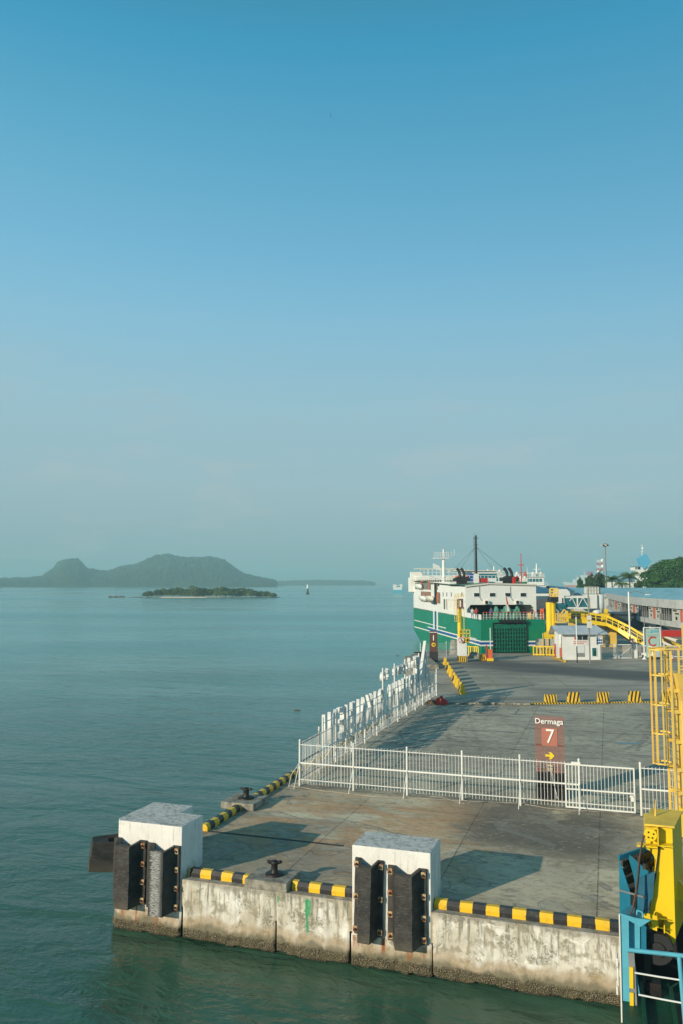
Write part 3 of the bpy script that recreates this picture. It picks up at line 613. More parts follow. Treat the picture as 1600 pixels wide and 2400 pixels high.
for i in range(15):
    v = 17.3 + i * 1.93; MB().tube((0.14, v, 0), (0.14, v, 2.6), 0.05, 8).build("support_post", m_whiterust, lt)
    MB().bar((0.14, v, 1.5), (0.14, v + 0.9, 0.4), 0.03).build("brace", m_white, lt)
for z in (1.2, 2.3): MB().bar((0.15, 17.2, z), (0.15, 44.6, z), 0.035).build("rail", m_white, lt)
lt2 = dthing("letter_sign", "upper row of smaller white letters on poles near the quay's far corner, seen from behind", "letter sign", UL, 0, D)
letter_row(lt2, "Welcome to", 40.6, 29.4, 3.05, 0.95, 0.12, 1.1, 0)
for v in (29.4, 32.6, 35.8, 38.7): MB().tube((0.16, v, 0), (0.16, v, 4.1), 0.055, 8).build("support_post", m_whiterust, lt2)
for z in (3.3, 3.8): MB().bar((0.17, 29.4, z), (0.17, 41, z), 0.035).build("rail", m_white, lt2)
# sail emblem at the far end of the letters
em = dthing("sail_emblem", "white sail shaped emblem standing at the far end of the letters", "emblem", UL, 40.2, D)
def plate(pts, y0, y1): return MB().prism(pts, y0, y1, 'x')
plate([(1.0, 1.6), (2.3, 1.6), (2.9, 3.2), (3.4, 5.0), (2.2, 3.4)], -0.12, 0.12).build("sail", m_letter, em)
plate([(.9, 3.6), (1.2, 3.3), (2.6, 1.4), (2.3, 1.3)], -0.16, -0.12).build("cross_stroke", m_letter, em)
plate([(2.6, 1.5), (3.3, 1.7), (3.7, 2.6), (3.5, 3.4), (2.9, 2.9)], -0.12, 0.12).build("sail", m_letter, em)
plate([(-.4, 1.6), (.4, 1.3), (.9, 2.0), (.8, 3.0), (.2, 3.5), (-.3, 2.6)], -0.12, 0.12).build("sail", m_letter, em)
for v in (0.2, 3.0): MB().tube((0.2, v, 0), (0.2, v, 4.2), 0.06, 8).build("support_post", m_whiterust, em)
for z in (2.2, 3.4): MB().bar((0.2, 0, z), (0.2, 4, z), 0.035).build("rail", m_white, em)

# ------------------------------------------------------------------ numbered sign 7
m_brown = paint("brown_slat_paint", (0.28, 0.115, 0.085), 0.55, 0.12, 0, 1.5)
m_salmon = paint("salmon_panel_paint", (0.42, 0.145, 0.10), 0.6, 0.06)
m_blk = paint("black_slat_paint", (0.02, 0.022, 0.024), 0.6, 0.3, 0, 2)
m_ltr = paint("white_plastic_letters", (0.80, 0.80, 0.77), 0.5, 0.04)
sg = dthing("berth_sign", "brown slatted sign reading Dermaga 7 with a yellow arrow on a black base", "sign", 2.66, 14.35, D, "numbered berth signs")
b = MB()
for i in range(19):
    x = -0.64 + 1.28 * i / 18; b.box(x - .020, x + .020, -.05, 0.0, 1.18, 3.78)
b.box(-.64, .64, 0.005, .03, 1.3, 1.36).box(-.64, .64, 0.005, .03, 3.5, 3.56).box(-.64, .64, 0.005, .03, 2.4, 2.46); b.build("slats", m_brown, sg)
MB().box(-.36, .36, -.075, -.052, 2.42, 3.24).build("number_panel", m_salmon, sg)
def arrow(s_, w=1.0): return [(-.22 * w, .05), (-.22 * w, -.05), (.02, -.05), (-.06, -.17), (.06, -.17), (.22, 0), (.06, .17), (-.06, .17), (.02, .05)]
text("numeral", "7", m_ltr, sg, (0.02, -.10, 2.84), 0.92, 0.95, 0.02, 0.0)
o = text("lettering", "Dermaga", m_ltr, sg, (0, -.10, 3.54), 0.34, 1.0, 0.025, 0.004)
xs = [v.co.x for v in o.data.vertices]; k = 1.27 / (max(xs) - min(xs)); c0 = (max(xs) + min(xs)) / 2
for v in o.data.vertices: v.co.x = (v.co.x - c0) * k
MB().prism([(x * .95, z * .95 + 1.98) for x, z in arrow(1)], -.10, -.065, 'y').build("arrow", m_yellow, sg)
b = MB(); b.box(-.66, .66, -.02, .30, 0, 1.16)
for i in range(17):
    x = -.64 + 1.28 * i / 16; b.box(x - .022, x + .022, -.07, -.021, 0.0, 1.22)
b.build("base", m_blk, sg)
MB().box(-.11, .11, -.13, -.055, 1.28, 1.55).box(-.14, .14, -.16, -.131, 1.54, 1.58).build("junction_box", paint("beige_plastic", (.55, .45, .3), .6, .3), sg)
MB().path([(0.05, -.1, 1.28), (.12, -.1, 1.1), (.2, -.1, .6), (.25, -.1, .05)], .012, 5).path([(0.05, -.12, 1.25), (.1, -.12, .9), (.32, -.12, .05)], .01, 5).build("cable", m_ltr, sg)
# ------------------------------------------------------------------ local frames
class Fr:
    def __init__(s, o, ang):
        s.o = Vector(o); s.a = ang; s.r = Vector((math.cos(ang), math.sin(ang), 0)); s.f = Vector((-math.sin(ang), math.cos(ang), 0))
    def front(s, px, py, y=0.0):
        r = ray(px, py); t = (y - (Vector((0, 0, CH)) - s.o).dot(s.f)) / r.dot(s.f); p = Vector((0, 0, CH)) + r * t - s.o
        return (p.dot(s.r), p.z)
    def side(s, px, py, x=0.0):
        r = ray(px, py); t = (x - (Vector((0, 0, CH)) - s.o).dot(s.r)) / r.dot(s.r); p = Vector((0, 0, CH)) + r * t - s.o
        return (p.dot(s.f), p.z)
def z1(X, Y): return (950 + X / 4.48, 1240 + Y / 4.48)
def z2(X, Y): return (1250 + X / 4.48, 1240 + Y / 4.48)
def railing(mb, p, q, h=1.0, n=6, r=0.03, bars=(1.0, 0.5)):
    p, q = Vector(p), Vector(q)
    for i in range(n + 1):
        a = p.lerp(q, i / n); mb.bar(a, a + Vector((0, 0, h)), r * 2)
    for b in bars: mb.bar(p + Vector((0, 0, h * b)), q + Vector((0, 0, h * b)), r * 2)

# ------------------------------------------------------------------ people (one continuous body each)
def make_person(name, label, loc, rz, top, legs, pose=0.0, parent=None):
    t = thing(name, label, "person", loc, rz, "people on the ferry's aft deck")
    J = [(0, 0, .93), (0, 0, 1.15), (0, .01, 1.38), (0, 0, 1.48), (0, -.01, 1.60), (0, 0, 1.70),
         (.19, 0, 1.40), (.25, -.04 - pose * .1, 1.12), (.24, -.22 - pose * .2, .95 + pose * .2), (-.19, 0, 1.40), (-.25, -.02, 1.12), (-.24, -.14, .90),
         (.10, 0, .88), (.11, -.03, .48), (.12, .02, .06), (.12, -.13, .03), (-.10, 0, .88), (-.11, .01, .48), (-.12, .05, .06), (-.12, -.10, .03)]
    E = [(0, 1), (1, 2), (2, 3), (3, 4), (4, 5), (2, 6), (6, 7), (7, 8), (2, 9), (9, 10), (10, 11), (0, 12), (12, 13), (13, 14), (14, 15), (0, 16), (16, 17), (17, 18), (18, 19)]
    Rr = [.15, .14, .15, .06, .10, .07, .065, .048, .035, .065, .048, .035, .095, .065, .045, .035, .095, .065, .045, .035]
    me = bpy.data.meshes.new("body"); me.from_pydata(J, E, []); o = bpy.data.objects.new("body", me); sc.collection.objects.link(o)
    m = o.modifiers.new("skin", 'SKIN'); o.modifiers.new("sub", 'SUBSURF').levels = 1
    for i, v in enumerate(me.skin_vertices[0].data): v.radius = (Rr[i], Rr[i] * .8); v.use_root = (i == 0)
    dg = bpy.context.evaluated_depsgraph_get(); nm = bpy.data.meshes.new_from_object(o.evaluated_get(dg)); bpy.data.objects.remove(o)
    skin = paint_cache("skin", (.35, .19, .12)); nm.materials.clear()
    for x in (skin, top, legs): nm.materials.append(x)
    for p in nm.polygons:
        z = p.center.z; x = abs(p.center.x); p.material_index = 0 if z > 1.47 or (x > .2 and z < 1.1) or z < .0 else (1 if z > .93 else 2); p.use_smooth = True
    b = bpy.data.objects.new("body", nm); sc.collection.objects.link(b); b.parent = t
    MB().lathe([(.04, .07), (.095, .06), (.105, 0), (.09, -.05)], 10, (0, .02, 1.68)).build("hair", paint_cache("black_hair", (.012, .01, .01)), t)
    return t
_pc = {}
def paint_cache(n, c):
    if n not in _pc: _pc[n] = paint(n, c, 0.7, 0.1)
    return _pc[n]

# ------------------------------------------------------------------ the green and white ferry
FA = math.atan2(0.105, 0.994); FO = (20.4, 118.0, 0.0); fr = Fr(FO, FA)
fy = thing("car_ferry", "green and white car ferry moored with its closed stern ramp at the quay", "ferry", FO, FA)
zg = 6.5; BW = 11.5
def rect(mb, f, y, x0, y0, x1, y1, th=0.04, conv=z1):  # plate on a cross plane from photo corners
    a = f.front(*conv(x0, y0), y); b = f.front(*conv(x1, y1), y); mb.box(a[0], b[0], y - th, y, b[1], a[1])
# hull: stern corners taper, sides straight, bow rounds in with flare
bowL = 57
prof = [(0, 0), (9.75, 0), (11.5, 6), (11.5, bowL - 10), (9.5, bowL - 3), (5.7, bowL), (2.0, bowL - 1.5), (0, bowL - 6)]
low = [(0.3, 0.4), (9.2, 0.4), (11.2, 6), (11.2, bowL - 16), (8.5, bowL - 9), (5.7, bowL - 6), (3.0, bowL - 8), (0.3, bowL - 14)]
mb = MB(); n = len(prof); vs = [(x, y, zg + (0.25 if y > 30 else 0)) for x, y in prof] + [(x, y, 2.2) for x, y in prof] + [(x, y, -0.6) for x, y in low]
vs = [(x, y, z) for x, y, z in vs]
fs = [(i, (i + 1) % n, n + (i + 1) % n, n + i) for i in range(n)] + [(n + i, n + (i + 1) % n, 2 * n + (i + 1) % n, 2 * n + i) for i in range(n)] + [tuple(range(n)), tuple(range(2 * n, 3 * n))[::-1]]
mb.add(vs, fs).build("hull", m_green, fy)
# stripes on the transom
def stripe_side(name, pts, w_, mat, x=-0.05):
    mb = MB(); q = [fr.side(*z1(*p)) for p in pts]
    for a, b in zip(q, q[1:]): mb.add([(x, a[0], a[1] - w_ / 2), (x, b[0], b[1] - w_ / 2), (x, b[0], b[1] + w_ / 2), (x, a[0], a[1] + w_ / 2), (0.02, a[0], a[1] - w_ / 2), (0.02, b[0], b[1] - w_ / 2), (0.02, b[0], b[1] + w_ / 2), (0.02, a[0], a[1] + w_ / 2)],
                                 [(0, 3, 2, 1), (4, 5, 6, 7), (0, 1, 5, 4), (2, 3, 7, 6), (0, 4, 7, 3), (1, 2, 6, 5)])
    mb.build(name, mat, fy)
for (xa, xb) in ((774, 916), (1266, 1359)):
    for (ya, yb, mt, nm, th) in ((1174, 1187, m_white, "white_stripe", .03), (1188, 1213, m_bluestripe, "blue_stripe", .026), (1214, 1229, m_white, "white_stripe", .03)):
        mb = MB(); rect(mb, fr, -0.004, xa, ya, xb, yb, th); mb.build(nm, mt, fy)
def sidez(ys, z, dz=0):  # z-levels along the side by local y
    return [(y, z) for y in ys]
def side_band(name, y0, y1, za, zb, w_, mat, x=-0.045):
    mb = MB(); mb.add([(x, y0, za - w_ / 2), (x, y1, zb - w_ / 2), (x, y1, zb + w_ / 2), (x, y0, za + w_ / 2)], [(0, 1, 2, 3)]); mb.box(x, 0, y0, y0 + .01, za - w_ / 2, za + w_ / 2); mb.build(name, mat, fy)
zs = [fr.front(*z1(774, Y))[1] for Y in (1180, 1200, 1221)]
side_band("white_stripe", 0, 37, zs[0], zs[0] + .1, .2, m_white); side_band("blue_stripe", 0, 37, zs[1], zs[1] + .1, .36, m_bluestripe); side_band("white_stripe", 0, 50, zs[2], zs[2], .2, m_white)
side_band("white_stripe", 22, 50, 4.05, 4.15, .16, m_white)
for a, b, c_ in ((905, 300, m_white), (905, 318, m_bluestripe), (905, 336, m_white)):
    yl = fr.side(*z1(b, 960))[0]; MB().box(-.05 - .004 * (c_ == m_bluestripe), 0, yl, yl + 1.0, 3.3, 6.7).build("upright_stripe", c_, fy)
# ramp opening and its lattice gate
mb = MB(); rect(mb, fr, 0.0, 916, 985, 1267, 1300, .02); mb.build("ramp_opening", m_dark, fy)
a = fr.front(*z1(918, 990)); b = fr.front(*z1(1264, 1300)); x0, x1, zt, zb_ = a[0], b[0], a[1], b[1]
mb = MB(); 
for i in range(13):
    x = x0 + (x1 - x0) * i / 12; mb.box(x - .085, x + .085, -.14, -.03, zb_ + .1, zt - .6)
for k in range(7):
    z = zb_ + .35 + (zt - .65 - zb_ - .35) * k / 6; mb.box(x0, x1, -.16, -.05, z - .08, z + .08)
mb.box(x0, x1, -.15, -.03, zt - .75, zt - .1); mb.build("lattice_gate", paint("lattice_green", (0.0, .15, .085), .5, .4, .3, 2), fy)
mb = MB(); mb.box(x0 - .12, x0, -.2, 0, zb_, zt + .1).box(x1, x1 + .12, -.2, 0, zb_, zt + .1).box(x0, x1, -.2, 0, zt, zt + .12); mb.build("gate_frame", m_iron, fy)
mb = MB(); a = fr.front(*z1(970, 950)); b = fr.front(*z1(1240, 985)); mb.box(a[0], b[0], -.7, -.21, b[1] + .1, a[1]).build("ramp_hinge_cover", m_dark, fy)
for i in range(8): 
    x = a[0] + (b[0] - a[0]) * (i + .5) / 8; MB().tube((x, -.72, a[1] - .05), (x, -.72, b[1]), .06, 6).build("hinge", m_iron, fy) if i % 2 else None
# upper works: stern house from y=8.5 forward
yh = 8.5; hl = fr.front(*z1(608, 605), yh); hr = fr.front(*z1(1368, 590), yh); pk = fr.front(*z1(860, 577), yh)
op_t = fr.front(*z1(900, 795), yh)[1]; zr = hl[1]
body = MB()
body.prism([(0, op_t), (BW, op_t), (BW, hr[1]), (pk[0], pk[1]), (0, zr)], yh, yh + 0.25, 'y')
body.box(0, .22, yh, yh + .6, zg, op_t).box(BW - .3, BW, yh, yh + .6, zg, op_t)
body.prism([(0.22, op_t), (0.22, op_t - .7), (.8, op_t)], yh, yh + .2, 'y').prism([(BW - .3, op_t), (BW - .9, op_t), (BW - .3, op_t - .7)], yh, yh + .2, 'y')
# side walls with the openings left open
zw = zg + 0.0
def side_wall(x, sgn):
    body.box(x, x + .2 * sgn if sgn > 0 else x, yh + .25, 28, 8.9, zr) if sgn > 0 else None
body.box(0, .2, yh + .25, 51, 9.05, 12.0 - .7 + .0); body.box(0, .2, yh + .6, 51, zg, 7.25)
for y in [9.6 + 1.55 * i for i in range(9)]: body.box(0, .2, y, y + .45, 7.25, 9.05)
body.box(0, .2, 24, 51, 7.25, 9.05)
body.box(BW - .2, BW, yh + .25, 51, zg, zr)
body.box(0, BW, 50.8, 51, zg, 12); body.build("stern_house", m_shipwhite, fy)
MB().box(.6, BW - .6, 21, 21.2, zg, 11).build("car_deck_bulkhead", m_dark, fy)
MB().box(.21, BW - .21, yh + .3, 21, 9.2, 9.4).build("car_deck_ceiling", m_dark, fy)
MB().box(.22, 0.9, 9.2, 21, zg + .01, 9.0).build("inner_bulkhead", m_cream, fy)
# roof deck
rf = MB(); rf.add([(-.15, yh - .2, zr), (pk[0], yh - .2, pk[1]), (BW + .1, yh - .2, hr[1]), (-.15, 51, 12.2), (pk[0], 51, 12.35), (BW + .1, 51, 12.2)], [(0, 1, 4, 3), (1, 2, 5, 4)])
rf.add([(-.15, yh - .2, zr + .12), (pk[0], yh - .2, pk[1] + .12), (BW + .1, yh - .2, hr[1] + .12), (-.15, 51, 12.32), (pk[0], 51, 12.47), (BW + .1, 51, 12.32)], [(0, 1, 4, 3), (1, 2, 5, 4)]); rf.build("roof_deck", m_deckgreen, fy)
e_ = MB(); e_.bar((-.15, yh - .22, zr + .06), (pk[0], yh - .22, pk[1] + .06), .1, .22).bar((pk[0], yh - .22, pk[1] + .06), (BW + .1, yh - .22, hr[1] + .06), .1, .22).build("roof_trim", m_cream, fy)
MB().box(.3, BW - .3, 20, 50.5, 9.6, 12.1).build("upper_saloon", m_shipwhite, fy)
for (xa, xb) in ((710, 779), (875, 942), (1037, 1105), (1198, 1265)):
    mb = MB(); rect(mb, fr, yh - .002, xa, 668, xb, 713, .05); wo_ = mb.build("window", m_white, fy)
    mb = MB(); rect(mb, fr, yh - .055, xa + 5, 672, xb - 5, 708, .02); mb.build("pane", m_glass, wo_)
for (xa, xb) in ((820, 866), (1145, 1190)):
    mb = MB(); rect(mb, fr, yh - .0, xa, 750, xb, 786, .45); ac = mb.build("air_conditioner", m_cream, fy, .02)
    c = fr.front(*z1(xa + 17, 768), yh); MB().tube((c[0], yh - .46, c[1]), (c[0], yh - .5, c[1]), .25, 12).build("fan", m_dark, ac)
    MB().path([(c[0] - .6, yh - .05, c[1] + .2), (c[0] - 1.0, yh - .05, c[1] + .8), (c[0] - 1.0, yh - .05, c[1] + 2.5)], .04, 5).build("pipe", m_grey, fy)
for X in (352, 390, 430, 476, 588):
    a = fr.side(*z1(X, 665)); b = fr.side(*z1(X, 708)); MB().box(-.04, .0, a[0] - .2, a[0] + .2, b[1], a[1]).build("window", m_glass, fy)
# aft deck rail, winches, flag
rl = MB(); railing(rl, (2.3 - 1.9, .1, zg), (9.6, .1, zg), 1.05, 18, .022, (1.0, .66, .33)); rl.build("aft_railing", m_white, fy)
MB().bar((.4, .08, zg + 1.08), (9.6, .08, zg + 1.08), .07).build("red_handrail", m_red, fy)
MB().box(-.02, .1, -.0, yh, zg, zg + .75).build("side_bulwark", m_white, fy)
m_winch = paint("winch_green", (.10, .33, .22), .5, .2)
for X in (1003, 1130):
    c = fr.front(*z1(X, 900), 2.2)[0]
    MB().tube((c - .9, 2.2, zg + .95), (c - .75, 2.2, zg + .95), .95, 18).tube((c + .5, 2.2, zg + .95), (c + .65, 2.2, zg + .95), .95, 18).tube((c - .75, 2.2, zg + .95), (c + .5, 2.2, zg + .95), .5, 14).box(c - 1, c + .8, 1.8, 2.6, zg, zg + .5).build("winch", m_winch, fy)
for xx in (3.2, 5.0, 7.9): MB().box(xx, xx + .9, 1.5, 2.3, zg, zg + .9).build("deck_locker", m_winch if xx < 7 else m_yellow2, fy, .03)
c = fr.front(*z1(1052, 900), .3)[0]; fl = MB().tube((c, .3, zg), (c, .3, zg + 3.6), .03, 6).build("flag_staff", m_white, fy)
MB().prism([(c, zg + 3.3), (c + .12, zg + 3.35), (c + .45, zg + 1.9), (c + .2, zg + 1.6)], .28, .30, 'y').build("flag", m_red, fl)
MB().prism([(c + .05, zg + 2.2), (c + .2, zg + 2.3), (c + .5, zg + 1.3), (c + .2, zg + 1.1)], .25, .27, 'y').build("flag_lower_band", m_white, fl)
MB().box(9.35, 9.75, .4, .9, zg, zg + 1.55).build("orange_locker", m_orange, fy)
# funnels and masts
def funnel(px, w_, y, xc):
    f = MB(); f.box(xc - w_, xc + w_, y - .9, y + .9, 11.3, 12.2); f.prism([(xc - w_ - .5, 12.2), (xc + w_ + .4, 12.1), (xc + w_ + .6, 12.7), (xc + w_ * .3, 13.0), (xc - w_ * .4, 13.0), (xc - w_ - .6, 12.6)], y - 1, y + 1, 'y')
    for s_ in (-.5, .5): f.path([(xc + s_ * w_, y, 12.7), (xc + s_ * w_ + .1, y, 13.3), (xc + s_ * w_ - .1, y, 13.9), (xc + s_ * w_ - .45, y, 14.3)], .24, 10)
    return f.build("funnel", m_black, fy)
funnel(0, .7, 16, .95 + .4); funnel(0, .8, 12, fr.front(*z1(1083, 560), 12)[0])
yl = fr.side(*z1(301, 650))[0]; MB().box(-.35, -.04, yl - 1.0, yl + 1.6, 9.2, 11.6).build("funnel_side_panel", m_white, fy)
MB().box(-.38, -.355, yl - .8, yl + 1.3, 8.0, 9.15).build("blue_panel", paint("slate_blue", (.03, .1, .16), .5), fy)
MB().box(-.30, -.03, yl - 1.9, yl - 1.0, 8.0, 11.9).build("exhaust_duct", m_black, fy)
c = fr.front(*z1(738, 450), 14); mt = c[0]; ztp = fr.front(*z1(740, 66), 14)[1]; zbt = 11.4
MB().tube((mt, 14, 13.3), (mt, 14, ztp), .20, 10, .15).box(mt - .45, mt + .45, 13.9, 14.1, ztp - .5, ztp - .42).box(mt - .35, mt + .35, 13.8, 14.2, ztp - 1.6, ztp - 1.55).build("black_mast", m_iron, fy)
MB().box(mt - .35, mt + .35, 13.7, 14.3, zbt, 13.4).build("mast_foot", m_white, fy)
ld = MB(); ld.tube((mt - .33, 14, 12), (mt - .33, 14, ztp - .4), .03, 5)
for k in range(14): ld.tube((mt - .33, 14, 13.5 + k * .5), (mt - .1, 14, 13.5 + k * .5), .025, 4)
ld.build("mast_ladder", m_iron, fy)
gw = MB(); zt_ = fr.front(*z1(740, 185), 14)[1]
for X, Y_, yy in ((480, 445, 24), (560, 432, 26), (915, 420, 24), (1070, 447, 13)):
    e = fr.front(*z1(X, Y_), yy); gw.tube((mt, 14, zt_), (e[0], yy, e[1]), .022, 4)
gw.build("guy_wires", m_iron, fy)
c = fr.front(*z1(397, 540), 30); zt2 = fr.front(*z1(400, 212), 30)[1]
wm = MB(); wm.tube((c[0], 30, 11.8), (c[0], 30, zt2 - .8), .33, 12, .27).tube((c[0], 30, zt2 - 1), (c[0], 30, zt2), .16, 8).box(c[0] - 1.9, c[0] + .8, 29.4, 30.6, zt2 - 1.75, zt2 - 1.6)
railing(wm, (c[0] - 1.9, 29.4, zt2 - 1.6), (c[0] + .8, 29.4, zt2 - 1.6), 1.0, 7, .03); wm.path([(c[0] + .8, 30, zt2 - 1.2), (c[0] + 2, 30, zt2 - 1.1), (c[0] + 2.1, 30, zt2)], .04, 5).path([(c[0] + 1.5, 30, zt2 - 1.6), (c[0] + 1.5, 30, zt2 - .4)], .04, 5)
wm.prism([(c[0] - 2.0, zt2 - 3.6), (c[0] - .4, zt2 - 4), (c[0] - .8, zt2 - 3.1), (c[0] - 2.0, zt2 - 2.6)], 29.9, 30.1, 'y').build("radar_mast", m_white, fy)
# bow works on the left: bridge wing, lifeboat bays
a = fr.side(*z1(60, 520)); 
MB().box(-.9, 3.0, 50, 52, 10.0, 13.0).box(-.6, 2, 51, 51.6, 13.0, 14.2).build("bridge_wing", m_shipwhite, fy, .05)
MB().box(.4, BW - .5, 36, 51, 12.4, 13.3).build("bridge_deckhouse", m_white, fy)
r_ = MB(); railing(r_, (.2, 20, 12.0), (.2, 50.5, 12.4), 1.1, 16, .035, (1, .6, .3)); railing(r_, (-.4, 42, 13.4), (7.2, 42, 13.4), 1.2, 9, .04, (1, .5)); r_.build("upper_railing", m_white, fy)
r_ = MB(); r_.box(-.1, 8.5, 42.3, 50, 14.7, 14.85); [r_.bar((x, 36.6, 13.2), (x, 36.6, 14.7), .1) for x in (0, 2.5, 5, 8)]; r_.build("sun_deck_canopy", m_cream, fy)
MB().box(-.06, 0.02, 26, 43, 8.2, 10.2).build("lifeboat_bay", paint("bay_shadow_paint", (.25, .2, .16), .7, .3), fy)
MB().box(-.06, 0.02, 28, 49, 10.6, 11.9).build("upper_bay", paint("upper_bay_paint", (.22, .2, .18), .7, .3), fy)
def lifeboat(y, z, mat):
    s_ = MB(); L = 5.2; 
    ring = [[(-.15 - .9 * k, y + L * t, z + zz) for k, zz in ((0, 1.0), (1.0, .95), (.95, .4), (.5, 0), (0, -.05))] for t, kk in ((0, 0), (.12, 1), (.5, 1), (.88, 1), (1, 0))]
    for i, rr in enumerate(ring):
        if i in (0, 4): ring[i] = [(-.5, rr[0][1], z + .5 + (p[2] - z - .5) * .3) for p in rr]
    vs = [p for rr in ring for p in rr]; s_.add(vs, [(i * 5 + j, i * 5 + (j + 1) % 5, (i + 1) * 5 + (j + 1) % 5, (i + 1) * 5 + j) for i in range(4) for j in range(5)], True)
    s_.build("lifeboat", mat, fy)
lifeboat(29.5, 8.5, m_cream); lifeboat(36, 8.4, m_white); lifeboat(40, 10.7, m_white)
for y, z in ((26.5, 8.3), (33.0, 8.3), (38.0, 8.3), (33.5, 10.6), (41, 10.6)): MB().bar((-.5, y, z), (-.5, y, z + 1.5), .14).bar((-.5, y, z + 1.5), (0, y, z + 1.7), .14).build("davit", m_orange, fy)
MB().box(3.0, 5.0, 25.5, 27, 12, 13.2).build("orange_deck_container", m_orange, fy, .05)
MB().box(5.2, 6.2, 25.5, 27, 12, 13.6).build("blue_deck_tank", m_bluestripe, fy, .05)
MB().box(fr.front(*z1(795, 545), 18)[0], fr.front(*z1(860, 545), 18)[0], 18, 20, 11.8, 12.7).build("red_deck_box", m_red, fy, .05)
MB().box(BW - 3.4, BW - 2.9, 9.5, 10, 11.5, 12.8).build("red_hydrant_cabinet", m_red, fy, .05)
r_ = MB(); railing(r_, (3, 22, 12.1), (BW - .5, 22, 12.1), 1.1, 12, .03, (1, .5)); r_.box(6.5, 11, 28, 34, 12.2, 14.0); r_.build("midship_deckhouse", m_white, fy)
MB().box(6.45, 11.05, 27.9, 27.97, 12.8, 13.6).build("saloon_windows", m_teal, fy)
MB().box(3.5, 11.3, 27.6, 35, 14.05, 14.2).build("deckhouse_canopy", m_cream, fy)
t_ = text("ship_name", "ALSEA PATRIA", m_white, fy, (-.07, fr.side(*z1(705, 1158))[0], fr.side(*z1(705, 1156))[1]), .62, 1.0, .01, .02, rot=(math.pi / 2, 0, -math.pi / 2))
t_ = text("home_port", "BATAM", m_white, fy, (-.075, fr.side(*z1(700, 1192))[0], fr.side(*z1(695, 1195))[1]), .45, 1.0, .01, .02, rot=(math.pi / 2, 0, -math.pi / 2))
tops = [paint_cache("white_shirt", (.6, .6, .58)), paint_cache("blue_shirt", (.05, .12, .3)), paint_cache("red_shirt", (.45, .05, .05)), paint_cache("dark_shirt", (.04, .04, .05))]
for i, (X, tp, tx) in enumerate(((697, 0, "person in a white shirt at the left end of the ferry's aft rail"), (738, 2, "person in a red shirt second from the left behind the ferry's aft rail"), (895, 1, "person in a blue shirt left of the green winches on the ferry's aft deck"), (1325, 3, "person in dark clothes at the right end of the ferry's aft deck"))):
    lx = fr.front(*z1(X, 900), 1.0)[0]; wp = fr.o + fr.r * lx + fr.f * 1.0
    make_person("person", tx, (wp.x, wp.y, zg + .01), FA, tops[tp], tops[3] if tp != 3 else tops[1], pose=(i % 2))

# ------------------------------------------------------------------ ferries moored behind
def back_ferry(x0, x1, dep, ztop, label, hullmat, mastx, msrc, storeys=3, length=45, roof=None, twin=False):
    a = at(x0, 1400, dep); b = at(x1, 1400, dep); t = thing("moored_ferry", label, "ferry", (a.x, dep, 0), 0, "ferries moored beyond the green ferry")
    wd = b.x - a.x
    MB().prism([(0, 0), (wd, 0), (wd, length - 8), (wd / 2, length), (0, length - 8)], -.5, 5.5).build("hull", hullmat, t)
    zb0 = 5.5; hh = (ztop - zb0) / storeys
    for k in range(storeys):
        ins = .6 * k; z = zb0 + hh * k
        MB().box(ins, wd - ins, 1.5 + 2 * k, length - 10, z, z + hh - .15).box(ins - .35, wd - ins + .35, 1 + 2 * k, length - 9, z + hh - .15, z + hh).build("deck_storey", m_white if k < storeys - 1 or roof is None else roof, t)
        mb = MB(); n = int(wd / 1.5)
        for i in range(n):
            xx = ins + .5 + (wd - 2 * ins - 1) * i / n; mb.box(xx, xx + .9, 1.44 + 2 * k, 1.49 + 2 * k, z + hh * .35, z + hh * .75)
        mb.build("windows", m_teal, t)
        r = MB(); railing(r, (ins, 1.2 + 2 * k, z + hh), (wd - ins, 1.2 + 2 * k, z + hh), 1.0, int(wd / 1.6), .04, (1, .5)); r.build("railing", m_white, t)
    for mx, mtop, w_, mt in mastx:
        p = at(mx, mtop, dep + 8); xx = p.x - a.x; MB().tube((xx, 8, ztop), (xx, 8, p.z), w_, 8, w_ * .5).box(xx - 1.3, xx + 1.3, 7.9, 8.1, p.z - 2, p.z - 1.8).box(xx - .8, xx + .8, 7.9, 8.1, p.z - 3.2, p.z - 3.0).build("mast", mt, t)
    for i in range(4):
        xx = wd * (.15 + .22 * i); MB().box(xx, xx + 1.1, 6, 7.5, ztop, ztop + .9).lathe([(.4, .9), (.55, 1.2), (.2, 1.6)], 8, (xx + .5, 6.7, ztop)).build("roof_vent", [m_white, m_red, m_white, m_cream][i], t)
    return t
back_ferry(1072, 1203, 225, 14.2, "white upper decks of a ferry moored directly behind the green ferry", m_white, [(1053 + 26, 1335, .3, m_white), (1156, 1327, .35, m_white)], 0)
back_ferry(1205, 1293, 262, 14.0, "white ferry with pale green roof and dark window band, right of the red mast", m_bluestripe, [(1256, 1321, .45, m_white), (1234, 1330, .15, m_white)], 0, roof=m_white)
back_ferry(1203, 1247, 215, 12.2, "small pale green roofed ferry under the thin red mast", m_white, [], 0, 2, 25, roof=m_winch)
p = at(1219, 1297, 200); tag(MB().tube((0, 0, 0), (0, 0, p.z), .22, 8, .1).box(-.8, .8, -.1, .1, p.z - 3, p.z - 2.8).box(-.5, .5, -.1, .1, p.z - 5, p.z - 4.8).build("signal_mast", m_red, loc=(p.x, p.y, 0)), "thin red signal mast rising behind the green ferry's stern house", "mast")
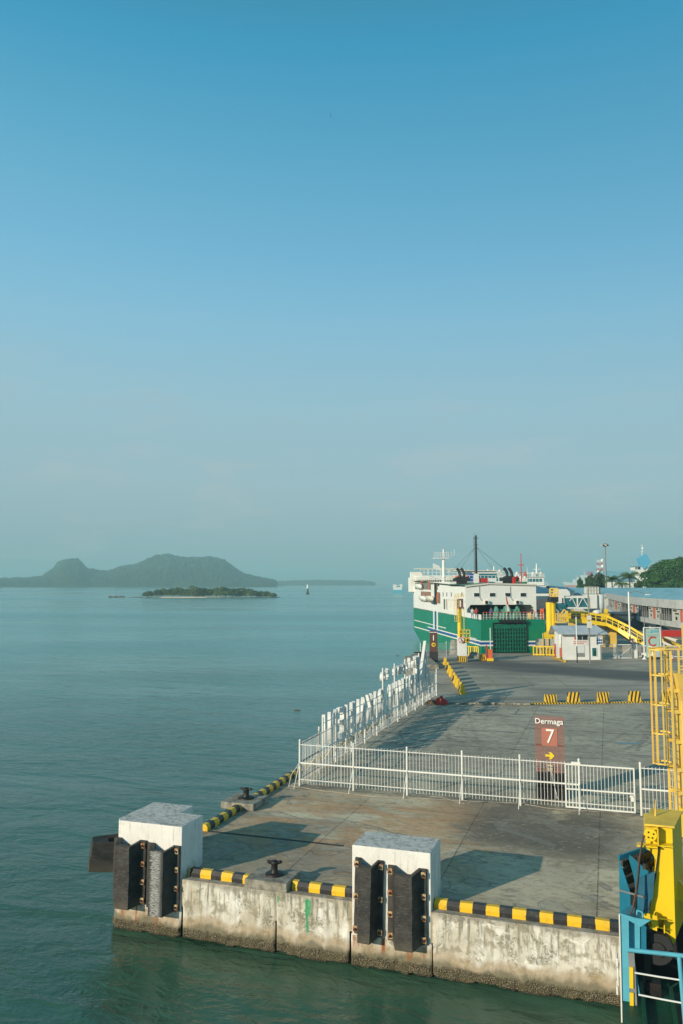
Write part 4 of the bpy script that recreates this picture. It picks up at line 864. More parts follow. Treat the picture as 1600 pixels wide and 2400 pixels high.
# distant red hulled ship
p = at(1322, 1372, 2300); k = 2300 / 1867
sh = thing("cargo_ship", "distant white and orange ship with a red funnel on the horizon behind the trees", "ship", (p.x, 2300, 0), 0)
MB().prism([(0, 9), (-3, 15), (12, 13), (30, 12), (95, 12), (95, 9), (90, 0), (6, 0)], 0, 16, 'y').build("hull", m_white, sh)
MB().prism([(2, 0), (1, 5), (95, 5), (90, 0)], -1, 0, 'y').build("orange_boot_top", m_orange, sh)
MB().box(28, 90, 0, 16, 12, 22).box(40, 80, 1, 15, 22, 28).box(50, 68, 2, 14, 28, 34).build("superstructure", m_white, sh)
MB().box(68, 84, 3, 12, 26, 44).build("funnel", paint("crimson_paint", (.5, .03, .12), .5), sh)
MB().tube((60, 8, 34), (60, 8, 55), 1, 6, .4).tube((38, 8, 22), (38, 8, 36), .6, 6).build("mast", m_white, sh)
# small boat off the ferry's bow
p = at(932, 1368, 900); bt = thing("small_ferry", "tiny blue and white ferry far out on the water left of the green ferry", "boat", (p.x - 5, 900, 0), 0)
MB().prism([(-1.5, 4), (0, 0), (9.5, 0), (10.5, 4)], 0, 6, 'y').build("hull", m_lblue, bt)
MB().box(-.5, 9, 1, 5, 4, 7).box(-1, 3, 1, 5, 7, 10).box(7, 9.5, 1, 5, 7, 10.5).box(3, 7, 1, 5, 8.8, 9.2).build("deckhouse", m_white, bt)

# ------------------------------------------------------------------ yard furniture
def jersey(label, p, L, h, mat, rz=0.0, lift=True, group="yellow and black concrete barriers on the yard", w_=0.55):
    t = thing("traffic_barrier", label, "barrier", p, rz, group)
    b = MB(); b.prism([(-w_ / 2, .0), (w_ / 2, 0), (w_ / 2, .12), (w_ * .28, .38), (w_ * .17, h), (-w_ * .17, h), (-w_ * .28, .38), (-w_ / 2, .12)], -L / 2, L / 2, 'x'); b.build("barrier_body", mat, t, .02)
    if lift: MB().box(-L * .32, -L * .2, -w_ / 2 - .01, w_ / 2 + .01, -.0, .07).box(L * .2, L * .32, -w_ / 2 - .01, w_ / 2 + .01, 0, .07).build("lifting_slot", m_dark, t)
    return t
Zg = D + 0.02
m_dia2 = stripes("yellow_black_slanted_paint", YEL, (0.03, 0.03, 0.025), 0.30, ang=R(-14), duty=0.5, wob=0.05)
for i, (xa, xb, yb, yt, lb) in enumerate(((235, 350, 778, 693, "lowest, leftmost barrier of the row along the striped bump, stripes bent"), (458, 573, 778, 672, "second barrier from the left along the striped bump, stripes leaning left"),
    (750, 858, 778, 670, "third barrier from the left along the striped bump, above the brown sign"), (1055, 1165, 772, 662, "fourth barrier from the left along the striped bump, near the ladder cage"), (1375, 1455, 770, 660, "barrier half hidden behind the yellow ladder cage"))):
    pa = P(1220 + xa / 4.126, 1460 + yb / 4.126, Zg); pb = P(1220 + xb / 4.126, 1460 + yb / 4.126, Zg); L = pb.x - pa.x; h = (yb - yt) / 4.126 / 1867 * pa.y
    jersey(lb, ((pa.x + pb.x) / 2, pa.y + .3, Zg), L, h - .05, m_dia if i % 2 == 0 else m_dia2, R(-3))
bp = [G(1100, 1649), G(1245, 1653), G(1600, 1646)]
t = thing("speed_bump", "low yellow and black striped bump running across the yard under the barriers", "speed bump", P(1245, 1651, Zg), math.atan2(P(1600, 1646).y - P(1245, 1651).y, P(1600, 1646).x - P(1245, 1651).x))
MB().prism([(0, 0), (.5, 0), (.4, .09), (.1, .09)], 0, 22, 'x').build("bump_strip", m_dia, t)
t = thing("concrete_ridge", "crumbling pale concrete kerb crossing the yard from the red bundle to the striped bump", "kerb", P(1040, 1650, Zg), math.atan2(P(1245, 1653).y - P(1040, 1650).y, P(1245, 1653).x - P(1040, 1650).x))
b = MB(); rnd = random.Random(3); x = 0
while x < 6.9:
    l = rnd.uniform(.5, 1.1); b.box(x, x + l - .05, 0, .75 + rnd.uniform(-.1, .1), 0, .12 + rnd.uniform(-.04, .06)); x += l
b.build("kerb_blocks", M_PLINTH, t, .03)
for i in range(9):
    k = i / 8; px = 1042 + 40 * k; py = 1558 + 68 * k ** .9
    q = P(px, py, Zg); nth = ["farthest", "second", "third", "fourth", "fifth", "sixth", "seventh", "eighth", "nearest"][i]
    jersey(f"{nth} barrier from the far end in the diagonal yellow row on the yard", q, 1.1, .85, m_dia if i % 3 == 1 else paint_cache("barrier_yellow", (.80, .50, .012)), R(88), True, "diagonal row of yellow barriers")
# red bundle
def lump(name, c, r, n, mat, parent=None, seed=1, flat=.5):
    rnd = random.Random(seed); bm = bmesh.new(); bmesh.ops.create_icosphere(bm, subdivisions=4, radius=1)
    for v in bm.verts: 
        k = 1 + .35 * mn.noise(v.co * 1.7 + Vector((seed, 0, 0))) + .2 * mn.noise(v.co * 5); v.co = Vector((v.co.x * r[0] * k, v.co.y * r[1] * k, max(-.2, v.co.z) * r[2] * k))
    me = bpy.data.meshes.new(name); bm.to_mesh(me); bm.free(); me.materials.append(mat)
    for p in me.polygons: p.use_smooth = True
    o = bpy.data.objects.new(name, me); sc.collection.objects.link(o); o.location = c
    if parent: o.parent = parent
    return o
t = thing("tarpaulin_bundle", "crumpled red tarpaulin bundle beside the end of the fence", "bundle", P(1033, 1650, Zg))
lump("red_tarpaulin", (0, 0, .05), (.52, .4, .5), 0, m_red, t); lump("brown_rope_coil", (-.75, .1, .03), (.5, .4, .25), 0, paint("old_rope", (.22, .15, .09), .9, .4), t, 4)
# painted lines
def line(pts, w_, mat, lab):
    mb = MB(); q = [P(*p, Zg + .006) for p in pts]
    for a, b in zip(q, q[1:]):
        d = (b - a).normalized(); s_ = Vector((d.y, -d.x, 0)) * w_ / 2; mb.quad(a - s_, b - s_, b + s_, a + s_)
    o = mb.build(lab, mat); struct(o)
m_line = paint("worn_white_line", (.40, .39, .35), .8, .4, 0, 2); m_yline = paint("worn_yellow_line", (.36, .28, .10), .8, .4, 0, 2)
for pts in ([(1083, 1660), (1078, 1666)], [(1136, 1654), (1122, 1672)], [(1160, 1661), (1148, 1670)], [(1214, 1661), (1203, 1674)], [(1070, 1655), (1215, 1661)], [(1120, 1671), (1203, 1674)], [(1013, 1678), (1004, 1684)]): line(pts, .12, m_line, "road_marking")
for pts in ([(1136, 1579), (1166, 1611)], [(1209, 1577), (1251, 1609)], [(1290, 1582), (1330, 1609)]): line(pts, .1, m_yline, "road_marking")
o = MB().prism([(math.cos(k) * .9, math.sin(k) * .35) for k in [i * .5236 for i in range(12)]], 0, .004).build("puddle", Sh("puddle_water").end((.03, .05, .06), .03), loc=P(1472, 1742, D + .004)); struct(o)
# traffic cone, small utility vehicle
t = thing("traffic_cone", "small red and white traffic cone right of the gates behind the yellow railing", "traffic cone", P(1574, 1547, Zg))
b = MB(); b.lathe([(.2, .04), (.05, .72)], 12).box(-.25, .25, -.25, .25, 0, .04).build("cone_body", m_red, t); MB().lathe([(.165, .2), (.125, .38)], 12).lathe([(.105, .48), (.075, .62)], 12).build("white_band", m_white, t)
q = P(1537, 1546, Zg); t = thing("utility_cart", "small white open cart parked behind the ladder cage near the zone C sign", "cart", (q.x, q.y, Zg), R(20))
MB().box(-.55, .55, 0, 2.2, .3, .75).box(-.55, .55, -.1, .2, .3, 1.1).build("cart_body", m_white, t, .06); MB().box(-.5, .5, .1, .16, 1.1, 1.6).build("windscreen", m_glass, t); MB().box(-.6, .6, 0, 2.0, 1.6, 1.68).build("canopy", m_white, t, .02)
for x in (-.5, .5):
    for y in (.2, 1.8): MB().tube((x - .06, y, .25), (x + .06, y, .25), .25, 14).build("wheel", m_black, t)

# totem sign 1
q = P(1015, 1551, Zg); t = thing("berth_sign", "dark brown sign with a white 1 and yellow arrow before the far quay fence", "sign", q, R(-8), "numbered berth signs")
kk = q.y / 1867; hh = (1551 - 1480) * kk; wd = 18 * kk; m_dbrown = paint("dark_brown_paint", (.10, .04, .035), .5, .1)
MB().box(-wd / 2, wd / 2, 0, .3, hh * .33, hh).build("panel", m_dbrown, t); MB().box(-wd / 2 - .06, wd / 2 + .06, -.06, .5, 0, hh * .33).build("base", m_blk, t)
MB().box(-wd / 2, wd / 2, -.03, -.002, hh - .22, hh - .15).build("top_band", m_ltr, t); text("numeral", "1", m_ltr, t, (0, -.04, hh * .76), .95, 1, .02, .01)
MB().lathe([(.26, 0), (.26, .03)], 16).build("arrow_disc", m_yellow, t, loc=(0, -.01, hh * .55)).rotation_euler = (math.pi / 2, 0, 0)
MB().prism([(x * .8, z * .8 + hh * .55) for x, z in arrow(1)], -.07, -.042, 'y').build("arrow", m_dark, t)
# far quay fence
a = P(984, 1548, Zg); b = P(1074, 1541, Zg); t = thing("picket_fence", "far picket fence on the quay end in front of the ferry's green side", "fence", a, math.atan2(b.y - a.y, b.x - a.x))
L = (b - a).length; fence_run(t, 0, L, [L * i / 3 for i in range(4)], h=2.2, pick=.17, braces=[])
# pale tapered tank
q = P(1064, 1534, Zg); t = tag(MB().lathe([(.75, 0), (.72, .2), (.55, 1.9), (.5, 2.0), (.1, 2.05)], 16).build("tapered_pier", M_PLINTH, loc=q), "pale tapered concrete pier between the far fence and the yellow tower", "pier")

# yellow tower with number 1
q = P(1083, 1551, Zg); k = q.y / 1867; t = thing("ramp_tower", "slim yellow ramp tower on a white base carrying a white number 1", "ramp tower", q, 0)
def zz(y): return (1551 - y) * k
MB().prism([(-.62, -.5), (.52, -.5), (.58, .6), (-.6, .6)], 0, .75).build("striped_foot", m_dia, t, .03)
MB().box(-.58, .5, -.4, .9, .75, zz(1494)).build("white_base", m_white, t, .02)
MB().tube((-.32, .1, zz(1494)), (-.32, .1, zz(1408)), .27, 14).build("column", m_yellow, t)
MB().tube((.25, .1, zz(1510)), (.25, .1, zz(1425)), .05, 6).build("side_pipe", m_yellow2, t)
b = MB(); railing(b, (-.4, -.3, zz(1494)), (.9, -.3, zz(1494)), .9, 3, .04); b.box(-.4, .9, -.3, .5, zz(1494) - .08, zz(1494)); b.build("platform", m_yellow, t)
MB().box(-.66, .14, -.25, -.17, zz(1429), zz(1406)).build("number_plate", paint("brown_plate", (.20, .10, .08), .5), t); text("numeral", "1", m_ltr, t, (-.26, -.27, zz(1418)), 1.05, 1, .02, .04)
b = MB()
for x in (-1.0, -.75, -.5): b.tube((x, -.3, zz(1458)), (x, -.3, zz(1398)), .03, 5)
for i in range(9): b.bar((-1.0, -.3, zz(1458) + i * .4), (-.5, -.3, zz(1458) + i * .4), .04)
railing(b, (-.9, -.3, zz(1404)), (.2, -.3, zz(1404)), .5, 3, .03); b.build("ladder_cage", m_yellow2, t)
def round_sign(label, px, py, dep, r, face, rim, mark, foot=True, base=None):
    p = at(px, py, dep); t = thing("round_sign", label, "sign", (p.x, p.y, Zg), 0, "round traffic signs on short posts"); z = p.z - Zg
    if foot: MB().tube((0, .05, 0), (0, .05, z + r), .04, 8).build("post", m_grey, t)
    for rr, yy, mt, nm in ((r, 0, rim, "rim"), (r * .82, -.012, face, "face")):
        o = MB().lathe([(rr, 0), (rr, .012)], 24).build(nm, mt, t, loc=(0, yy, z)); o.rotation_euler = (math.pi / 2, 0, 0)
    if mark == 'walk':
        MB().bar((-.02, -.035, z + .12), (.0, -.035, z - .02), .07).bar((0, -.035, z - .02), (-.12, -.035, z - .24), .045).bar((0, -.035, z - .02), (.12, -.035, z - .22), .045).bar((-.02, -.035, z + .08), (.14, -.035, z - .03), .035).lathe([(.045, -.045), (.05, 0), (.02, .045)], 8, (-.03, -.035, z + .2)).build("walking_figure", m_iron, t)
        MB().bar((-r * .55, -.05, z + r * .55), (r * .55, -.05, z - r * .55), .06).build("red_slash", m_red, t)
    else: MB().prism([(x * 1.1 * r / .32, zz_ * r / .32 + z) for x, zz_ in arrow(1)], -.05, -.03, 'y').build("arrow", m_iron, t)
    return t
d0 = q.y - .6
round_sign("round white no walking sign on the white base of the slim yellow tower", 1080, 1500, d0, .38, m_white, m_red, 'walk', False)
round_sign("round yellow arrow sign right of the slim yellow tower's white base", 1093, 1500, d0, .38, m_yellow, m_iron, 'arrow', True)
# striped barriers and barrier gate near the ferry ramp
q = P(1131, 1548, Zg); jersey("single striped barrier standing alone before the ferry's stern corner", q, 1.0, .8, m_dia, R(-5))
q = P(1111, 1542, Zg); tag(lump("rubble_heap", q, (.8, .8, .75), 0, M_PLINTH, None, 5), "pale rubble heap between the slim yellow tower and the lone striped barrier", "rubble")
q = P(1104, 1538, Zg); t = thing("steel_guard", "short yellow upright guard rail beside the slim yellow tower", "guard rail", q, R(-35)); b = MB(); railing(b, (-1, 0, 0), (1, 0, 0), 1.3, 7, .06, (1, .1)); b.build("rail_frame", m_yellow, t)
def barrier_gate(px, py, label, armtop, lean, group="orange barrier gates with raised arms", extra=True):
    q = P(px, py, Zg); k = q.y / 1867; t = thing("barrier_gate", label, "barrier gate", q, 0, group)
    MB().box(-.24, .24, -.2, .2, 0.12, 1.5).build("cabinet", m_orange, t, .03); MB().box(-.45, .35, -.35, .35, 0, .35).build("foot", m_yellow, t, .03)
    z = (py - armtop) * k; MB().bar((0, -.1, 1.4), (lean, -.1, z), .09).build("arm", m_white, t)
    if extra: MB().box(-.55, -.42, -.1, .1, .1, 2.0).build("side_post", m_red, t)
barrier_gate(1148, 1549, "orange barrier gate with upright white arm in front of the ferry's ramp", 1473, 0)
barrier_gate(1309, 1545, "orange barrier gate leaning its white arm by the grey roofed hut", 1483, -.35 + .9)
# ------------------------------------------------------------------ ramp towers and panels right of the ferry
def pz(px, py, dep): return at(px, py, dep)
t0 = at(1291, 1500, 119); t = thing("ramp_tower", "massive yellow twin cylinder ramp tower right of the ferry's stern", "ramp tower", (t0.x, 119, Zg), 0)
k = 119 / 1867
def X2(X, Y, dep=119): p = at(*z2(X, Y), dep); return p.x - t0.x, p.z - Zg
b = MB()
for X in (160, 190):
    x, z = X2(X, 770); b.tube((x, 0, 0), (x, 0, z), .5, 20)
b.build("cylinders", m_yellow, t)
a_ = X2(150, 712); c_ = X2(236, 762); MB().box(a_[0], c_[0], -1.2, .6, c_[1], a_[1]).build("dark_head", m_dark, t, .05)
a_ = X2(168, 625); c_ = X2(250, 710); b = MB()
for x in (a_[0], (a_[0] + c_[0]) / 2, c_[0]): b.bar((x, 0, c_[1]), (x, 0, a_[1]), .22)
for i in range(4): b.bar((a_[0], 0, c_[1] + (a_[1] - c_[1]) * i / 3), (c_[0], 0, c_[1] + (a_[1] - c_[1]) * i / 3), .2)
b.build("top_frame", m_yellow2, t)
a_ = X2(212, 680); c_ = X2(258, 1000); b = MB()
for x in (a_[0] + .2, c_[0] - .2): b.bar((x, 1.2, 0), (x, 1.2, a_[1]), .3)
for i in range(13): b.bar((a_[0] + .2, 1.2, c_[1] + (a_[1] - c_[1]) * i / 12), (c_[0] - .2, 1.2, c_[1] + (a_[1] - c_[1]) * i / 12), .12)
b.build("ladder_frame", m_yellow2, t)
a_ = X2(212, 968); c_ = X2(322, 905); b = MB(); b.box(a_[0], c_[0], -.8, 1.2, a_[1] - .2, a_[1]); railing(b, (a_[0], -.8, a_[1]), (c_[0], -.8, a_[1]), 1.15, 6, .05); b.build("platform", m_yellow2, t)
b = MB()
for X, w_ in ((125, 30), (175, 22), (205, 22), (95, 14)):
    x, z = X2(X, 1065 + (40 if X == 95 else 0)); b.box(x - w_ * k / 4.48 / 1.4, x + w_ * k / 4.48 / 1.4, -2.2, -1.2, 0, z)
x0, z0 = X2(80, 1080); x1, z1_ = X2(225, 1060); b.box(x0, x1, -2.3, -1.3, z0 - .6, z0); b.build("lower_frame", m_yellow, t)
MB().bar((X2(155, 690)[0] - 2.2, 0, X2(155, 690)[1]), (X2(155, 690)[0], 0, X2(155, 690)[1]), .35).build("boom", m_white, t)

# grey panels with yellow rail beside the ramp
a = P(1262, 1537, Zg); b_ = P(1305, 1542, Zg); an = math.atan2(b_.y - a.y, b_.x - a.x)
t = thing("panel_screen", "grey panel screen with yellow guard rail between the ferry ramp and the orange barrier gate", "screen", (a.x, a.y + 1.5, Zg), 0)
MB().box(0, 2.9, 0, .12, .1, 2.2).build("grey_panel", paint("light_grey_panel", (.45, .45, .42), .6, .15), t)
b = MB(); railing(b, (-.6, -.8, 0), (3.2, -1.9, 0), 1.25, 9, .07, (1, .1)); b.build("guard_rail", m_yellow, t)
for xx in (.9, 1.6): MB().bar((xx, -.2, 0), (xx, -.2, 3.0), .1).build("upright", m_yellow2, t)
a = P(1296, 1543, Zg); b_ = P(1316, 1550, Zg); t = thing("kerb_rail", "short black and yellow kerb under the leaning barrier gate by the hut", "kerb", a, math.atan2(b_.y - a.y, b_.x - a.x))
MB().box(0, (b_ - a).length, -.15, .15, 0, .25).build("kerb_beam", m_dia, t, .03)
MB().box((b_ - a).length, (b_ - a).length + 1.3, -.15, .15, 0, .22).build("kerb_end", m_dia, t, .03)

# ------------------------------------------------------------------ hut
hd = 105.0; h0 = at(1317, 1540, hd); k = hd / 1867
t = thing("guard_hut", "small white hut with grey metal gable roof beside the gates", "hut", (h0.x, hd, Zg), 0)
def H2(X, Y, dep=hd): p = at(*z2(X, Y), dep); return p.x - h0.x, p.z - Zg
wx = H2(692, 1100)[0]; ze = H2(400, 1100)[1]; zr_ = at(*z2(400, 1012), hd + 1.9).z - Zg; zo = at(*z2(400, 1098), hd - .75).z - Zg
MB().box(0, wx, 0, 3.8, 0, ze).prism([(0, ze), (3.8, ze), (1.9, zr_ - .1)], 0, .12, 'x').prism([(0, ze), (3.8, ze), (1.9, zr_ - .1)], wx - .12, wx, 'x').build("walls", m_white, t)
xl = H2(160, 1010)[0] + 1.0; xr = H2(757, 1100)[0] - .1
rm = MB(); s0 = -.75
rm.add([(xl, s0, zo), (xr + .2, s0, zo), (xr - .5, 1.9, zr_), (xl - .3, 1.9, zr_), (xl, 4.4, ze - .25), (xr + .2, 4.4, ze - .25)], [(0, 1, 2, 3), (3, 2, 5, 4)])
rm.add([(xl, s0, zo - .1), (xr + .2, s0, zo - .1), (xr - .5, 1.9, zr_ - .1), (xl - .3, 1.9, zr_ - .1), (xl, 4.4, ze - .35), (xr + .2, 4.4, ze - .35)], [(0, 3, 2, 1), (3, 4, 5, 2)])
rm.add([(xl, s0, zo - .1), (xr + .2, s0, zo - .1), (xr + .2, s0, zo), (xl, s0, zo)], [(0, 1, 2, 3)]).build("roof", m_roofgrey, t)
MB().box(-.7, -.45, -.25, 0.0, 0, ze - .1).box(-.45, 0, 1.0, 1.1, 0, ze - .2).build("porch_post", m_white, t)
def hrect(nm, X0, Y0, X1, Y1, mt, y=-.02, th=.04, par=t):
    a = H2(X0, Y0); b = H2(X1, Y1); return MB().box(a[0], b[0], y - th, y, b[1], a[1]).build(nm, mt, par)
wf = hrect("window", 450, 1112, 567, 1168, m_white); hrect("pane", 455, 1116, 503, 1164, m_glass, -.062, .01, wf); hrect("pane", 507, 1116, 562, 1164, m_glass, -.062, .01, wf)
hrect("wall_box", 423, 1133, 436, 1158, m_red, -.0, .12)
m_banner = paint("white_banner", (.72, .68, .66), .6, .05); m_redprint = paint("faded_red_print", (.55, .16, .12), .6, .1)
bo = hrect("banner", 408, 1168, 566, 1222, m_banner, -.0, .03)
for r_ in range(2):
    for i in range(9 if r_ == 0 else 7):
        hrect("banner_print", 416 + i * 16, 1178 + r_ * 18, 416 + i * 16 + 12, 1188 + r_ * 18, m_redprint, -.032, .006, bo)
ws = hrect("window", 604, 1243, 662, 1338, m_white); hrect("pane", 609, 1248, 655, 1332, m_teal, -.062, .01, ws); hrect("green_cabinet", 622, 1275, 650, 1333, m_dgreen, -.074, .01, ws)
hrect("low_window", 448, 1222, 530, 1300, paint("pale_board", (.66, .69, .68), .5, .1)); hrect("dark_grille", 448, 1303, 530, 1340, m_grey)
# rule board with rows of blue pictograms
q = P(1404, 1542, Zg); tb = thing("notice_board", "white notice board with rows of blue pictograms at the hut's right corner", "notice board", (at(*z2(650, 1120), 104).x, 104, Zg), 0)
bz = at(*z2(650, 1120), 104).z - Zg; bz0 = at(*z2(650, 1216), 104).z - Zg; bw = at(*z2(718, 1120), 104).x - at(*z2(650, 1120), 104).x
MB().box(0, bw, -.03, 0, bz0, bz).build("board", m_white, tb); MB().bar((bw * .8, .05, 0), (bw * .8, .05, bz), .07).build("post", m_grey, tb)
for r_ in range(2):
    for c in range(3):
        MB().lathe([(.13, 0), (.13, .01)], 14).build("pictogram", m_bluestripe, tb, loc=(bw * (.2 + .3 * c), -.032, bz0 + .25 + r_ * .36)).rotation_euler = (math.pi / 2, 0, 0)
for r_ in range(3): MB().box(bw * .18, bw * (.85 if r_ == 0 else .6), -.04, -.032, bz - .18 - .19 * r_, bz - .11 - .19 * r_).build("printed_line", m_bluestripe, tb)

# ------------------------------------------------------------------ white rail fence and gates by the hut
q = P(1333, 1543, Zg); gd = q.y; gk = gd / 1867
def zg_(y): return (1544 - y) * gk
x0 = at(1333, 1540, gd).x; t = thing("rail_fence", "white steel rail fence in front of the small white hut", "fence", (x0, gd - 1.0, Zg), 0)
Lf = at(1400, 1540, gd).x - x0; b = MB()
for i in range(6): b.bar((Lf * i / 5, 0, 0), (Lf * i / 5, 0, zg_(1512) - .1), .06)
b.bar((0, 0, .12), (Lf, 0, .12), .06).bar((Lf * .45, 0, zg_(1516)), (Lf, 0, zg_(1516)), .05).bar((.1, 0, zg_(1512)), (Lf * .55, 0, .9), .04); b.build("rails", m_white, t)
b = MB(); [b.bar((Lf * .2 + .14 * i, 0, .12), (Lf * .2 + .14 * i, 0, .75), .03) for i in range(20)]; b.build("short_bars", m_white, t)
def gate_leaf(X0, X1, label, flip):
    a = at(*z2(X0, 1362), gd); b2 = at(*z2(X1, 1362), gd); w_ = b2.x - a.x; hh = (1544 - 1513.5) * gk; t = thing("gate_leaf", label, "gate", (a.x, gd, Zg + .05), 0, "pair of white barred gate leaves")
    f = MB()
    for p_, q_ in (((0, 0, 0), (w_, 0, 0)), ((0, 0, hh), (w_, 0, hh)), ((0, 0, 0), (0, 0, hh)), ((w_, 0, 0), (w_, 0, hh))): f.bar(p_, q_, .09)
    f.build("gate_frame", m_white, t); f = MB()
    [f.bar((w_ * i / 16, 0, 0), (w_ * i / 16, 0, hh), .03) for i in range(1, 16)]; f.build("gate_bars", m_white, t)
    MB().bar((0, -.04, hh) if not flip else (0, -.04, .05), (w_, -.04, .05) if not flip else (w_, -.04, hh), .05).build("diagonal_brace", m_white, t)
gate_leaf(700, 872, "left leaf of the white double gate, brace falling to the right", False); gate_leaf(880, 1056, "right leaf of the white double gate, brace rising to the right", True)
for X0, X1, lb in ((672, 694, "square white gate post between the hut fence and the left gate leaf"), (1059, 1085, "square white gate post right of the double gate, under the round signs")):
    a = at(*z2(X0, 1362), gd); b2 = at(*z2(X1, 1362), gd); tag(MB().box(0, b2.x - a.x, -.2, .2, 0, zg_(1512.5) + .1).build("gate_post", m_white, None, .03, (a.x, gd, Zg)), lb, "gate post", "square white gate posts")
a = at(*z2(1088, 1362), gd); t = thing("picket_fence", "white picket fence running right from the double gate behind the zone C sign", "fence", (a.x, gd, Zg), 0)
fence_run(t, 0, 9.0, [0, 3, 6, 9], h=1.75, rmid=.2, top=1.7, low=.25, pick=.2, braces=[])
round_sign("round white no walking sign above the right gate post", 1250 + 1035 / 4.48, 1240 + 1175 / 4.48, gd - .5, .36, m_white, m_red, 'walk')
round_sign("round yellow arrow sign between the no walking sign and the zone C sign", 1250 + 1108 / 4.48, 1240 + 1172 / 4.48, gd - .5, .36, m_yellow, m_iron, 'arrow')

# zone C sign
q = P(1509, 1545, Zg); zd = q.y; k = zd / 1867; xa = 0; t = thing("zone_sign", "tall pale green zone sign with a red letter C in a white frame", "sign", (q.x, zd, Zg), 0)
def S2(X, Y): p = at(*z2(X, Y), zd); return p.x - q.x, p.z - Zg
xr2 = S2(1332, 1300)[0]; zt2 = S2(1160, 1035)[1]
for x in (0, xr2): MB().tube((x, 0, 0), (x, 0, zt2 + (0 if x == 0 else 0)), .07, 10).lathe([(.32, 0), (.08, .28)], 10, (x, 0, 0)).build("post", m_white, t)
MB().bar((0, 0, zt2), (xr2, 0, zt2), .12).build("top_bar", m_white, t)
a = S2(1172, 1048); b2 = S2(1318, 1278); m_pale = paint("pale_green_panel", (.36, .53, .46), .5, .06); bo = MB().box(a[0], b2[0], -.05, 0, b2[1], a[1]).build("panel", m_pale, t)
cx = (a[0] + b2[0]) / 2; text("letter", "C", m_red, t, (cx - .08, -.07, S2(1248, 1184)[1]), 1.75, .95, .01, .01)
text("lettering", "ZONA", paint("pale_blue_print", (.10, .40, .55), .5), t, (a[0] + (b2[0] - a[0]) * .68, -.06, S2(1270, 1074)[1]), .50, .72, .006, .02)
text("small_lettering", "ruang", paint("pale_blue_print2", (.16, .42, .52), .5), t, (a[0] + (b2[0] - a[0]) * .25, -.06, S2(1270, 1080)[1]), .36, .85, .006)
text("small_lettering", "TUNGGU", paint("faded_red_brown", (.30, .27, .25), .5), t, (cx, -.06, S2(1270, 1128)[1]), .3, 1.0, .006)
MB().box(a[0], b2[0], -.056, -.05, S2(0, 1111)[1] - .02, S2(0, 1111)[1] + .02).build("panel_seam", m_grey, t)
MB().box(a[0] - .02, a[0] + .9, -.03, .0, b2[1] - .9, b2[1] + .0).build("hanging_cover", m_pale, t)

# poles
def pole(label, px, ytop, base_y, r, mats, arm=None, dep=None):
    q = P(px, base_y, Zg); d_ = dep or q.y; p = at(px, ytop, d_); t = thing("utility_pole", label, "pole", (p.x, d_, Zg), 0, "slim poles in the yard"); h = p.z - Zg
    n = len(mats); z = 0
    for fr_, mt in mats: MB().tube((0, 0, z), (0, 0, h * fr_), r, 8).build("shaft", mt, t); z = h * fr_
    if arm: MB().path([(0, 0, h - .1), (arm * .5, 0, h + .05), (arm, 0, h - .35)], .05, 6).build("lamp_arm", m_grey, t); MB().box(arm - .25, arm + .45, -.12, .12, h - .48, h - .34).build("lamp_head", m_white, t, .03)
    return t, h
pole("slim pole, black below and white above, in front of the hut window", 1348.6, 1446, 1544, .07, [(.36, m_black), (1, m_white)], dep=101)
t, h = pole("tall grey pole with two small boxes crossing the hut roof", 1376.6, 1380, 1545, .09, [(1, m_grey)], dep=100.5)
MB().box(-.3, .3, -.3, -.1, h * .28 + 1.8, h * .28 + 2.6).box(-.25, .25, -.28, -.1, h * .28 + 2.8, h * .28 + 3.3).build("meter_box", m_cream, t)
pole("tall pole with black foot and white top carrying a lamp arm, before the yellow ramp", 1471.5, 1387, 1500, .12, [(.27, m_black), (1, m_white)], arm=2.6, dep=115)
pole("thin grey pole at the left edge of the zone C sign", 1508, 1446, 1544, .06, [(1, m_grey)], dep=110); pole("thin grey pole behind the right edge of the zone C sign", 1547, 1455, 1544, .06, [(1, m_grey)], dep=111)

# ------------------------------------------------------------------ yellow vehicle ramp
t = thing("vehicle_ramp", "curved yellow steel vehicle ramp sloping down to the yard behind the hut", "ramp", (0, 0, 0), 0)
dn = [123, 123, 123, 122.5, 121.5, 120]; tp = [(345, 938), (540, 948), (760, 982), (890, 1040), (1010, 1100), (1165, 1195)]; bt = [(345, 976), (540, 990), (770, 1022), (880, 1078), (1000, 1160), (1165, 1225)]
T = [at(*z2(*p), d) for p, d in zip(tp, dn)]; Bm = [at(*z2(*p), d) for p, d in zip(bt, dn)]
def strip(mb, A_, B_, dy=.0):
    for a, b, c, d in zip(A_, A_[1:], B_[1:], B_):
        off = Vector((0, .25, 0)); vs = [a, b, c, d, a + off, b + off, c + off, d + off]; mb.add(vs, [(0, 3, 2, 1), (4, 5, 6, 7), (0, 1, 5, 4), (3, 7, 6, 2), (0, 4, 7, 3), (1, 2, 6, 5)])
mb = MB(); strip(mb, T, Bm); mb.build("near_girder", m_yellow, t)
far_off = Vector((1.0, 7.5, 0)); Tf = [p + far_off for p in T]; mb = MB(); 
mb.add([(*p.xy, p.z - .25) for p in T] + [(*p.xy, p.z - .25) for p in Tf], [(i, i + 1, len(T) + i + 1, len(T) + i) for i in range(len(T) - 1)]); mb.build("road_deck", paint("dark_ramp_asphalt", (.07, .068, .062), .85, .3), t)
mb = MB(); strip(mb, [p + Vector((0, 0, .2)) for p in Tf], [p - Vector((0, 0, .7)) for p in Tf]); mb.build("far_girder", m_yellow2, t)
mb = MB()
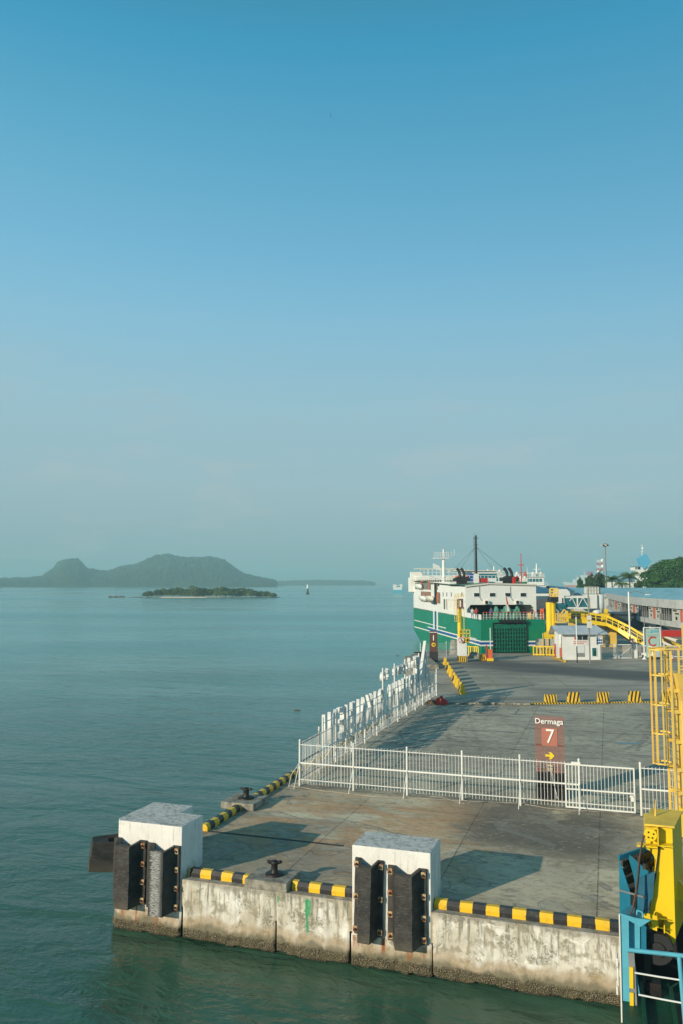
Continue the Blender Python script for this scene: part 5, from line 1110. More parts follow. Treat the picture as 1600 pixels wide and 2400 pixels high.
for a, b in zip(T, T[1:]):
    n = max(2, int((b - a).length / 1.1))
    for i in range(n): p = a.lerp(b, i / n); mb.bar(p, p + Vector((0, 0, 1.0)), .12)
    mb.bar(a + Vector((0, -.03, 1.0)), b + Vector((0, -.03, 1.0)), .14, .32); mb.bar(a + Vector((0, 0, .5)), b + Vector((0, 0, .5)), .08)
mb.build("near_railing", m_yellow, t)
mb = MB(); s_ = -0.1
for a, b in zip(Tf, Tf[1:]):
    n = max(2, int((b - a).length / .95))
    for i in range(n):
        p = a.lerp(b, i / n); q_ = a.lerp(b, (i + .5) / n); r_ = a.lerp(b, (i + 1) / n); mb.bar(p + Vector((0, 0, .2)), q_ + Vector((0, 0, 1.15)), .2).bar(q_ + Vector((0, 0, 1.15)), r_ + Vector((0, 0, .2)), .2)
mb.build("far_zigzag_railing", m_yellow2, t)
mb = MB(); 
for i, (px, py) in enumerate(((590, 1000), (820, 1035), (400, 985), (700, 1010))):
    p = at(*z2(px, py), 126); mb.box(p.x - .5, p.x + .5, 125.5, 126.5, Zg, p.z)
mb.build("ramp_leg", m_yellow2, t)
a = at(*z2(330, 905), 128); b2 = at(*z2(870, 925), 130); mb = MB(); mb.box(a.x, b2.x, 129, 129.4, a.z - .9, a.z + .25); mb.build("cross_kerb", stripes("yellow_black_ramp_kerb", YEL, (.03, .03, .03), 3.2), t)
p = at(*z2(752, 860), 128); MB().box(p.x - .28, p.x + .28, 127.8, 128, p.z - .32, p.z + .32).tube((p.x, 128, p.z - 3.5), (p.x, 128, p.z), .08, 6).build("square_sign", m_yellow, t)
# lower access wall, continuing right
a = at(*z2(1345, 1118), 128); b2 = at(*z2(1515, 1165), 120); 
t = thing("parapet_wall", "pale parapet wall with yellow and black edge descending right of the zone C sign", "wall", (0, 0, 0), 0)
mb = MB(); vs = [(a.x, a.y, Zg), (b2.x + 6, b2.y - 6, Zg), (b2.x + 6, b2.y - 6, b2.z - 1.6), (a.x, a.y, a.z)]; mb.add(vs + [(x, y + .4, z) for x, y, z in vs], [(0, 1, 2, 3), (7, 6, 5, 4), (3, 2, 6, 7), (1, 5, 6, 2), (0, 3, 7, 4)]); mb.build("wall_face", m_cream, t)
a1 = at(*z2(1345, 1150), 118); b1_ = at(*z2(1515, 1222), 113); MB().bar(a1, b1_ + (b1_ - a1) * .5, .3, .5).build("striped_edge", m_dia, t)
p = at(1547, 1478, 119); tag(MB().box(0, 6.8, 0, 2.4, -.9, 0).box(.3, 6.5, -.02, 0, -.7, -.1).build("red_truck_roof", m_red, None, .06, (p.x + .2, 119, p.z)), "long red canopy roof right of the zone C sign", "canopy")
mb = MB(); mb.box(.2, .35, .1, .25, Zg - p.z, -.9).box(6.4, 6.55, .1, .25, Zg - p.z, -.9); o = mb.build("canopy_post", m_white, bpy.data.objects["red_truck_roof"]); bpy.data.objects["red_truck_roof"].name = "red_canopy"

# ------------------------------------------------------------------ covered walkway on columns (near, curved)
ZF = 4.9; pl = []
for (px, py) in ((1422, 1419.5), (1446, 1429), (1471, 1438.5), (1510, 1446.5), (1550, 1452.5), (1591, 1458), (1680, 1467)):
    p = P(px, py, ZF); pl.append(p)
wk = thing("covered_walkway", "raised covered walkway with blue roof, grey fascia and orange panels curving to the right", "walkway", (0, 0, 0), 0)
def ribbon(mb, pts, z0, z1, out=0.0, thick=.25):
    for a, b in zip(pts, pts[1:]):
        d = (b - a); n = Vector((d.y, -d.x, 0)).normalized(); o = n * out; vs = [Vector((p.x, p.y, z)) + o + n * kk for kk in (0, -thick) for p, z in ((a, z0), (b, z0), (b, z1), (a, z1))]
        mb.add(vs, [(0, 1, 2, 3), (7, 6, 5, 4), (3, 2, 6, 7), (0, 4, 5, 1), (1, 5, 6, 2), (0, 3, 7, 4)])
    return mb
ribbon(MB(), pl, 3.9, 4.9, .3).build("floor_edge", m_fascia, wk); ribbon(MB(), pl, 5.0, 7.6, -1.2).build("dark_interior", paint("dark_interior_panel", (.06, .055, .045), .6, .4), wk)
ribbon(MB(), pl, 7.25, 8.85, .5).build("fascia", m_fascia, wk)
mb = MB()
for a, b in zip(pl, pl[1:]):
    n = Vector(((b - a).y, -(b - a).x, 0)).normalized(); f_ = [a + n * .5, b + n * .5]; bk = [a - n * 5, b - n * 5]; rg = [a - n * 2.5, b - n * 2.5]
    mb.add([(f_[0].x, f_[0].y, 8.85), (f_[1].x, f_[1].y, 8.85), (rg[1].x, rg[1].y, 10.1), (rg[0].x, rg[0].y, 10.1), (bk[1].x, bk[1].y, 8.85), (bk[0].x, bk[0].y, 8.85)], [(0, 1, 2, 3), (3, 2, 4, 5)])
    mb.add([(a.x, a.y, 4.88), (b.x, b.y, 4.88), ((b - n * 5).x, (b - n * 5).y, 4.88), ((a - n * 5).x, (a - n * 5).y, 4.88)], [(0, 1, 2, 3)])
mb.build("roof", m_roofblue, wk)
def along(pts, px):   # point on the walkway line under a photo column
    for a, b in zip(pts, pts[1:]):
        r = ray(px, 1400); den = (b.x - a.x) * r.y - (b.y - a.y) * r.x; s_ = (a.y * r.x - a.x * r.y) / den
        if -1e-6 <= s_ <= 1.0001: return a.lerp(b, s_), (b - a).normalized()
    return pts[-1], (pts[-1] - pts[-2]).normalized()
def zc(X, Y): return (1400 + X / 7.84, 1380 + Y / 7.84)
m_opan = paint("orange_brown_panel", (.50, .13, .05), .55, .1); m_wpan = paint("pale_wall_panel", (.50, .51, .47), .6, .1)
for X0, X1, kind in ((140, 200, 'w'), (262, 312, 'w'), (316, 346, 'o'), (350, 405, 'w'), (545, 640, 'w'), (642, 674, 'o'), (678, 745, 'w'), (925, 1008, 'w'), (1010, 1044, 'o'), (1048, 1132, 'w'), (1348, 1503, 'w'), (1506, 1542, 'o'), (1546, 1610, 'w')):
    a, _ = along(pl, 1400 + X0 / 7.84); b, d = along(pl, 1400 + X1 / 7.84)
    if (b - a).length < .05: continue
    pn = ribbon(MB(), [a, b], 4.9, 7.3, .02 if kind == 'w' else .08, .2).build("wall_panel" if kind == 'w' else "orange_panel", m_wpan if kind == 'w' else m_opan, wk)
    if kind == 'w' and X1 - X0 > 40:      # stepped dark motifs on the panels
        n = Vector((d.y, -d.x, 0))
        mb = MB()
        for zz0, zz1, s0_, s1_ in ((6.7, 6.95, .15, .6), (6.2, 6.45, .4, .85), (5.2, 5.8, .45, .65)): 
            p_ = a.lerp(b, s0_); q_ = a.lerp(b, s1_); ribbon(mb, [p_, q_], zz0, zz1, .06, .03)
        mb.build("motif", m_dark, pn)
for X0, X1 in ((205, 260), (410, 540), (748, 922), (1135, 1345)):   # railings and posts in the open bays
    a, _ = along(pl, 1400 + X0 / 7.84); b, d = along(pl, 1400 + X1 / 7.84); mb = MB(); railing(mb, (a.x, a.y, 4.9), (b.x, b.y, 4.9), 1.1, 10, .03, (1, .6, .3))
    for i in range(5): p_ = a.lerp(b, (i + .5) / 5); mb.bar((p_.x, p_.y + .8, 4.9), (p_.x, p_.y + .8, 7.3), .12)
    mb.build("bay_railing", m_grey, wk)
for px in (1440, 1494, 1551, 1640):
    p_, d = along(pl, px); n = Vector((d.y, -d.x, 0)); c = p_ - n * 2.4; MB().box(c.x - .7, c.x + .7, c.y - .7, c.y + .7, Zg - .1, 3.95).prism([(c.x - .7, 3.0), (c.x + .7, 3.0), (c.x + 2.6, 3.92), (c.x - 2.6, 3.92)], c.y - .6, c.y + .6, 'y').build("column", m_wpan, wk)
# far straight gallery behind
t = thing("covered_gallery", "long straight blue roofed gallery behind the curved walkway, below the trees", "gallery", (0, 0, 0), 0)
pa, pb = at(1335, 1385, 262), at(1720, 1385, 250); pts_ = [Vector((pa.x, pa.y, 0)), Vector((pb.x, pb.y, 0))]
ribbon(MB(), pts_, 7.2, 8.3, .4).build("fascia", m_fascia, t); ribbon(MB(), pts_, Zg, 7.2, -.5).build("wall", m_wpan, t)
d = (pts_[1] - pts_[0]).normalized(); n = Vector((d.y, -d.x, 0)); a, b = pts_
mb = MB(); q4 = [a + n * .6, b + n * .6, b - n * 5, a - n * 5, b - n * 10, a - n * 10]; zz_ = [8.3, 8.3, 10.3, 10.3, 8.3, 8.3]
mb.add([(p_.x, p_.y, z) for p_, z in zip(q4, zz_)], [(0, 1, 2, 3), (3, 2, 4, 5)]).build("roof", m_roofblue, t)
# gangway roof beside the ferry
t = thing("covered_gangway", "blue roofed gangway leading from the gallery down beside the ferry", "gangway", (0, 0, 0), 0)
g_ = [at(1212, 1372, 150), at(1252, 1384, 175), at(1300, 1387, 215), at(1345, 1388, 258)]; g_ = [Vector((p_.x, p_.y, 0)) for p_ in g_]; zt_g = [11.9 + 2 * 150 / 1867 - .2, 10.7, 10.3, 10.2]
mb = MB(); mf = MB(); mi = MB()
for i in range(3):
    a, b = g_[i], g_[i + 1]; d = (b - a).normalized(); n = Vector((d.y, -d.x, 0)); za, zb2 = zt_g[i], zt_g[i + 1]
    mb.add([(*(a + n * .3).xy, za - 1.0), (*(b + n * .3).xy, zb2 - 1.0), (*(b - n * 2).xy, zb2 + .2), (*(a - n * 2).xy, za + .9), (*(b - n * 4).xy, zb2 - 1.0), (*(a - n * 4).xy, za - 1.0)], [(0, 1, 2, 3), (3, 2, 4, 5)])
    mf.add([(*a.xy, za - 2.6), (*b.xy, zb2 - 2.4), (*b.xy, zb2 - 1.0), (*a.xy, za - 1.0)], [(0, 1, 2, 3)]); mi.add([(*(a - n).xy, za - 5.2), (*(b - n).xy, zb2 - 4.8), (*(b - n).xy, zb2 - 2.4), (*(a - n).xy, za - 2.6)], [(0, 1, 2, 3)])
mb.build("roof", m_roofblue, t); mf.build("fascia", m_fascia, t); mi.build("glazed_side", paint("blue_grey_glazing", (.10, .17, .21), .3, .2), t)
mb = MB()
for p_ in g_[:3]: mb.tube((p_.x + 1, p_.y + 1, -1), (p_.x + 1, p_.y + 1, 6), .4, 10)
mb.build("column", m_grey, t)
tag(MB().box(0, 46, 0, 9, 0, 3.2).box(-.5, 46.5, -.5, 9.5, 3.2, 3.5).build("low_building", paint("slate_cladding", (.05, .09, .11), .6, .2), None, 0, (at(1440, 1450, 172).x, 172, Zg)), "low slate grey building under the curved walkway", "building")

# ------------------------------------------------------------------ passenger boarding bridge
bd = 158.0; t0 = at(1320, 1426, bd); t = thing("boarding_bridge", "white passenger boarding bridge with teal glass truss tunnel and round cabin", "boarding bridge", (t0.x, bd, 0), 0)
def zb3(X, Y): return (1240 + X / 8.25, 1360 + Y / 8.25)
def B2(X, Y, dep=bd): p_ = at(*zb3(X, Y), dep); return p_.x - t0.x, p_.z
a = B2(665, 345); b2 = B2(1160, 520); MB().box(a[0], b2[0], .1, 2.6, b2[1], a[1]).build("glazing", m_teal, t)
mb = MB(); t1 = B2(665, 300)[1]; b1z = B2(665, 552)[1]; mb.box(a[0], b2[0], -.05, 2.7, a[1], t1).box(a[0], b2[0], -.05, 2.7, b1z, b2[1])
for X in (670, 922, 1140): x = B2(X, 400)[0]; mb.box(x - .12, x + .12, -.1, .09, b2[1], a[1])
for p_, q_ in (((930, 520), (1020, 345)), ((1035, 345), (1135, 520)), ((770, 400), (810, 345)), ((820, 345), (905, 520))): u, v_ = B2(*p_), B2(*q_); mb.bar((u[0], -.03, u[1]), (v_[0], -.03, v_[1]), .13)
mb.build("truss_frame", m_white, t)
c0 = B2(1165, 270); c1 = B2(1300, 545); MB().box(c0[0], c1[0], -.2, 3, c1[1], c0[1]).build("vestibule", m_white, t)
cx_ = (B2(1290, 300)[0] + B2(1470, 300)[0]) / 2; rr = (B2(1470, 300)[0] - B2(1290, 300)[0]) / 2
MB().lathe([(rr * .5, B2(0, 650)[1]), (rr * .85, B2(0, 560)[1]), (rr, B2(0, 540)[1]), (rr, B2(0, 285)[1]), (rr * .2, B2(0, 235)[1])], 28, (cx_, 1.2, 0)).build("rotunda", m_white, t)
MB().tube((cx_ - .6, 1.2, -1), (cx_ - .6, 1.2, B2(0, 560)[1]), .8, 14).build("rotunda_column", m_white, t)
a = B2(1115, 140); b2 = B2(1335, 258); ub = MB().box(a[0], b2[0], .2, 2.2, b2[1], a[1]).build("roof_unit", m_cream, t, .03); mb = MB(); railing(mb, (a[0] - .6, 0, b2[1]), (b2[0], 0, b2[1]), a[1] - b2[1] + .1, 5, .04, (1, .6)); mb.build("unit_railing", m_white, t)
MB().box(b2[0], b2[0] + .45, .2, 2.2, b2[1], a[1]).build("unit_grille", m_grey, ub)
a = B2(550, 170); b2 = B2(700, 560); MB().prism([(a[0], b2[1] + 1.2), (B2(650, 0)[0], b2[1] + 1.2), (B2(650, 0)[0], B2(0, 300)[1]), (B2(770, 0)[0], B2(0, 300)[1]), (B2(755, 0)[0], B2(0, 220)[1]), (B2(700, 0)[0], B2(0, 170)[1]), (a[0], a[1])], -.3, 3, 'y').build("docking_cab", m_white, t)
a = B2(550, 455); b2 = B2(690, 560); MB().box(a[0], b2[0], -.4, 3, b2[1], a[1]).build("cab_balcony", m_teal, t); x = B2(620, 0)[0]; MB().box(x - .12, x + .12, -.34, -.3, B2(0, 450)[1], B2(0, 345)[1]).build("cab_slot", m_dark, t)
mb = MB(); [mb.tube((B2(X, 0)[0], 1, -1), (B2(X, 0)[0], 1, B2(0, 540)[1]), .15, 8) for X in (700, 835)]; mb.build("support_leg", m_white, t)

# ------------------------------------------------------------------ mast light, radio tower, buildings, control tower
p = at(1416, 1276, 300); t = thing("floodlight_mast", "tall grey floodlight mast with a crown of lamps above the trees", "light mast", (p.x, 300, Zg), 0); h = p.z - Zg
MB().tube((0, 0, 0), (0, 0, h), .42, 12, .24).build("mast", m_grey, t); MB().lathe([(.4, h - .9), (1.0, h - .4), (.9, h + .2), (.2, h + .5)], 12).build("lamp_ring", m_grey, t)
for i in range(8): an = i * math.pi / 4; MB().box(-.28, .28, -.2, .2, -.25, .25).build("floodlight", m_iron if i % 2 else m_cream, t, .04, (1.2 * math.cos(an), 1.2 * math.sin(an), h - .35)).rotation_euler = (0, 0, an)
def lattice(label, px, ytop, dep, w0, w1, mats, nm="radio_tower"):
    p = at(px, ytop, dep); t = thing(nm, label, "tower", (p.x, dep, Zg), 0); h = p.z - Zg; n = 14
    mb = [MB(), MB()]
    for k in range(n):
        z0, z1q = h * k / n, h * (k + 1) / n; a = w0 + (w1 - w0) * k / n; b = w0 + (w1 - w0) * (k + 1) / n; m_ = mb[k % 2]
        for sx, sy in ((-1, -1), (1, -1), (1, 1), (-1, 1)): m_.bar((sx * a, sy * a, z0), (sx * b, sy * b, z1q), .3)
        m_.bar((-a, -a, z0), (b, -b, z1q), .2).bar((a, -a, z0), (-b, -b, z1q), .2).bar((-a, -a, z0), (a, -a, z0), .2)
    mb[0].build("lattice_red", mats[0], t); mb[1].build("lattice_white", mats[1], t)
    for z in (.7, .85, 1.0): MB().lathe([(.9, 0), (1.0, 1.4), (.1, 1.6)], 10).build("dish", m_white, t, loc=(w1 * (1 if z > .8 else -1), -w1, h * z - 1))
lattice("red and white lattice radio tower left of the floodlight mast", 1404, 1312, 520, 2.0, 1.3, (m_red, m_white))
p = at(1415, 1375, 440); t = thing("terminal_building", "large pale building with a blue hipped roof behind the palms", "building", (p.x, 440, Zg), 0); bw = at(1505, 1375, 440).x - p.x; zt3 = at(1415, 1339, 446).z - Zg; zw3 = at(1415, 1362, 440).z - Zg
MB().box(0, bw, 0, 16, 0, zw3).build("walls", m_white, t); MB().add([(-.8, -1, zw3), (bw + 1, -1, zw3), (bw + 1, 17, zw3), (-.8, 17, zw3), (2, 8, zt3), (bw * .72, 8, zt3)], [(0, 1, 5, 4), (1, 2, 5), (2, 3, 4, 5), (3, 0, 4)]).build("roof", m_roofblue, t)
for i in range(8): MB().box(1 + i * bw / 8, 1 + i * bw / 8 + 1.4, -.1, -.02, 1.4, 2.6).build("window", m_glass, t)
# control tower with its tilted blue block
cd = 420; p = at(1484, 1378, cd); t = thing("control_tower", "white control tower carrying a tilted blue square block and antenna", "tower", (p.x, cd, Zg), 0)
def C2(X, Y): q_ = at(1300 + X / 5.227, 1260 + Y / 5.227, cd); return q_.x - p.x, q_.z - Zg
a = C2(968, 352); b2 = C2(1075, 400); MB().prism([(a[0], b2[1]), C2(1050, 445), (C2(1130, 470)[0], C2(1130, 470)[1]), (C2(1130, 350)), (a[0], a[1])], 0, 6, 'y').build("tower_cabin", m_white, t)
MB().box(a[0] + 2, C2(1130, 0)[0], 1, 5, 0, C2(0, 440)[1]).build("shaft", m_white, t); c = C2(948, 340); d_ = C2(1055, 355); MB().box(c[0], d_[0], -.6, 6, d_[1], c[1]).build("cabin_roof", m_roofblue, t)
for X0, X1 in ((980, 996), (1005, 1042)): u = C2(X0, 358); v_ = C2(X1, 390); MB().box(u[0], v_[0], -.08, -.01, v_[1], u[1]).build("window", m_glass, t)
MB().prism([C2(1018, 262), C2(1075, 390), C2(1168, 300), C2(1106, 200)], -1.0, 3.5, 'y').build("tilted_block", paint("sky_blue_cladding", (.10, .40, .60), .45, .06), t)
u = C2(1080, 215); v_ = C2(1082, 75); MB().tube((u[0], 2, u[1]), (v_[0], 2, v_[1]), .22, 6, .05).box(u[0] - .7, u[0] + .7, 1.8, 2.2, u[1] + 2, u[1] + 2.3).box(u[0] - .5, u[0] + .5, 1.8, 2.2, u[1] + 5, u[1] + 5.3).lathe([(.5, 0), (.6, .8), (.1, 1.2)], 8, (u[0] + .4, 2, C2(0, 140)[1])).build("antenna", m_white, t)

# ------------------------------------------------------------------ yellow ladder tower on the right edge of the quay
ld = 33.0
def L2(px, py, dep=ld): p_ = at(px, py, dep); return p_
c = L2(1549, 1790); cx0 = L2(1570, 1700).x; t = thing("ladder_tower", "tall yellow ladder tower with hooped safety cage at the right edge of the quay", "ladder tower", (cx0, ld, D), 0)
def LL(px, py): p_ = L2(px, py); return p_.x - cx0, p_.z - D
rad = (cx0 - L2(1529, 1700).x) / 2 + .02
mb = MB(); ztop = LL(1570, 1522)[1]; mb.box(-.05, .02, -.32, -.24, 0, ztop).box(-.05, .02, .24, .32, 0, ztop); mb.build("ladder_stiles", m_yellow2, t)
mb = MB(); [mb.tube((-.015, -.28, z), (-.015, .28, z), .014, 6) for z in [0.3 + .3 * i for i in range(int(ztop / .3))]]; mb.build("rungs", m_yellow2, t)
def hoop(z, r=rad, h=.06):
    mb = MB(); n = 18; pts_ = [(-rad + r * math.cos(a), .37 * 1.0 * r / rad * math.sin(a)) for a in [2 * math.pi * i / n for i in range(n)]]
    for (x0_, y0_), (x1_, y1_) in zip(pts_, pts_[1:] + pts_[:1]):
        mb.add([(x0_, y0_, z), (x1_, y1_, z), (x1_, y1_, z + h), (x0_, y0_, z + h)], [(0, 1, 2, 3)]); k_ = .97
        mb.add([(x0_ * 1, y0_ * k_, z), (x1_, y1_ * k_, z), (x1_, y1_ * k_, z + h), (x0_, y0_ * k_, z + h)], [(3, 2, 1, 0)])
    mb.build("cage_hoop", m_yellow2, t)
for y in (1524, 1583, 1652, 1719, 1789): hoop(LL(1550, y)[1])
z0_ = LL(0, 1790)[1]
for a in (100, 135, 180, 225, 262):
    x_ = -rad + rad * math.cos(R(a)); y_ = .37 * math.sin(R(a)); MB().box(x_ - .028, x_ + .028, y_ - .012, y_ + .012, z0_, ztop).build("cage_strap", m_yellow2, t)
colx = LL(1589, 1700)[0]
MB().box(colx, colx + .62, -.35, .35, 0, LL(0, 1608)[1]).build("column", m_yellow2, t, .02)
for y in (1617, 1666, 1736, 1801, 1855): z = LL(0, y)[1]; MB().box(0, colx, .16, .30, z - .07, z + .07).box(0, colx, -.30, -.16, z - .07, z + .07).build("bracket", m_yellow2, t)
zc1 = LL(0, 1575)[1]; zc0 = LL(0, 1640)[1]; MB().add([(colx - .28, -.6, zc1), (colx + 1.2, -.6, zc1), (colx + 1.2, .6, zc1), (colx - .28, .6, zc1), (colx, -.36, zc0), (colx + .8, -.36, zc0), (colx + .8, .36, zc0), (colx, .36, zc0)], [(0, 1, 2, 3), (0, 4, 5, 1), (1, 5, 6, 2), (2, 6, 7, 3), (3, 7, 4, 0), (4, 7, 6, 5)]).build("bracket_plate", m_yellow2, t)
mb = MB(); zt4 = LL(0, 1463)[1]; zf4 = zc1
for x_, y_ in ((colx - .15, -.6), (colx + .05, -.6), (colx + .55, -.6), (colx - .15, .6), (colx + 1.2, -.6)): mb.bar((x_, y_, zf4), (x_, y_, zt4 if x_ > colx and x_ < colx + .1 else LL(0, 1518)[1]), .06)
for y in (1463, 1489, 1519, 1541, 1558, 1565): z = LL(0, y)[1]; mb.bar((colx - .15 if y > 1500 else colx + .03, -.6, z), (colx + 1.2, -.6, z), .05)
mb.bar((-1.35 * rad, -.35, ztop + .03), (colx + 1.2, -.6, ztop + .1), .045).bar((-1.9 * rad, .3, ztop + .03), (colx + .2, .5, ztop + .1), .045).bar((colx + .2, -.6, LL(0, 1489)[1]), (colx + .6, -.6, LL(0, 1465)[1]), .05); mb.build("top_railing", m_yellow2, t)
MB().path([(-2.05 * rad, -.2, ztop), (-2.08 * rad, -.2, ztop - 3), (-2.0 * rad, -.2, z0_)], .008, 5).build("thin_conduit", m_opan, t)
MB().path([(colx - .25, -.3, zc1 + .1), (colx - .3, -.3, zc1 - .6), (colx - .25, -.3, .4)], .012, 5).build("grey_conduit", m_grey, t)
a = LL(1581, 1905); b2 = LL(1592, 1937); MB().box(a[0], b2[0] + .3, -.6, -.37, -.0, 1.1).build("control_cabinet", m_yellow, t, .02)

# ------------------------------------------------------------------ big yellow hinge post, blue frame, rails: the link-span in the right corner
YP = .3
def q2(X, Y): return (1380 + X * .22964, 1860 + Y * .22964)
def av(X, Y, v): return atv(*q2(X, Y), v)
o_u = av(575, 340, YP)[0]
t = thing("hinge_post", "big bright yellow steel post with a round pulley plate at its top left", "steel post", W(o_u, 0, 0), TH)
def ou(pt): return (pt[0] - o_u, pt[1])
sil = [(572, 345), (578, 560), (610, 580), (650, 620), (678, 680), (640, 1000), (598, 1200), (596, 1340), (690, 1410), (760, 1480), (808, 1580), (880, 1510), (845, 350)]
sil = [ou(av(*p_, YP)) for p_ in sil]
MB().prism(sil[::-1], YP, YP + 1.5, 'y').build("post_body", m_yellow, t, 0)
a = ou(av(845, 350, YP)); b2 = ou(av(880, 1510, YP)); 
mb = MB(); vs = [(a[0] - .02, YP + .01, a[1]), (a[0] + .36, YP + 1.55, a[1] + .02), (b2[0] + .36, YP + 1.55, b2[1] + .1), (b2[0] - .02, YP + .01, b2[1])]; mb.add(vs + [(x - .05, y + .03, z) for x, y, z in vs], [(0, 1, 2, 3), (7, 6, 5, 4), (0, 4, 5, 1), (1, 5, 6, 2), (2, 6, 7, 3), (3, 7, 4, 0)]) .build("side_face", m_yellow, t)
tl = ou(av(560, 285, YP - .15)); tr = ou(av(845, 352, YP - .15)); MB().prism([(tl[0], YP - .15), (tr[0] + .06, YP - .15), (tr[0] + .42, YP + 1.6), (tl[0] + .25, YP + 1.6)], tr[1], tr[1] + .05).build("top_plate", paint("dusty_yellow_plate", (.92, .60, .07), .6, .2, .3), t)
pc = ou(av(622, 420, YP - .35)); pr = abs(ou(av(690, 420, YP - .35))[0] - pc[0]); o = MB().lathe([(pr, 0), (pr, .07)], 26).build("pulley_plate", m_yellow, t, .005, (pc[0], YP - .30, pc[1])); o.rotation_euler = (math.pi / 2, 0, 0)
for a_, r_ in ((.4, .1), (2.2, .12), (4.0, .09), (5.3, .12)): MB().lathe([(.025, 0), (.025, .02)], 6).build("bolt", m_iron, o, 0, (pr * .5 * math.cos(a_), pr * .5 * math.sin(a_), .07))
s1 = ou(av(690, 350, YP - .35)); s2 = ou(av(845, 505, YP)); MB().box(s1[0], s1[0] + .03, YP - .35, YP, s2[1] - .02, tr[1]).box(s1[0], s2[0], YP - .32, YP, s2[1] - .03, s2[1]).box(s1[0] - .55, s1[0], YP - .30, YP - .02, s2[1] - .1, s2[1] - .06).build("pulley_housing", m_yellow, t)
tip = ou(av(672, 60, YP + .8)); bs = ou(av(672, 262, YP + .8)); MB().tube((bs[0], YP + .8, bs[1] - .1), (tip[0], YP + .8, tip[1]), .035, 8, .008).build("spike", m_yellow2, t)
# lug and stiffeners
l0 = ou(av(545, 1235, YP - .5)); l1 = ou(av(690, 1400, YP - .5)); pts_ = [ou(av(*p_, YP - .45)) for p_ in ((690, 1250), (600, 1222), (560, 1228), (538, 1245), (560, 1275), (620, 1290), (640, 1340), (610, 1370), (690, 1402))]
MB().prism(pts_, YP - .47, YP - .42, 'y').build("hook_lug", m_yellow, t)
e1 = ou(av(700, 1280, YP - .45)); e2 = ou(av(848, 1300, YP)); e3 = ou(av(700, 1370, YP - .45)); e4 = ou(av(848, 1400, YP)); mb = MB()
for p_, q_ in ((e1, e2), (e3, e4)): mb.add([(p_[0] - .03, YP - .45, p_[1]), (q_[0], YP, q_[1]), (p_[0] - .03, YP, q_[1] + .02), (p_[0] - .03, YP - .45, p_[1] + .03), (q_[0], YP, q_[1] + .03), (p_[0] - .03, YP, q_[1] + .05)], [(0, 1, 2), (3, 5, 4), (0, 3, 4, 1), (1, 4, 5, 2), (2, 5, 3, 0)])
mb.box(e1[0] - .03, e1[0], YP - .45, YP, e3[1], e1[1]); mb.box(e1[0] + .15, e1[0] + .18, YP - .25, YP, e4[1], e2[1]); mb.build("stiffeners", m_yellow, t)
for (X, Y_) in ((700, 1395), (738, 1398)): u = ou(av(X, Y_, YP)); MB().tube((u[0], YP, u[1]), (u[0], YP - .08, u[1]), .03, 8).build("bolt_head", m_iron, t)
w1_ = ou(av(895, 850, YP + 1.0)); rr_ = ou(av(905, 1060, YP + 1.0)); mb = MB(); mb.prism([(w1_[0], w1_[1]), (w1_[0] + .35, w1_[1] - .35), (w1_[0] + 1.2, w1_[1] - .4), (w1_[0] + 1.2, rr_[1]), (w1_[0] + .4, rr_[1] - .02), (w1_[0], rr_[1])], YP + .75, YP + 1.1, 'y').prism([(w1_[0] + .3, w1_[1] + .1), (w1_[0] + .45, w1_[1] + .15), (w1_[0] + .9, w1_[1] - .3), (w1_[0] + .7, w1_[1] - .4)], YP + .8, YP + 1.0, 'y'); mb.build("rear_lug", m_yellow, t)
# hydraulic hoses hung from the pulley
hs = thing("steel_hoses", "two rusty brown wire hoses hanging from the yellow post's pulley into the blue frame", "hose", W(o_u, 0, 0), TH)
def hv(X, Y, v): u, z = av(X, Y, v); return (u - o_u, v, z)
MB().path([hv(552, 425, -.1), hv(530, 540, -.15), hv(508, 680, -.2), hv(490, 880, -.3), hv(465, 1050, -.4), hv(445, 1160, -.45), hv(415, 1245, -.5)], .026, 8).build("hose", paint("rusty_cable", (.10, .055, .04), .7, .4), hs)
MB().path([hv(552, 430, -.08), hv(520, 620, -.15), hv(500, 860, -.25), hv(480, 1050, -.4), hv(462, 1250, -.45)], .022, 8).path([hv(712, 515, .25), hv(700, 640, .25), hv(672, 850, .2), hv(640, 1000, .15), hv(628, 1075, .1), hv(605, 1190, .05)], .022, 8).path([hv(560, 610, .1), hv(600, 770, .1), hv(640, 935, .1)], .018, 6).build("hose", m_iron, hs)

# blue linkspan frame lifted at the quay edge
bl = thing("link_span", "blue ribbed steel link span frame leaning between the quay and the yellow post", "link span", W(o_u, 0, 0), TH)
v_ = .15
cham = [(302, 655), (578, 552), (672, 655), (672, 790), (505, 860), (590, 1060), (580, 1250), (310, 1220)]
c3 = [hv(X, Y, .35 if Y < 900 else .0) for X, Y in cham]
# side plate, cross ribs, inner plate
MB().prism([(hv(X, Y, -.0)[0], hv(X, Y, -.0)[2]) for X, Y in ((300, 655), (418, 1010), (418, 1250), (308, 1225))], -.03, .03, 'y').build("left_plate", m_blue, bl)
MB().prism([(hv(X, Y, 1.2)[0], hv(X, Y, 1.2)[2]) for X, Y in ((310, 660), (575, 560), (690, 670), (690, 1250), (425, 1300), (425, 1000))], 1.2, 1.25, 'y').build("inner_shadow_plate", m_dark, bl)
mb = MB()
for (xa, ya, xb, yb) in ((340, 715, 430, 675), (365, 800, 452, 745), (395, 890, 452, 860), (420, 1005, 452, 985), (500, 665, 620, 605), (560, 745, 672, 690)):
    a = hv(xa, ya, .2); b2 = hv(xb, yb, .9); mb.bar(a, b2, .10, .16)
mb.build("cross_ribs", m_iron, bl)
mb = MB(); mb.bar(hv(300, 655, .0), hv(578, 555, .9), .07, .12); mb.bar(hv(578, 555, .9), hv(672, 655, .9), .06, .12); mb.build("top_rim", m_blue, bl)
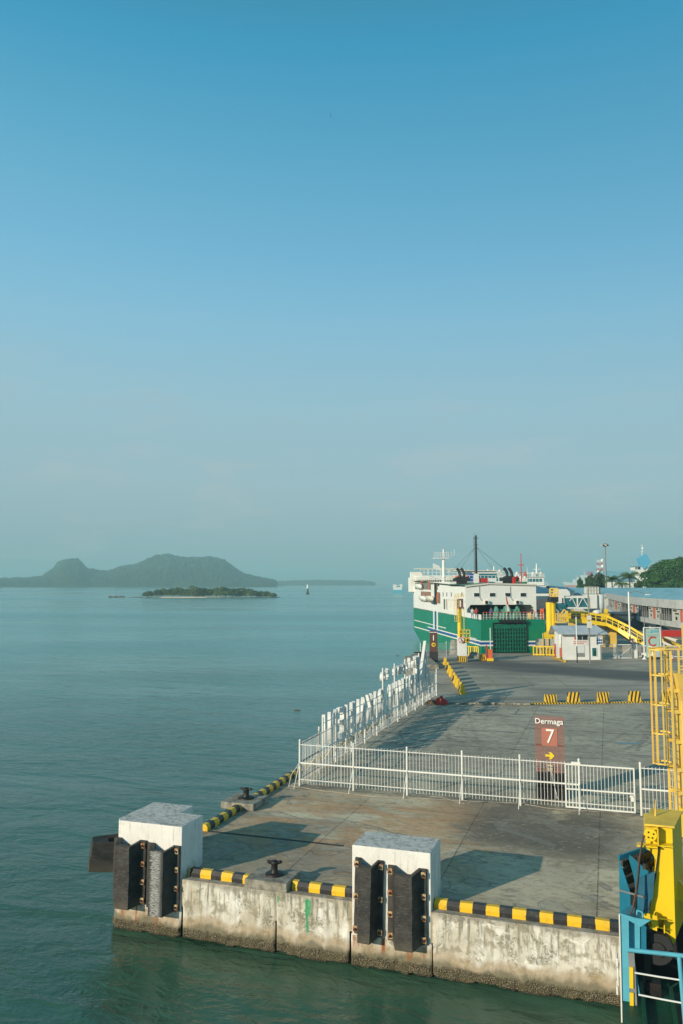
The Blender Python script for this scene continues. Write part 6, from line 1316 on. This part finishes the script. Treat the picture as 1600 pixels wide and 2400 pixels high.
MB().prism([(hv(X, Y, .3)[0], hv(X, Y, .3)[2]) for X, Y in ((388, 622), (420, 630), (600, 790), (600, 1260), (450, 1260), (462, 900), (440, 800))], .28, .33, 'y').build("middle_plate", m_blue, bl)
MB().prism([(hv(X, Y, .1)[0], hv(X, Y, .1)[2]) for X, Y in ((502, 862), (668, 790), (650, 1040), (596, 1250), (510, 1250))], .08, .12, 'y').build("front_plate", paint("weathered_dark_blue", (.02, .13, .21), .5, .3, .5), bl)
MB().bar(hv(305, 985, -.06), hv(580, 1062, .05), .03, .05).build("welded_strip", m_grey, bl)
# blue box column in front
VB = -.75
def hb(X, Y, v=VB): u, z = av(X, Y, v); return (u - o_u, z)
bc = thing("steel_column", "bright blue steel column frame with white edge rising from the water at the quay end", "steel frame", W(o_u, 0, 0), TH)
MB().prism([hb(X, Y) for X, Y in ((308, 1222), (325, 2130), (412, 2150), (400, 1290))], VB, VB + .05, 'y').build("front_flange", m_lblue, bc)
MB().prism([hb(X, Y, VB + .25) for X, Y in ((310, 1225), (312, 1600), (515, 1600), (515, 1350))], VB + .25, VB + .3, 'y').build("web_plate", m_lblue, bc)
MB().prism([hb(X, Y) for X, Y in ((308, 1216), (308, 1240), (520, 1358), (625, 1290), (470, 1268))], VB - .02, VB + .02, 'y').build("top_gusset", m_lblue, bc)
a = hb(308, 1216); b2 = hb(520, 1345); c_ = hb(625, 1285, VB + .7)
MB().add([(a[0], VB - .02, a[1]), (b2[0], VB - .02, b2[1]), (c_[0], VB + .7, c_[1]), (a[0] + .3, VB + .7, a[1])], [(0, 1, 2, 3)]).build("top_cover", m_lblue, bc)
MB().prism([hb(X, Y, VB + .3) for X, Y in ((515, 1340), (580, 1330), (580, 1600), (515, 1600))], VB + .3, VB + .9, 'y').build("right_flange", m_blue, bc)
a = hb(304, 1225); b2 = hb(332, 2420); MB().bar((a[0], VB - .03, a[1]), (b2[0], VB - .03, b2[1]), .035).build("white_edge", m_white, bc)
MB().path([(hb(485, 1262)[0], VB + .2, hb(485, 1262)[1]), (hb(490, 1240)[0], VB + .2, hb(490, 1240)[1] + .05), (hb(520, 1255)[0], VB + .2, hb(520, 1250)[1] + .05), (hb(545, 1262)[0], VB + .2, hb(545, 1262)[1] + .05), (hb(548, 1295)[0], VB + .2, hb(548, 1295)[1])], .025, 8).build("shackle", m_lblue, bc)
MB().bar((hb(430, 1600)[0], VB + .4, hb(430, 1600)[1]), (hb(510, 2120)[0], VB + .4, hb(510, 2120)[1]), .05).build("rear_strut", m_lblue, bc)
for (X, Y0, Y1) in ((285, 1700, 1790), (292, 1800, 1990), (285, 1990, 2080)): a = hb(X - 12, Y0); b2 = hb(X + 12, Y1); MB().box(a[0], b2[0], VB + .1, VB + .5, b2[1], a[1]).build("white_pad", m_white, bc, .02)
# guard pipe with yellow-black strips
sp_ = thing("edge_fender_strip", "black rubber strip with yellow bands standing just right of the blue column", "fender strip", W(o_u, 0, 0), TH)
a = hb(425, 1620, VB - .1); b2 = hb(470, 2420, VB - .1); MB().bar((a[0], VB - .1, a[1]), (b2[0], VB - .1, b2[1]), .16, .1).build("rubber_strip", m_grey, sp_); 
for Y0, Y1, X0 in ((1770, 1985, 426), (2030, 2210, 430)): a = hb(X0, Y0, VB - .18); b2 = hb(X0 + 2, Y1, VB - .18); MB().bar((a[0], VB - .18, a[1]), (b2[0], VB - .18, b2[1]), .10, .04).build("yellow_band", m_yellow, sp_)
a = hb(440, 2200, VB - .2); b2 = hb(448, 2420, VB - .2); MB().bar((a[0], VB - .2, a[1]), (b2[0], VB - .2, b2[1]), .045).build("yellow_pipe", m_yellow, sp_)
# pale blue rail of the ship in the corner
VR = -1.9
def hr_(X, Y, v=VR): u, z = av(X, Y, v); return (u - o_u, v, z)
rl = thing("ship_railing", "pale blue pipe railing with white wires in the bottom right corner", "railing", W(o_u, 0, 0), TH)
MB().tube(hr_(400, 1595), hr_(1050, 1665), .055, 12).tube(hr_(915, 1655), hr_(985, 2460), .055, 12).build("blue_pipes", m_lblue, rl)
for a_, b_ in (((460, 1828), (940, 1905)), ((500, 2052), (960, 2140))): MB().path([hr_(*a_), hr_((a_[0] + b_[0]) / 2, (a_[1] + b_[1]) / 2 + 2), hr_(*b_)], .024, 6).build("white_wire", m_white, rl)
dk = thing("ship_ramp", "dark green lowered ship ramp deck below the pale blue railing", "ramp", W(o_u, 0, 0), TH)
e = hb(330, 2120, -.3); MB().box(e[0] + .02, e[0] + 9, -6.0, .2, .35, .55).build("ramp_deck", m_dgreen, dk)
for i in range(6): MB().box(e[0] + .5 + i * .75, e[0] + .6 + i * .75, -6, .15, .55, .72).build("deck_rib", m_dgreen, dk)
hn = hb(640, 2000, .0); MB().box(hn[0] - .22, hn[0] + .22, -.3, .1, .55, hn[1] + .3).tube((hn[0], -.32, hn[1]), (hn[0], .12, hn[1]), .12, 12).bar((hn[0] - .1, -.1, hn[1] + .3), (hn[0] - .12, -.1, hn[1] + 1.6), .16).build("hinge_block", m_iron, dk)
whl = hb(690, 1560, .1); MB().tube((whl[0], -.1, whl[1]), (whl[0], .5, whl[1]), .42, 22).tube((whl[0], -.16, whl[1]), (whl[0], .55, whl[1]), .2, 14).build("winch_drum", m_black, dk)
MB().box(e[0] + .4, e[0] + 9, 2.2, 2.6, -.4, 1.6).build("ramp_rear_wall", m_dark, dk)
MB().bar((hn[0] + .9, -.6, hn[1] + .9), (hn[0] + 3.5, -.6, hn[1] - .3), .25).bar((hn[0] + .9, -.6, hn[1] + 1.2), (hn[0] + 1.2, -.6, .6), .18).build("ramp_arm", m_iron, dk)
# ------------------------------------------------------------------ foliage
import numpy as np
def m_leaf(name, c1, c2, sc_=0.35):
    s = Sh(name); p = s.pos(); n = s.noise(p, sc_, 4, 0.6); g = s.noise(p, sc_ * 9, 3, 0.6)
    col = s.mix(s.rng(n, 0.35, 0.65), c1, c2); col = s.mix(s.rng(g, 0.5, 0.75, 0, 0.5), col, tuple(min(1, x * 1.9) for x in c2)); 
    return s.end(col, 0.75, None, 0, 0.25)
m_tree = m_leaf("broadleaf_green", (0.018, 0.065, 0.015), (0.045, 0.13, 0.025)); m_tree2 = m_leaf("olive_green", (0.03, 0.065, 0.02), (0.07, 0.11, 0.03), .3)
m_palm = m_leaf("palm_green", (0.035, 0.085, 0.02), (0.09, 0.15, 0.04), .5); m_mang = m_leaf("mangrove_green", (0.045, 0.075, 0.022), (0.11, 0.15, 0.04), .15)
def leaves(name, lobes, n, size, mat, parent, seed=1, shell=.55, droop=0.0):
    rs = np.random.RandomState(seed); tot = sum(l[3] * l[4] * l[5] for l in lobes) ; V = []; 
    for (x, y, z, a, b, c) in lobes:
        m = max(12, int(n * a * b * c / tot)); d = rs.normal(size=(m, 3)); d /= np.linalg.norm(d, axis=1)[:, None]; d[:, 2] = np.where(d[:, 2] < -.35, -d[:, 2], d[:, 2])
        r = shell + (1 - shell) * rs.rand(m) ** .6; lump_ = 1 + .16 * np.sin(d[:, 0] * 7 + seed) * np.cos(d[:, 1] * 6 + seed) + .10 * np.sin(d[:, 2] * 13 + x)
        p = d * (r * lump_)[:, None] * np.array([a, b, c]) + np.array([x, y, z])
        nr = d + rs.normal(size=(m, 3)) * .55 + np.array([0, 0, .25]); nr /= np.linalg.norm(nr, axis=1)[:, None]
        t = np.cross(nr, rs.normal(size=(m, 3))); t /= np.linalg.norm(t, axis=1)[:, None]; u = np.cross(nr, t); s_ = size * (.6 + .8 * rs.rand(m))[:, None]
        V.append(np.stack([p - t * s_, p - u * s_ * .6, p + t * s_, p + u * s_ * .6], 1).reshape(-1, 3))
    V = np.concatenate(V); k = len(V) // 4; me = bpy.data.meshes.new(name); me.from_pydata(V.tolist(), [], [(4 * i, 4 * i + 1, 4 * i + 2, 4 * i + 3) for i in range(k)]); me.materials.append(mat)
    o = bpy.data.objects.new(name, me); sc.collection.objects.link(o); o.parent = parent; return o
def tree(label, px, ybase, ytop, dep, wpx, lobes_n, n, size, mat, seed, zbase=Zg, nm="tree", group="trees behind the terminal roofs", flat=1.0):
    p = at(px, ybase, dep); k = dep / 1867; h = at(px, ytop, dep).z - zbase; w_ = wpx * k / 2
    t = thing(nm, label, "tree", (p.x, dep, zbase), 0, group); rnd = random.Random(seed); cz = h * .42
    b = MB(); b.tube((0, 0, 0), (.2, 0, cz), max(.2, w_ * .07), 10, max(.14, w_ * .05)); lobes = []
    for i in range(lobes_n):
        a = 2 * math.pi * i / lobes_n + rnd.uniform(-.3, .3); rr = rnd.uniform(.35, .68) * w_ if lobes_n > 3 else .3 * w_; z = rnd.uniform(.42, .80) * h; s_ = w_ * rnd.uniform(.30, .46)
        top = h - z; s_z = min(s_ * flat, top * .98); lobes.append((rr * math.cos(a), rr * math.sin(a), z, s_, s_, s_z)); b.tube((.1, 0, cz * .8), (rr * .8 * math.cos(a), rr * .8 * math.sin(a), z), max(.1, w_ * .03), 6, .04)
    lobes.append((0, 0, h * .62, w_ * .62, w_ * .62, h * .38))
    if n > 30000:          # the great dome: a round mass down to the roofs, knobbly all over
        lobes = [(0, 0, h * .40, w_ * .80, w_ * .64, h * .46)]
        for i in range(60):
            a = rnd.uniform(0, 2 * math.pi); e_ = rnd.uniform(-.15, 1.45); lobes.append((w_ * .84 * math.cos(a) * math.cos(e_), w_ * .66 * math.sin(a) * math.cos(e_), h * .38 + h * .47 * math.sin(e_), w_ * rnd.uniform(.16, .27), w_ * .2, w_ * rnd.uniform(.10, .17)))
    if nm == 'mangrove_tree': lobes = [(x, y, z * rnd.uniform(.55, .95), a * 1.15, b2, c * 1.2) for x, y, z, a, b2, c in lobes] + [(0, 0, h * .3, w_ * 1.0, w_ * .7, h * .3)]
    b.build("trunk", m_trunk, t); leaves("crown", lobes, n, size, mat, t, seed); return t
tree("huge rounded dark green tree at the right edge above the blue roofs", 1585, 1378, 1301, 300, 178, 16, 34000, .36, m_tree, 3, flat=.8)
tree("small pointed dark tree at the left end of the tree row", 1358, 1377, 1353, 290, 24, 3, 2000, .26, m_tree, 5)
tree("bushy mid green tree left of the floodlight mast, beside the pointed tree", 1383, 1377, 1347, 300, 46, 6, 4200, .28, m_tree2, 6)
tree("taller bushy tree with ragged top just left of the floodlight mast's foot", 1404, 1377, 1340, 305, 44, 6, 4200, .28, m_tree2, 7)
tree("low bush between the two palms and the huge tree", 1494, 1378, 1360, 285, 36, 5, 2400, .26, m_tree2, 8)
def palm(label, px, ytop, dep, rpx, seed, nf=18, trunk=True):
    p = at(px, 1378, dep); k = dep / 1867; h = at(px, ytop, dep).z - Zg; r = rpx * k; t = thing("palm_tree", label, "palm", (p.x, dep, Zg), 0, "palms behind the terminal roofs"); rnd = random.Random(seed)
    hc = h - r * .62; b = MB(); b.path([(0, 0, 0), (.15, 0, hc * .5), (0, 0, hc)], .22, 8); b.build("trunk", m_trunk, t)
    for i in range(nf):
        a = 2 * math.pi * i / nf + rnd.uniform(-.2, .2); up = rnd.uniform(.1, 1.25); mb = MB(); pts = []; L = r * rnd.uniform(.85, 1.1)
        for j in range(9):
            s_ = j / 8; x = L * s_ * math.cos(up * (1 - .3 * s_)); z = L * (math.sin(up) * s_ - .75 * s_ * s_ * (1.1 - up * .3)); pts.append(Vector((x * math.cos(a), x * math.sin(a), hc + z)))
        side = Vector((-math.sin(a), math.cos(a), 0))
        for u, v_ in zip(pts, pts[1:]): mb.bar(u, v_, .05)
        for j in range(1, 9):
            for f_ in (0, .33, .66):
                q_ = pts[j - 1].lerp(pts[j], f_); d_ = (pts[j] - pts[j - 1]).normalized(); ll = r * .30 * (1.15 - abs(j / 8 - .45))
                for s2 in (-1, 1): e_ = q_ + side * s2 * ll * .75 + d_ * ll * .35 - Vector((0, 0, ll * .55)); mb.add([q_, q_ + d_ * .14, e_], [(0, 1, 2)])
        mb.build("frond", m_palm, t)
palm("shorter palm just right of the floodlight mast", 1433, 1344, 280, 24, 2); palm("taller palm with long drooping fronds before the blue roofed building", 1474, 1331, 275, 33, 4, 22); palm("young palm spreading low fronds left of the taller palm", 1456, 1352, 270, 24, 9, 12)

# ------------------------------------------------------------------ islands
def m_forest():
    s = Sh("forest_hillside"); p = s.pos(); n = s.noise(p, .02, 5, .6); g = s.noise(p, .12, 5, .65)
    col = s.mix(s.rng(n, .35, .65), (.012, .036, .018), (.05, .085, .035)); col = s.mix(s.rng(g, .5, .7, 0, .7), col, (.10, .13, .05))
    return s.end(col, .9, s.bump(g, 1.0, 6), 0, .1)
M_FOR = m_forest()
def hill(name, prof, dep, thick, base, conv, nx=500, ny=44, amp=4.0, seed=0):
    xs = [conv(*p)[0] for p in prof]; k = dep / 1867; X0, X1 = xs[0], xs[-1]; vs = []
    prof_h = [max(0, base - conv(*p)[1]) * k for p in prof]
    for j in range(ny + 1):
        v = j / ny; cr = math.sin(min(1, v * 1.35) * math.pi / 2) ** .75 if v < .74 else math.cos((v - .74) / .26 * math.pi / 2) ** .6 if v < 1 else 0
        for i in range(nx + 1):
            px = X0 + (X1 - X0) * i / nx; a = 0
            while a < len(xs) - 2 and xs[a + 1] < px: a += 1
            s_ = (px - xs[a]) / max(1e-6, xs[a + 1] - xs[a]); h = prof_h[a] * (1 - s_) + prof_h[a + 1] * s_
            y = dep + thick * v; x = (px - 800) / 1867 * dep; q_ = Vector((x * .02 + seed, y * .02, 0))
            edge = max(0, min(1, min(v * 9, (1 - v) * 9))); z = h * cr * (1 + .10 * mn.noise(q_ * .6)) + edge * amp * (mn.noise(q_ * 3) + .8 * mn.noise(q_ * 8) + .5 * mn.noise(q_ * 19)) + edge * amp * .9
            if edge <= 0: z = -2
            x = (px - 800) / 1867 * y; z *= y / dep; vs.append((x, y + 25 * mn.noise(Vector((x * .01, v * 3, seed))), z))
    fs = [(j * (nx + 1) + i, j * (nx + 1) + i + 1, (j + 1) * (nx + 1) + i + 1, (j + 1) * (nx + 1) + i) for j in range(ny) for i in range(nx)]
    return struct(MB().add(vs, fs, True).build(name, M_FOR))
cz_ = lambda X, Y: (X * .574, 1270 + Y * .574)
hill("forested_island", [(-500, 170), (-250, 165), (0, 163), (60, 160), (130, 158), (175, 152), (198, 138), (225, 118), (240, 97), (262, 84), (285, 82), (325, 84), (345, 104), (362, 120), (400, 128), (440, 132), (480, 120), (540, 108), (600, 88), (640, 72), (690, 64), (730, 70), (790, 74), (860, 77), (920, 90), (960, 115), (1000, 140), (1050, 155), (1110, 166), (1135, 176)], 2150, 700, 1377, cz_, amp=4.6, seed=1)
hill("far_coast", [(1020, 168), (1130, 166), (1200, 164), (1300, 161), (1400, 163), (1480, 164), (1530, 171)], 3600, 500, 1373, cz_, nx=200, ny=16, amp=4, seed=5)
# mangrove islet
def ic(X, Y): return (320 + X * .2806, 1350 + Y * .2806)
IS = P(490, 1401, 0); dI = IS.y
sand = MB(); pts_ = []
for i in range(40): a = 2 * math.pi * i / 40; pts_.append((55 * math.cos(a) * (1 + .1 * mn.noise(Vector((math.cos(a) * 2, math.sin(a) * 2, 0)))), 9 * math.sin(a)))
c = at(493, 1401, dI); sd_ = MB().prism(pts_, -.5, .45).build("islet_ground", paint("sand_and_mud", (.20, .17, .12), .9, .3, 0, .2), loc=(c.x, dI + 9, 0)); struct(sd_)
a = P(366, 1402, 0); b2 = P(516, 1401.5, 0); s_o = MB().prism([(0, -1.2), (25, -2.2), (b2.x - a.x, -.8), (b2.x - a.x, 3), (0, 3)], -.5, .7).build("sand_beach", paint("pale_sand", (.62, .50, .36), .9, .1, 0, .3), loc=(a.x, dI + 1.6, 0)); struct(s_o)
rnd = random.Random(11); spots = [(95, 120, 60), (175, 102, 60), (232, 95, 55), (300, 88, 90), (365, 98, 80), (420, 98, 70), (500, 78, 90), (560, 86, 80), (610, 92, 80), (670, 90, 80), (745, 74, 80), (700, 98, 90), (800, 92, 90), (860, 90, 90), (920, 100, 80), (965, 104, 70), (520, 120, 80), (840, 118, 90), (1040, 128, 60), (1085, 124, 70), (1140, 138, 45)]
for i, (X, Yt, wd) in enumerate(spots):
    px, yt = ic(X, Yt); where = f"{['first','second','third','fourth','fifth','sixth','seventh','eighth','ninth','tenth','eleventh','twelfth','thirteenth','fourteenth','fifteenth','sixteenth','seventeenth'][i]} mangrove" if i < 17 else ""
    order = sorted(range(len(spots)), key=lambda k_: spots[k_][0]).index(i) + 1; words = ['leftmost', 'second', 'third', 'fourth', 'fifth', 'sixth', 'seventh', 'eighth', 'ninth', 'tenth', 'eleventh', 'twelfth', 'thirteenth', 'fourteenth', 'fifteenth', 'sixteenth', 'seventeenth', 'eighteenth', 'nineteenth', 'twentieth', 'rightmost']
    tree(f"{words[order-1]} tree counted from the left on the small mangrove islet" if order > 1 and order < 21 else f"{words[order-1]} tree of the small mangrove islet in the sea", px, 1400, yt, dI + rnd.uniform(2, 9), wd * .2806 * 1.5, 6, 2200, .5, m_mang, 20 + i, zbase=.2, nm="mangrove_tree", group="trees of the mangrove islet", flat=.8)
for i, (px, w_, lb) in enumerate(((259, 1.6, "leftmost dark rock of the low reef left of the islet"), (272, 2.2, "second dark rock of the low reef left of the islet"), (285, 3.0, "third and widest dark rock of the low reef left of the islet"), (322, 6.0, "long flat dark rock close to the islet's left end"))):
    q_ = P(px, 1400.5, 0); tag(lump("sea_rock", (q_.x, q_.y, .0), (w_, 1.2, 1.2 if i < 3 else .5), 0, m_trunk, None, 30 + i), lb, "rock", "dark rocks left of the islet")
# channel beacon
q_ = P(722, 1392, 0); k = q_.y / 1867; t = thing("channel_beacon", "black and white channel beacon standing in the sea right of the islet", "beacon", (q_.x, q_.y, 0), 0)
MB().tube((0, 0, -1), (0, 0, 12.5 * k), 1.0, 12, .8).box(-2.0, 2.0, -1.5, 1.5, -.5, 1.2).build("black_base", m_black, t); MB().tube((0, 0, 12.5 * k), (0, 0, 22 * k), 1.25, 12, .95).build("white_top", m_white, t); MB().tube((0, 0, 22 * k), (0, 0, 25 * k), .2, 6).build("lamp", m_iron, t)
q_ = P(1, 1379, 0); t = thing("distant_boat", "tiny dark boat at the photo's left edge below the forested island", "boat", (q_.x - 4, q_.y, 0), 0); MB().prism([(-1, 2), (0, 0), (6, 0), (7.5, 2.2)], 0, 3, 'y').build("hull", m_iron, t); MB().box(1.5, 4, .5, 2.5, 2, 4).build("cabin", m_white, t)
# bird
q_ = at(775, 270, 110); t = thing("flying_bird", "small dark bird flying high in the clear sky", "bird", q_, R(20)); t.rotation_euler = (R(10), R(78), R(15))
MB().lathe([(.008, -.17), (.035, -.08), (.045, .0), (.03, .09), (.012, .13), (.03, .16), (.008, .21)], 10).build("body", m_iron, t).rotation_euler = (R(90), 0, 0)
for s2 in (-1, 1): MB().add([(0, -.06, .01), (0, .07, .01), (.22 * s2, .03, .08), (.40 * s2, -.06, .03), (.20 * s2, -.07, .06), (0, -.06, -.01), (0, .07, -.01), (.22 * s2, .03, .06), (.40 * s2, -.06, .02), (.20 * s2, -.07, .04)], [(0, 1, 2, 4), (2, 3, 4), (5, 9, 7, 6), (7, 9, 8), (1, 6, 7, 2), (2, 7, 8, 3), (0, 4, 9, 5), (4, 3, 8, 9)]).build("wing", m_iron, t)
# drifting debris
for i, (px, py, lb) in enumerate(((930, 1537, "small piece of driftwood floating left of the far quay corner"), (697, 1665, "small brown driftwood floating on the open water left of the letters"))):
    q_ = P(px, py, 0.0); tag(lump("driftwood", q_, (.30, .12, .08), 0, m_trunk, None, 50 + i), lb, "driftwood", "floating debris")

# ------------------------------------------------------------------ haze
hz = bpy.data.materials.new("haze_air"); hz.use_nodes = True; t_ = hz.node_tree; t_.nodes.clear()
pv = t_.nodes.new('ShaderNodeVolumePrincipled'); pv.inputs['Color'].default_value = (.54, .93, 1.0, 1); pv.inputs['Density'].default_value = 0.00035; pv.inputs['Anisotropy'].default_value = 0.0
om = t_.nodes.new('ShaderNodeOutputMaterial'); t_.links.new(pv.outputs[0], om.inputs['Volume'])
hb_ = MB().box(-12500, 12500, -350, 12500, -7, 130).build("haze", hz); hb_['kind'] = 'stuff'
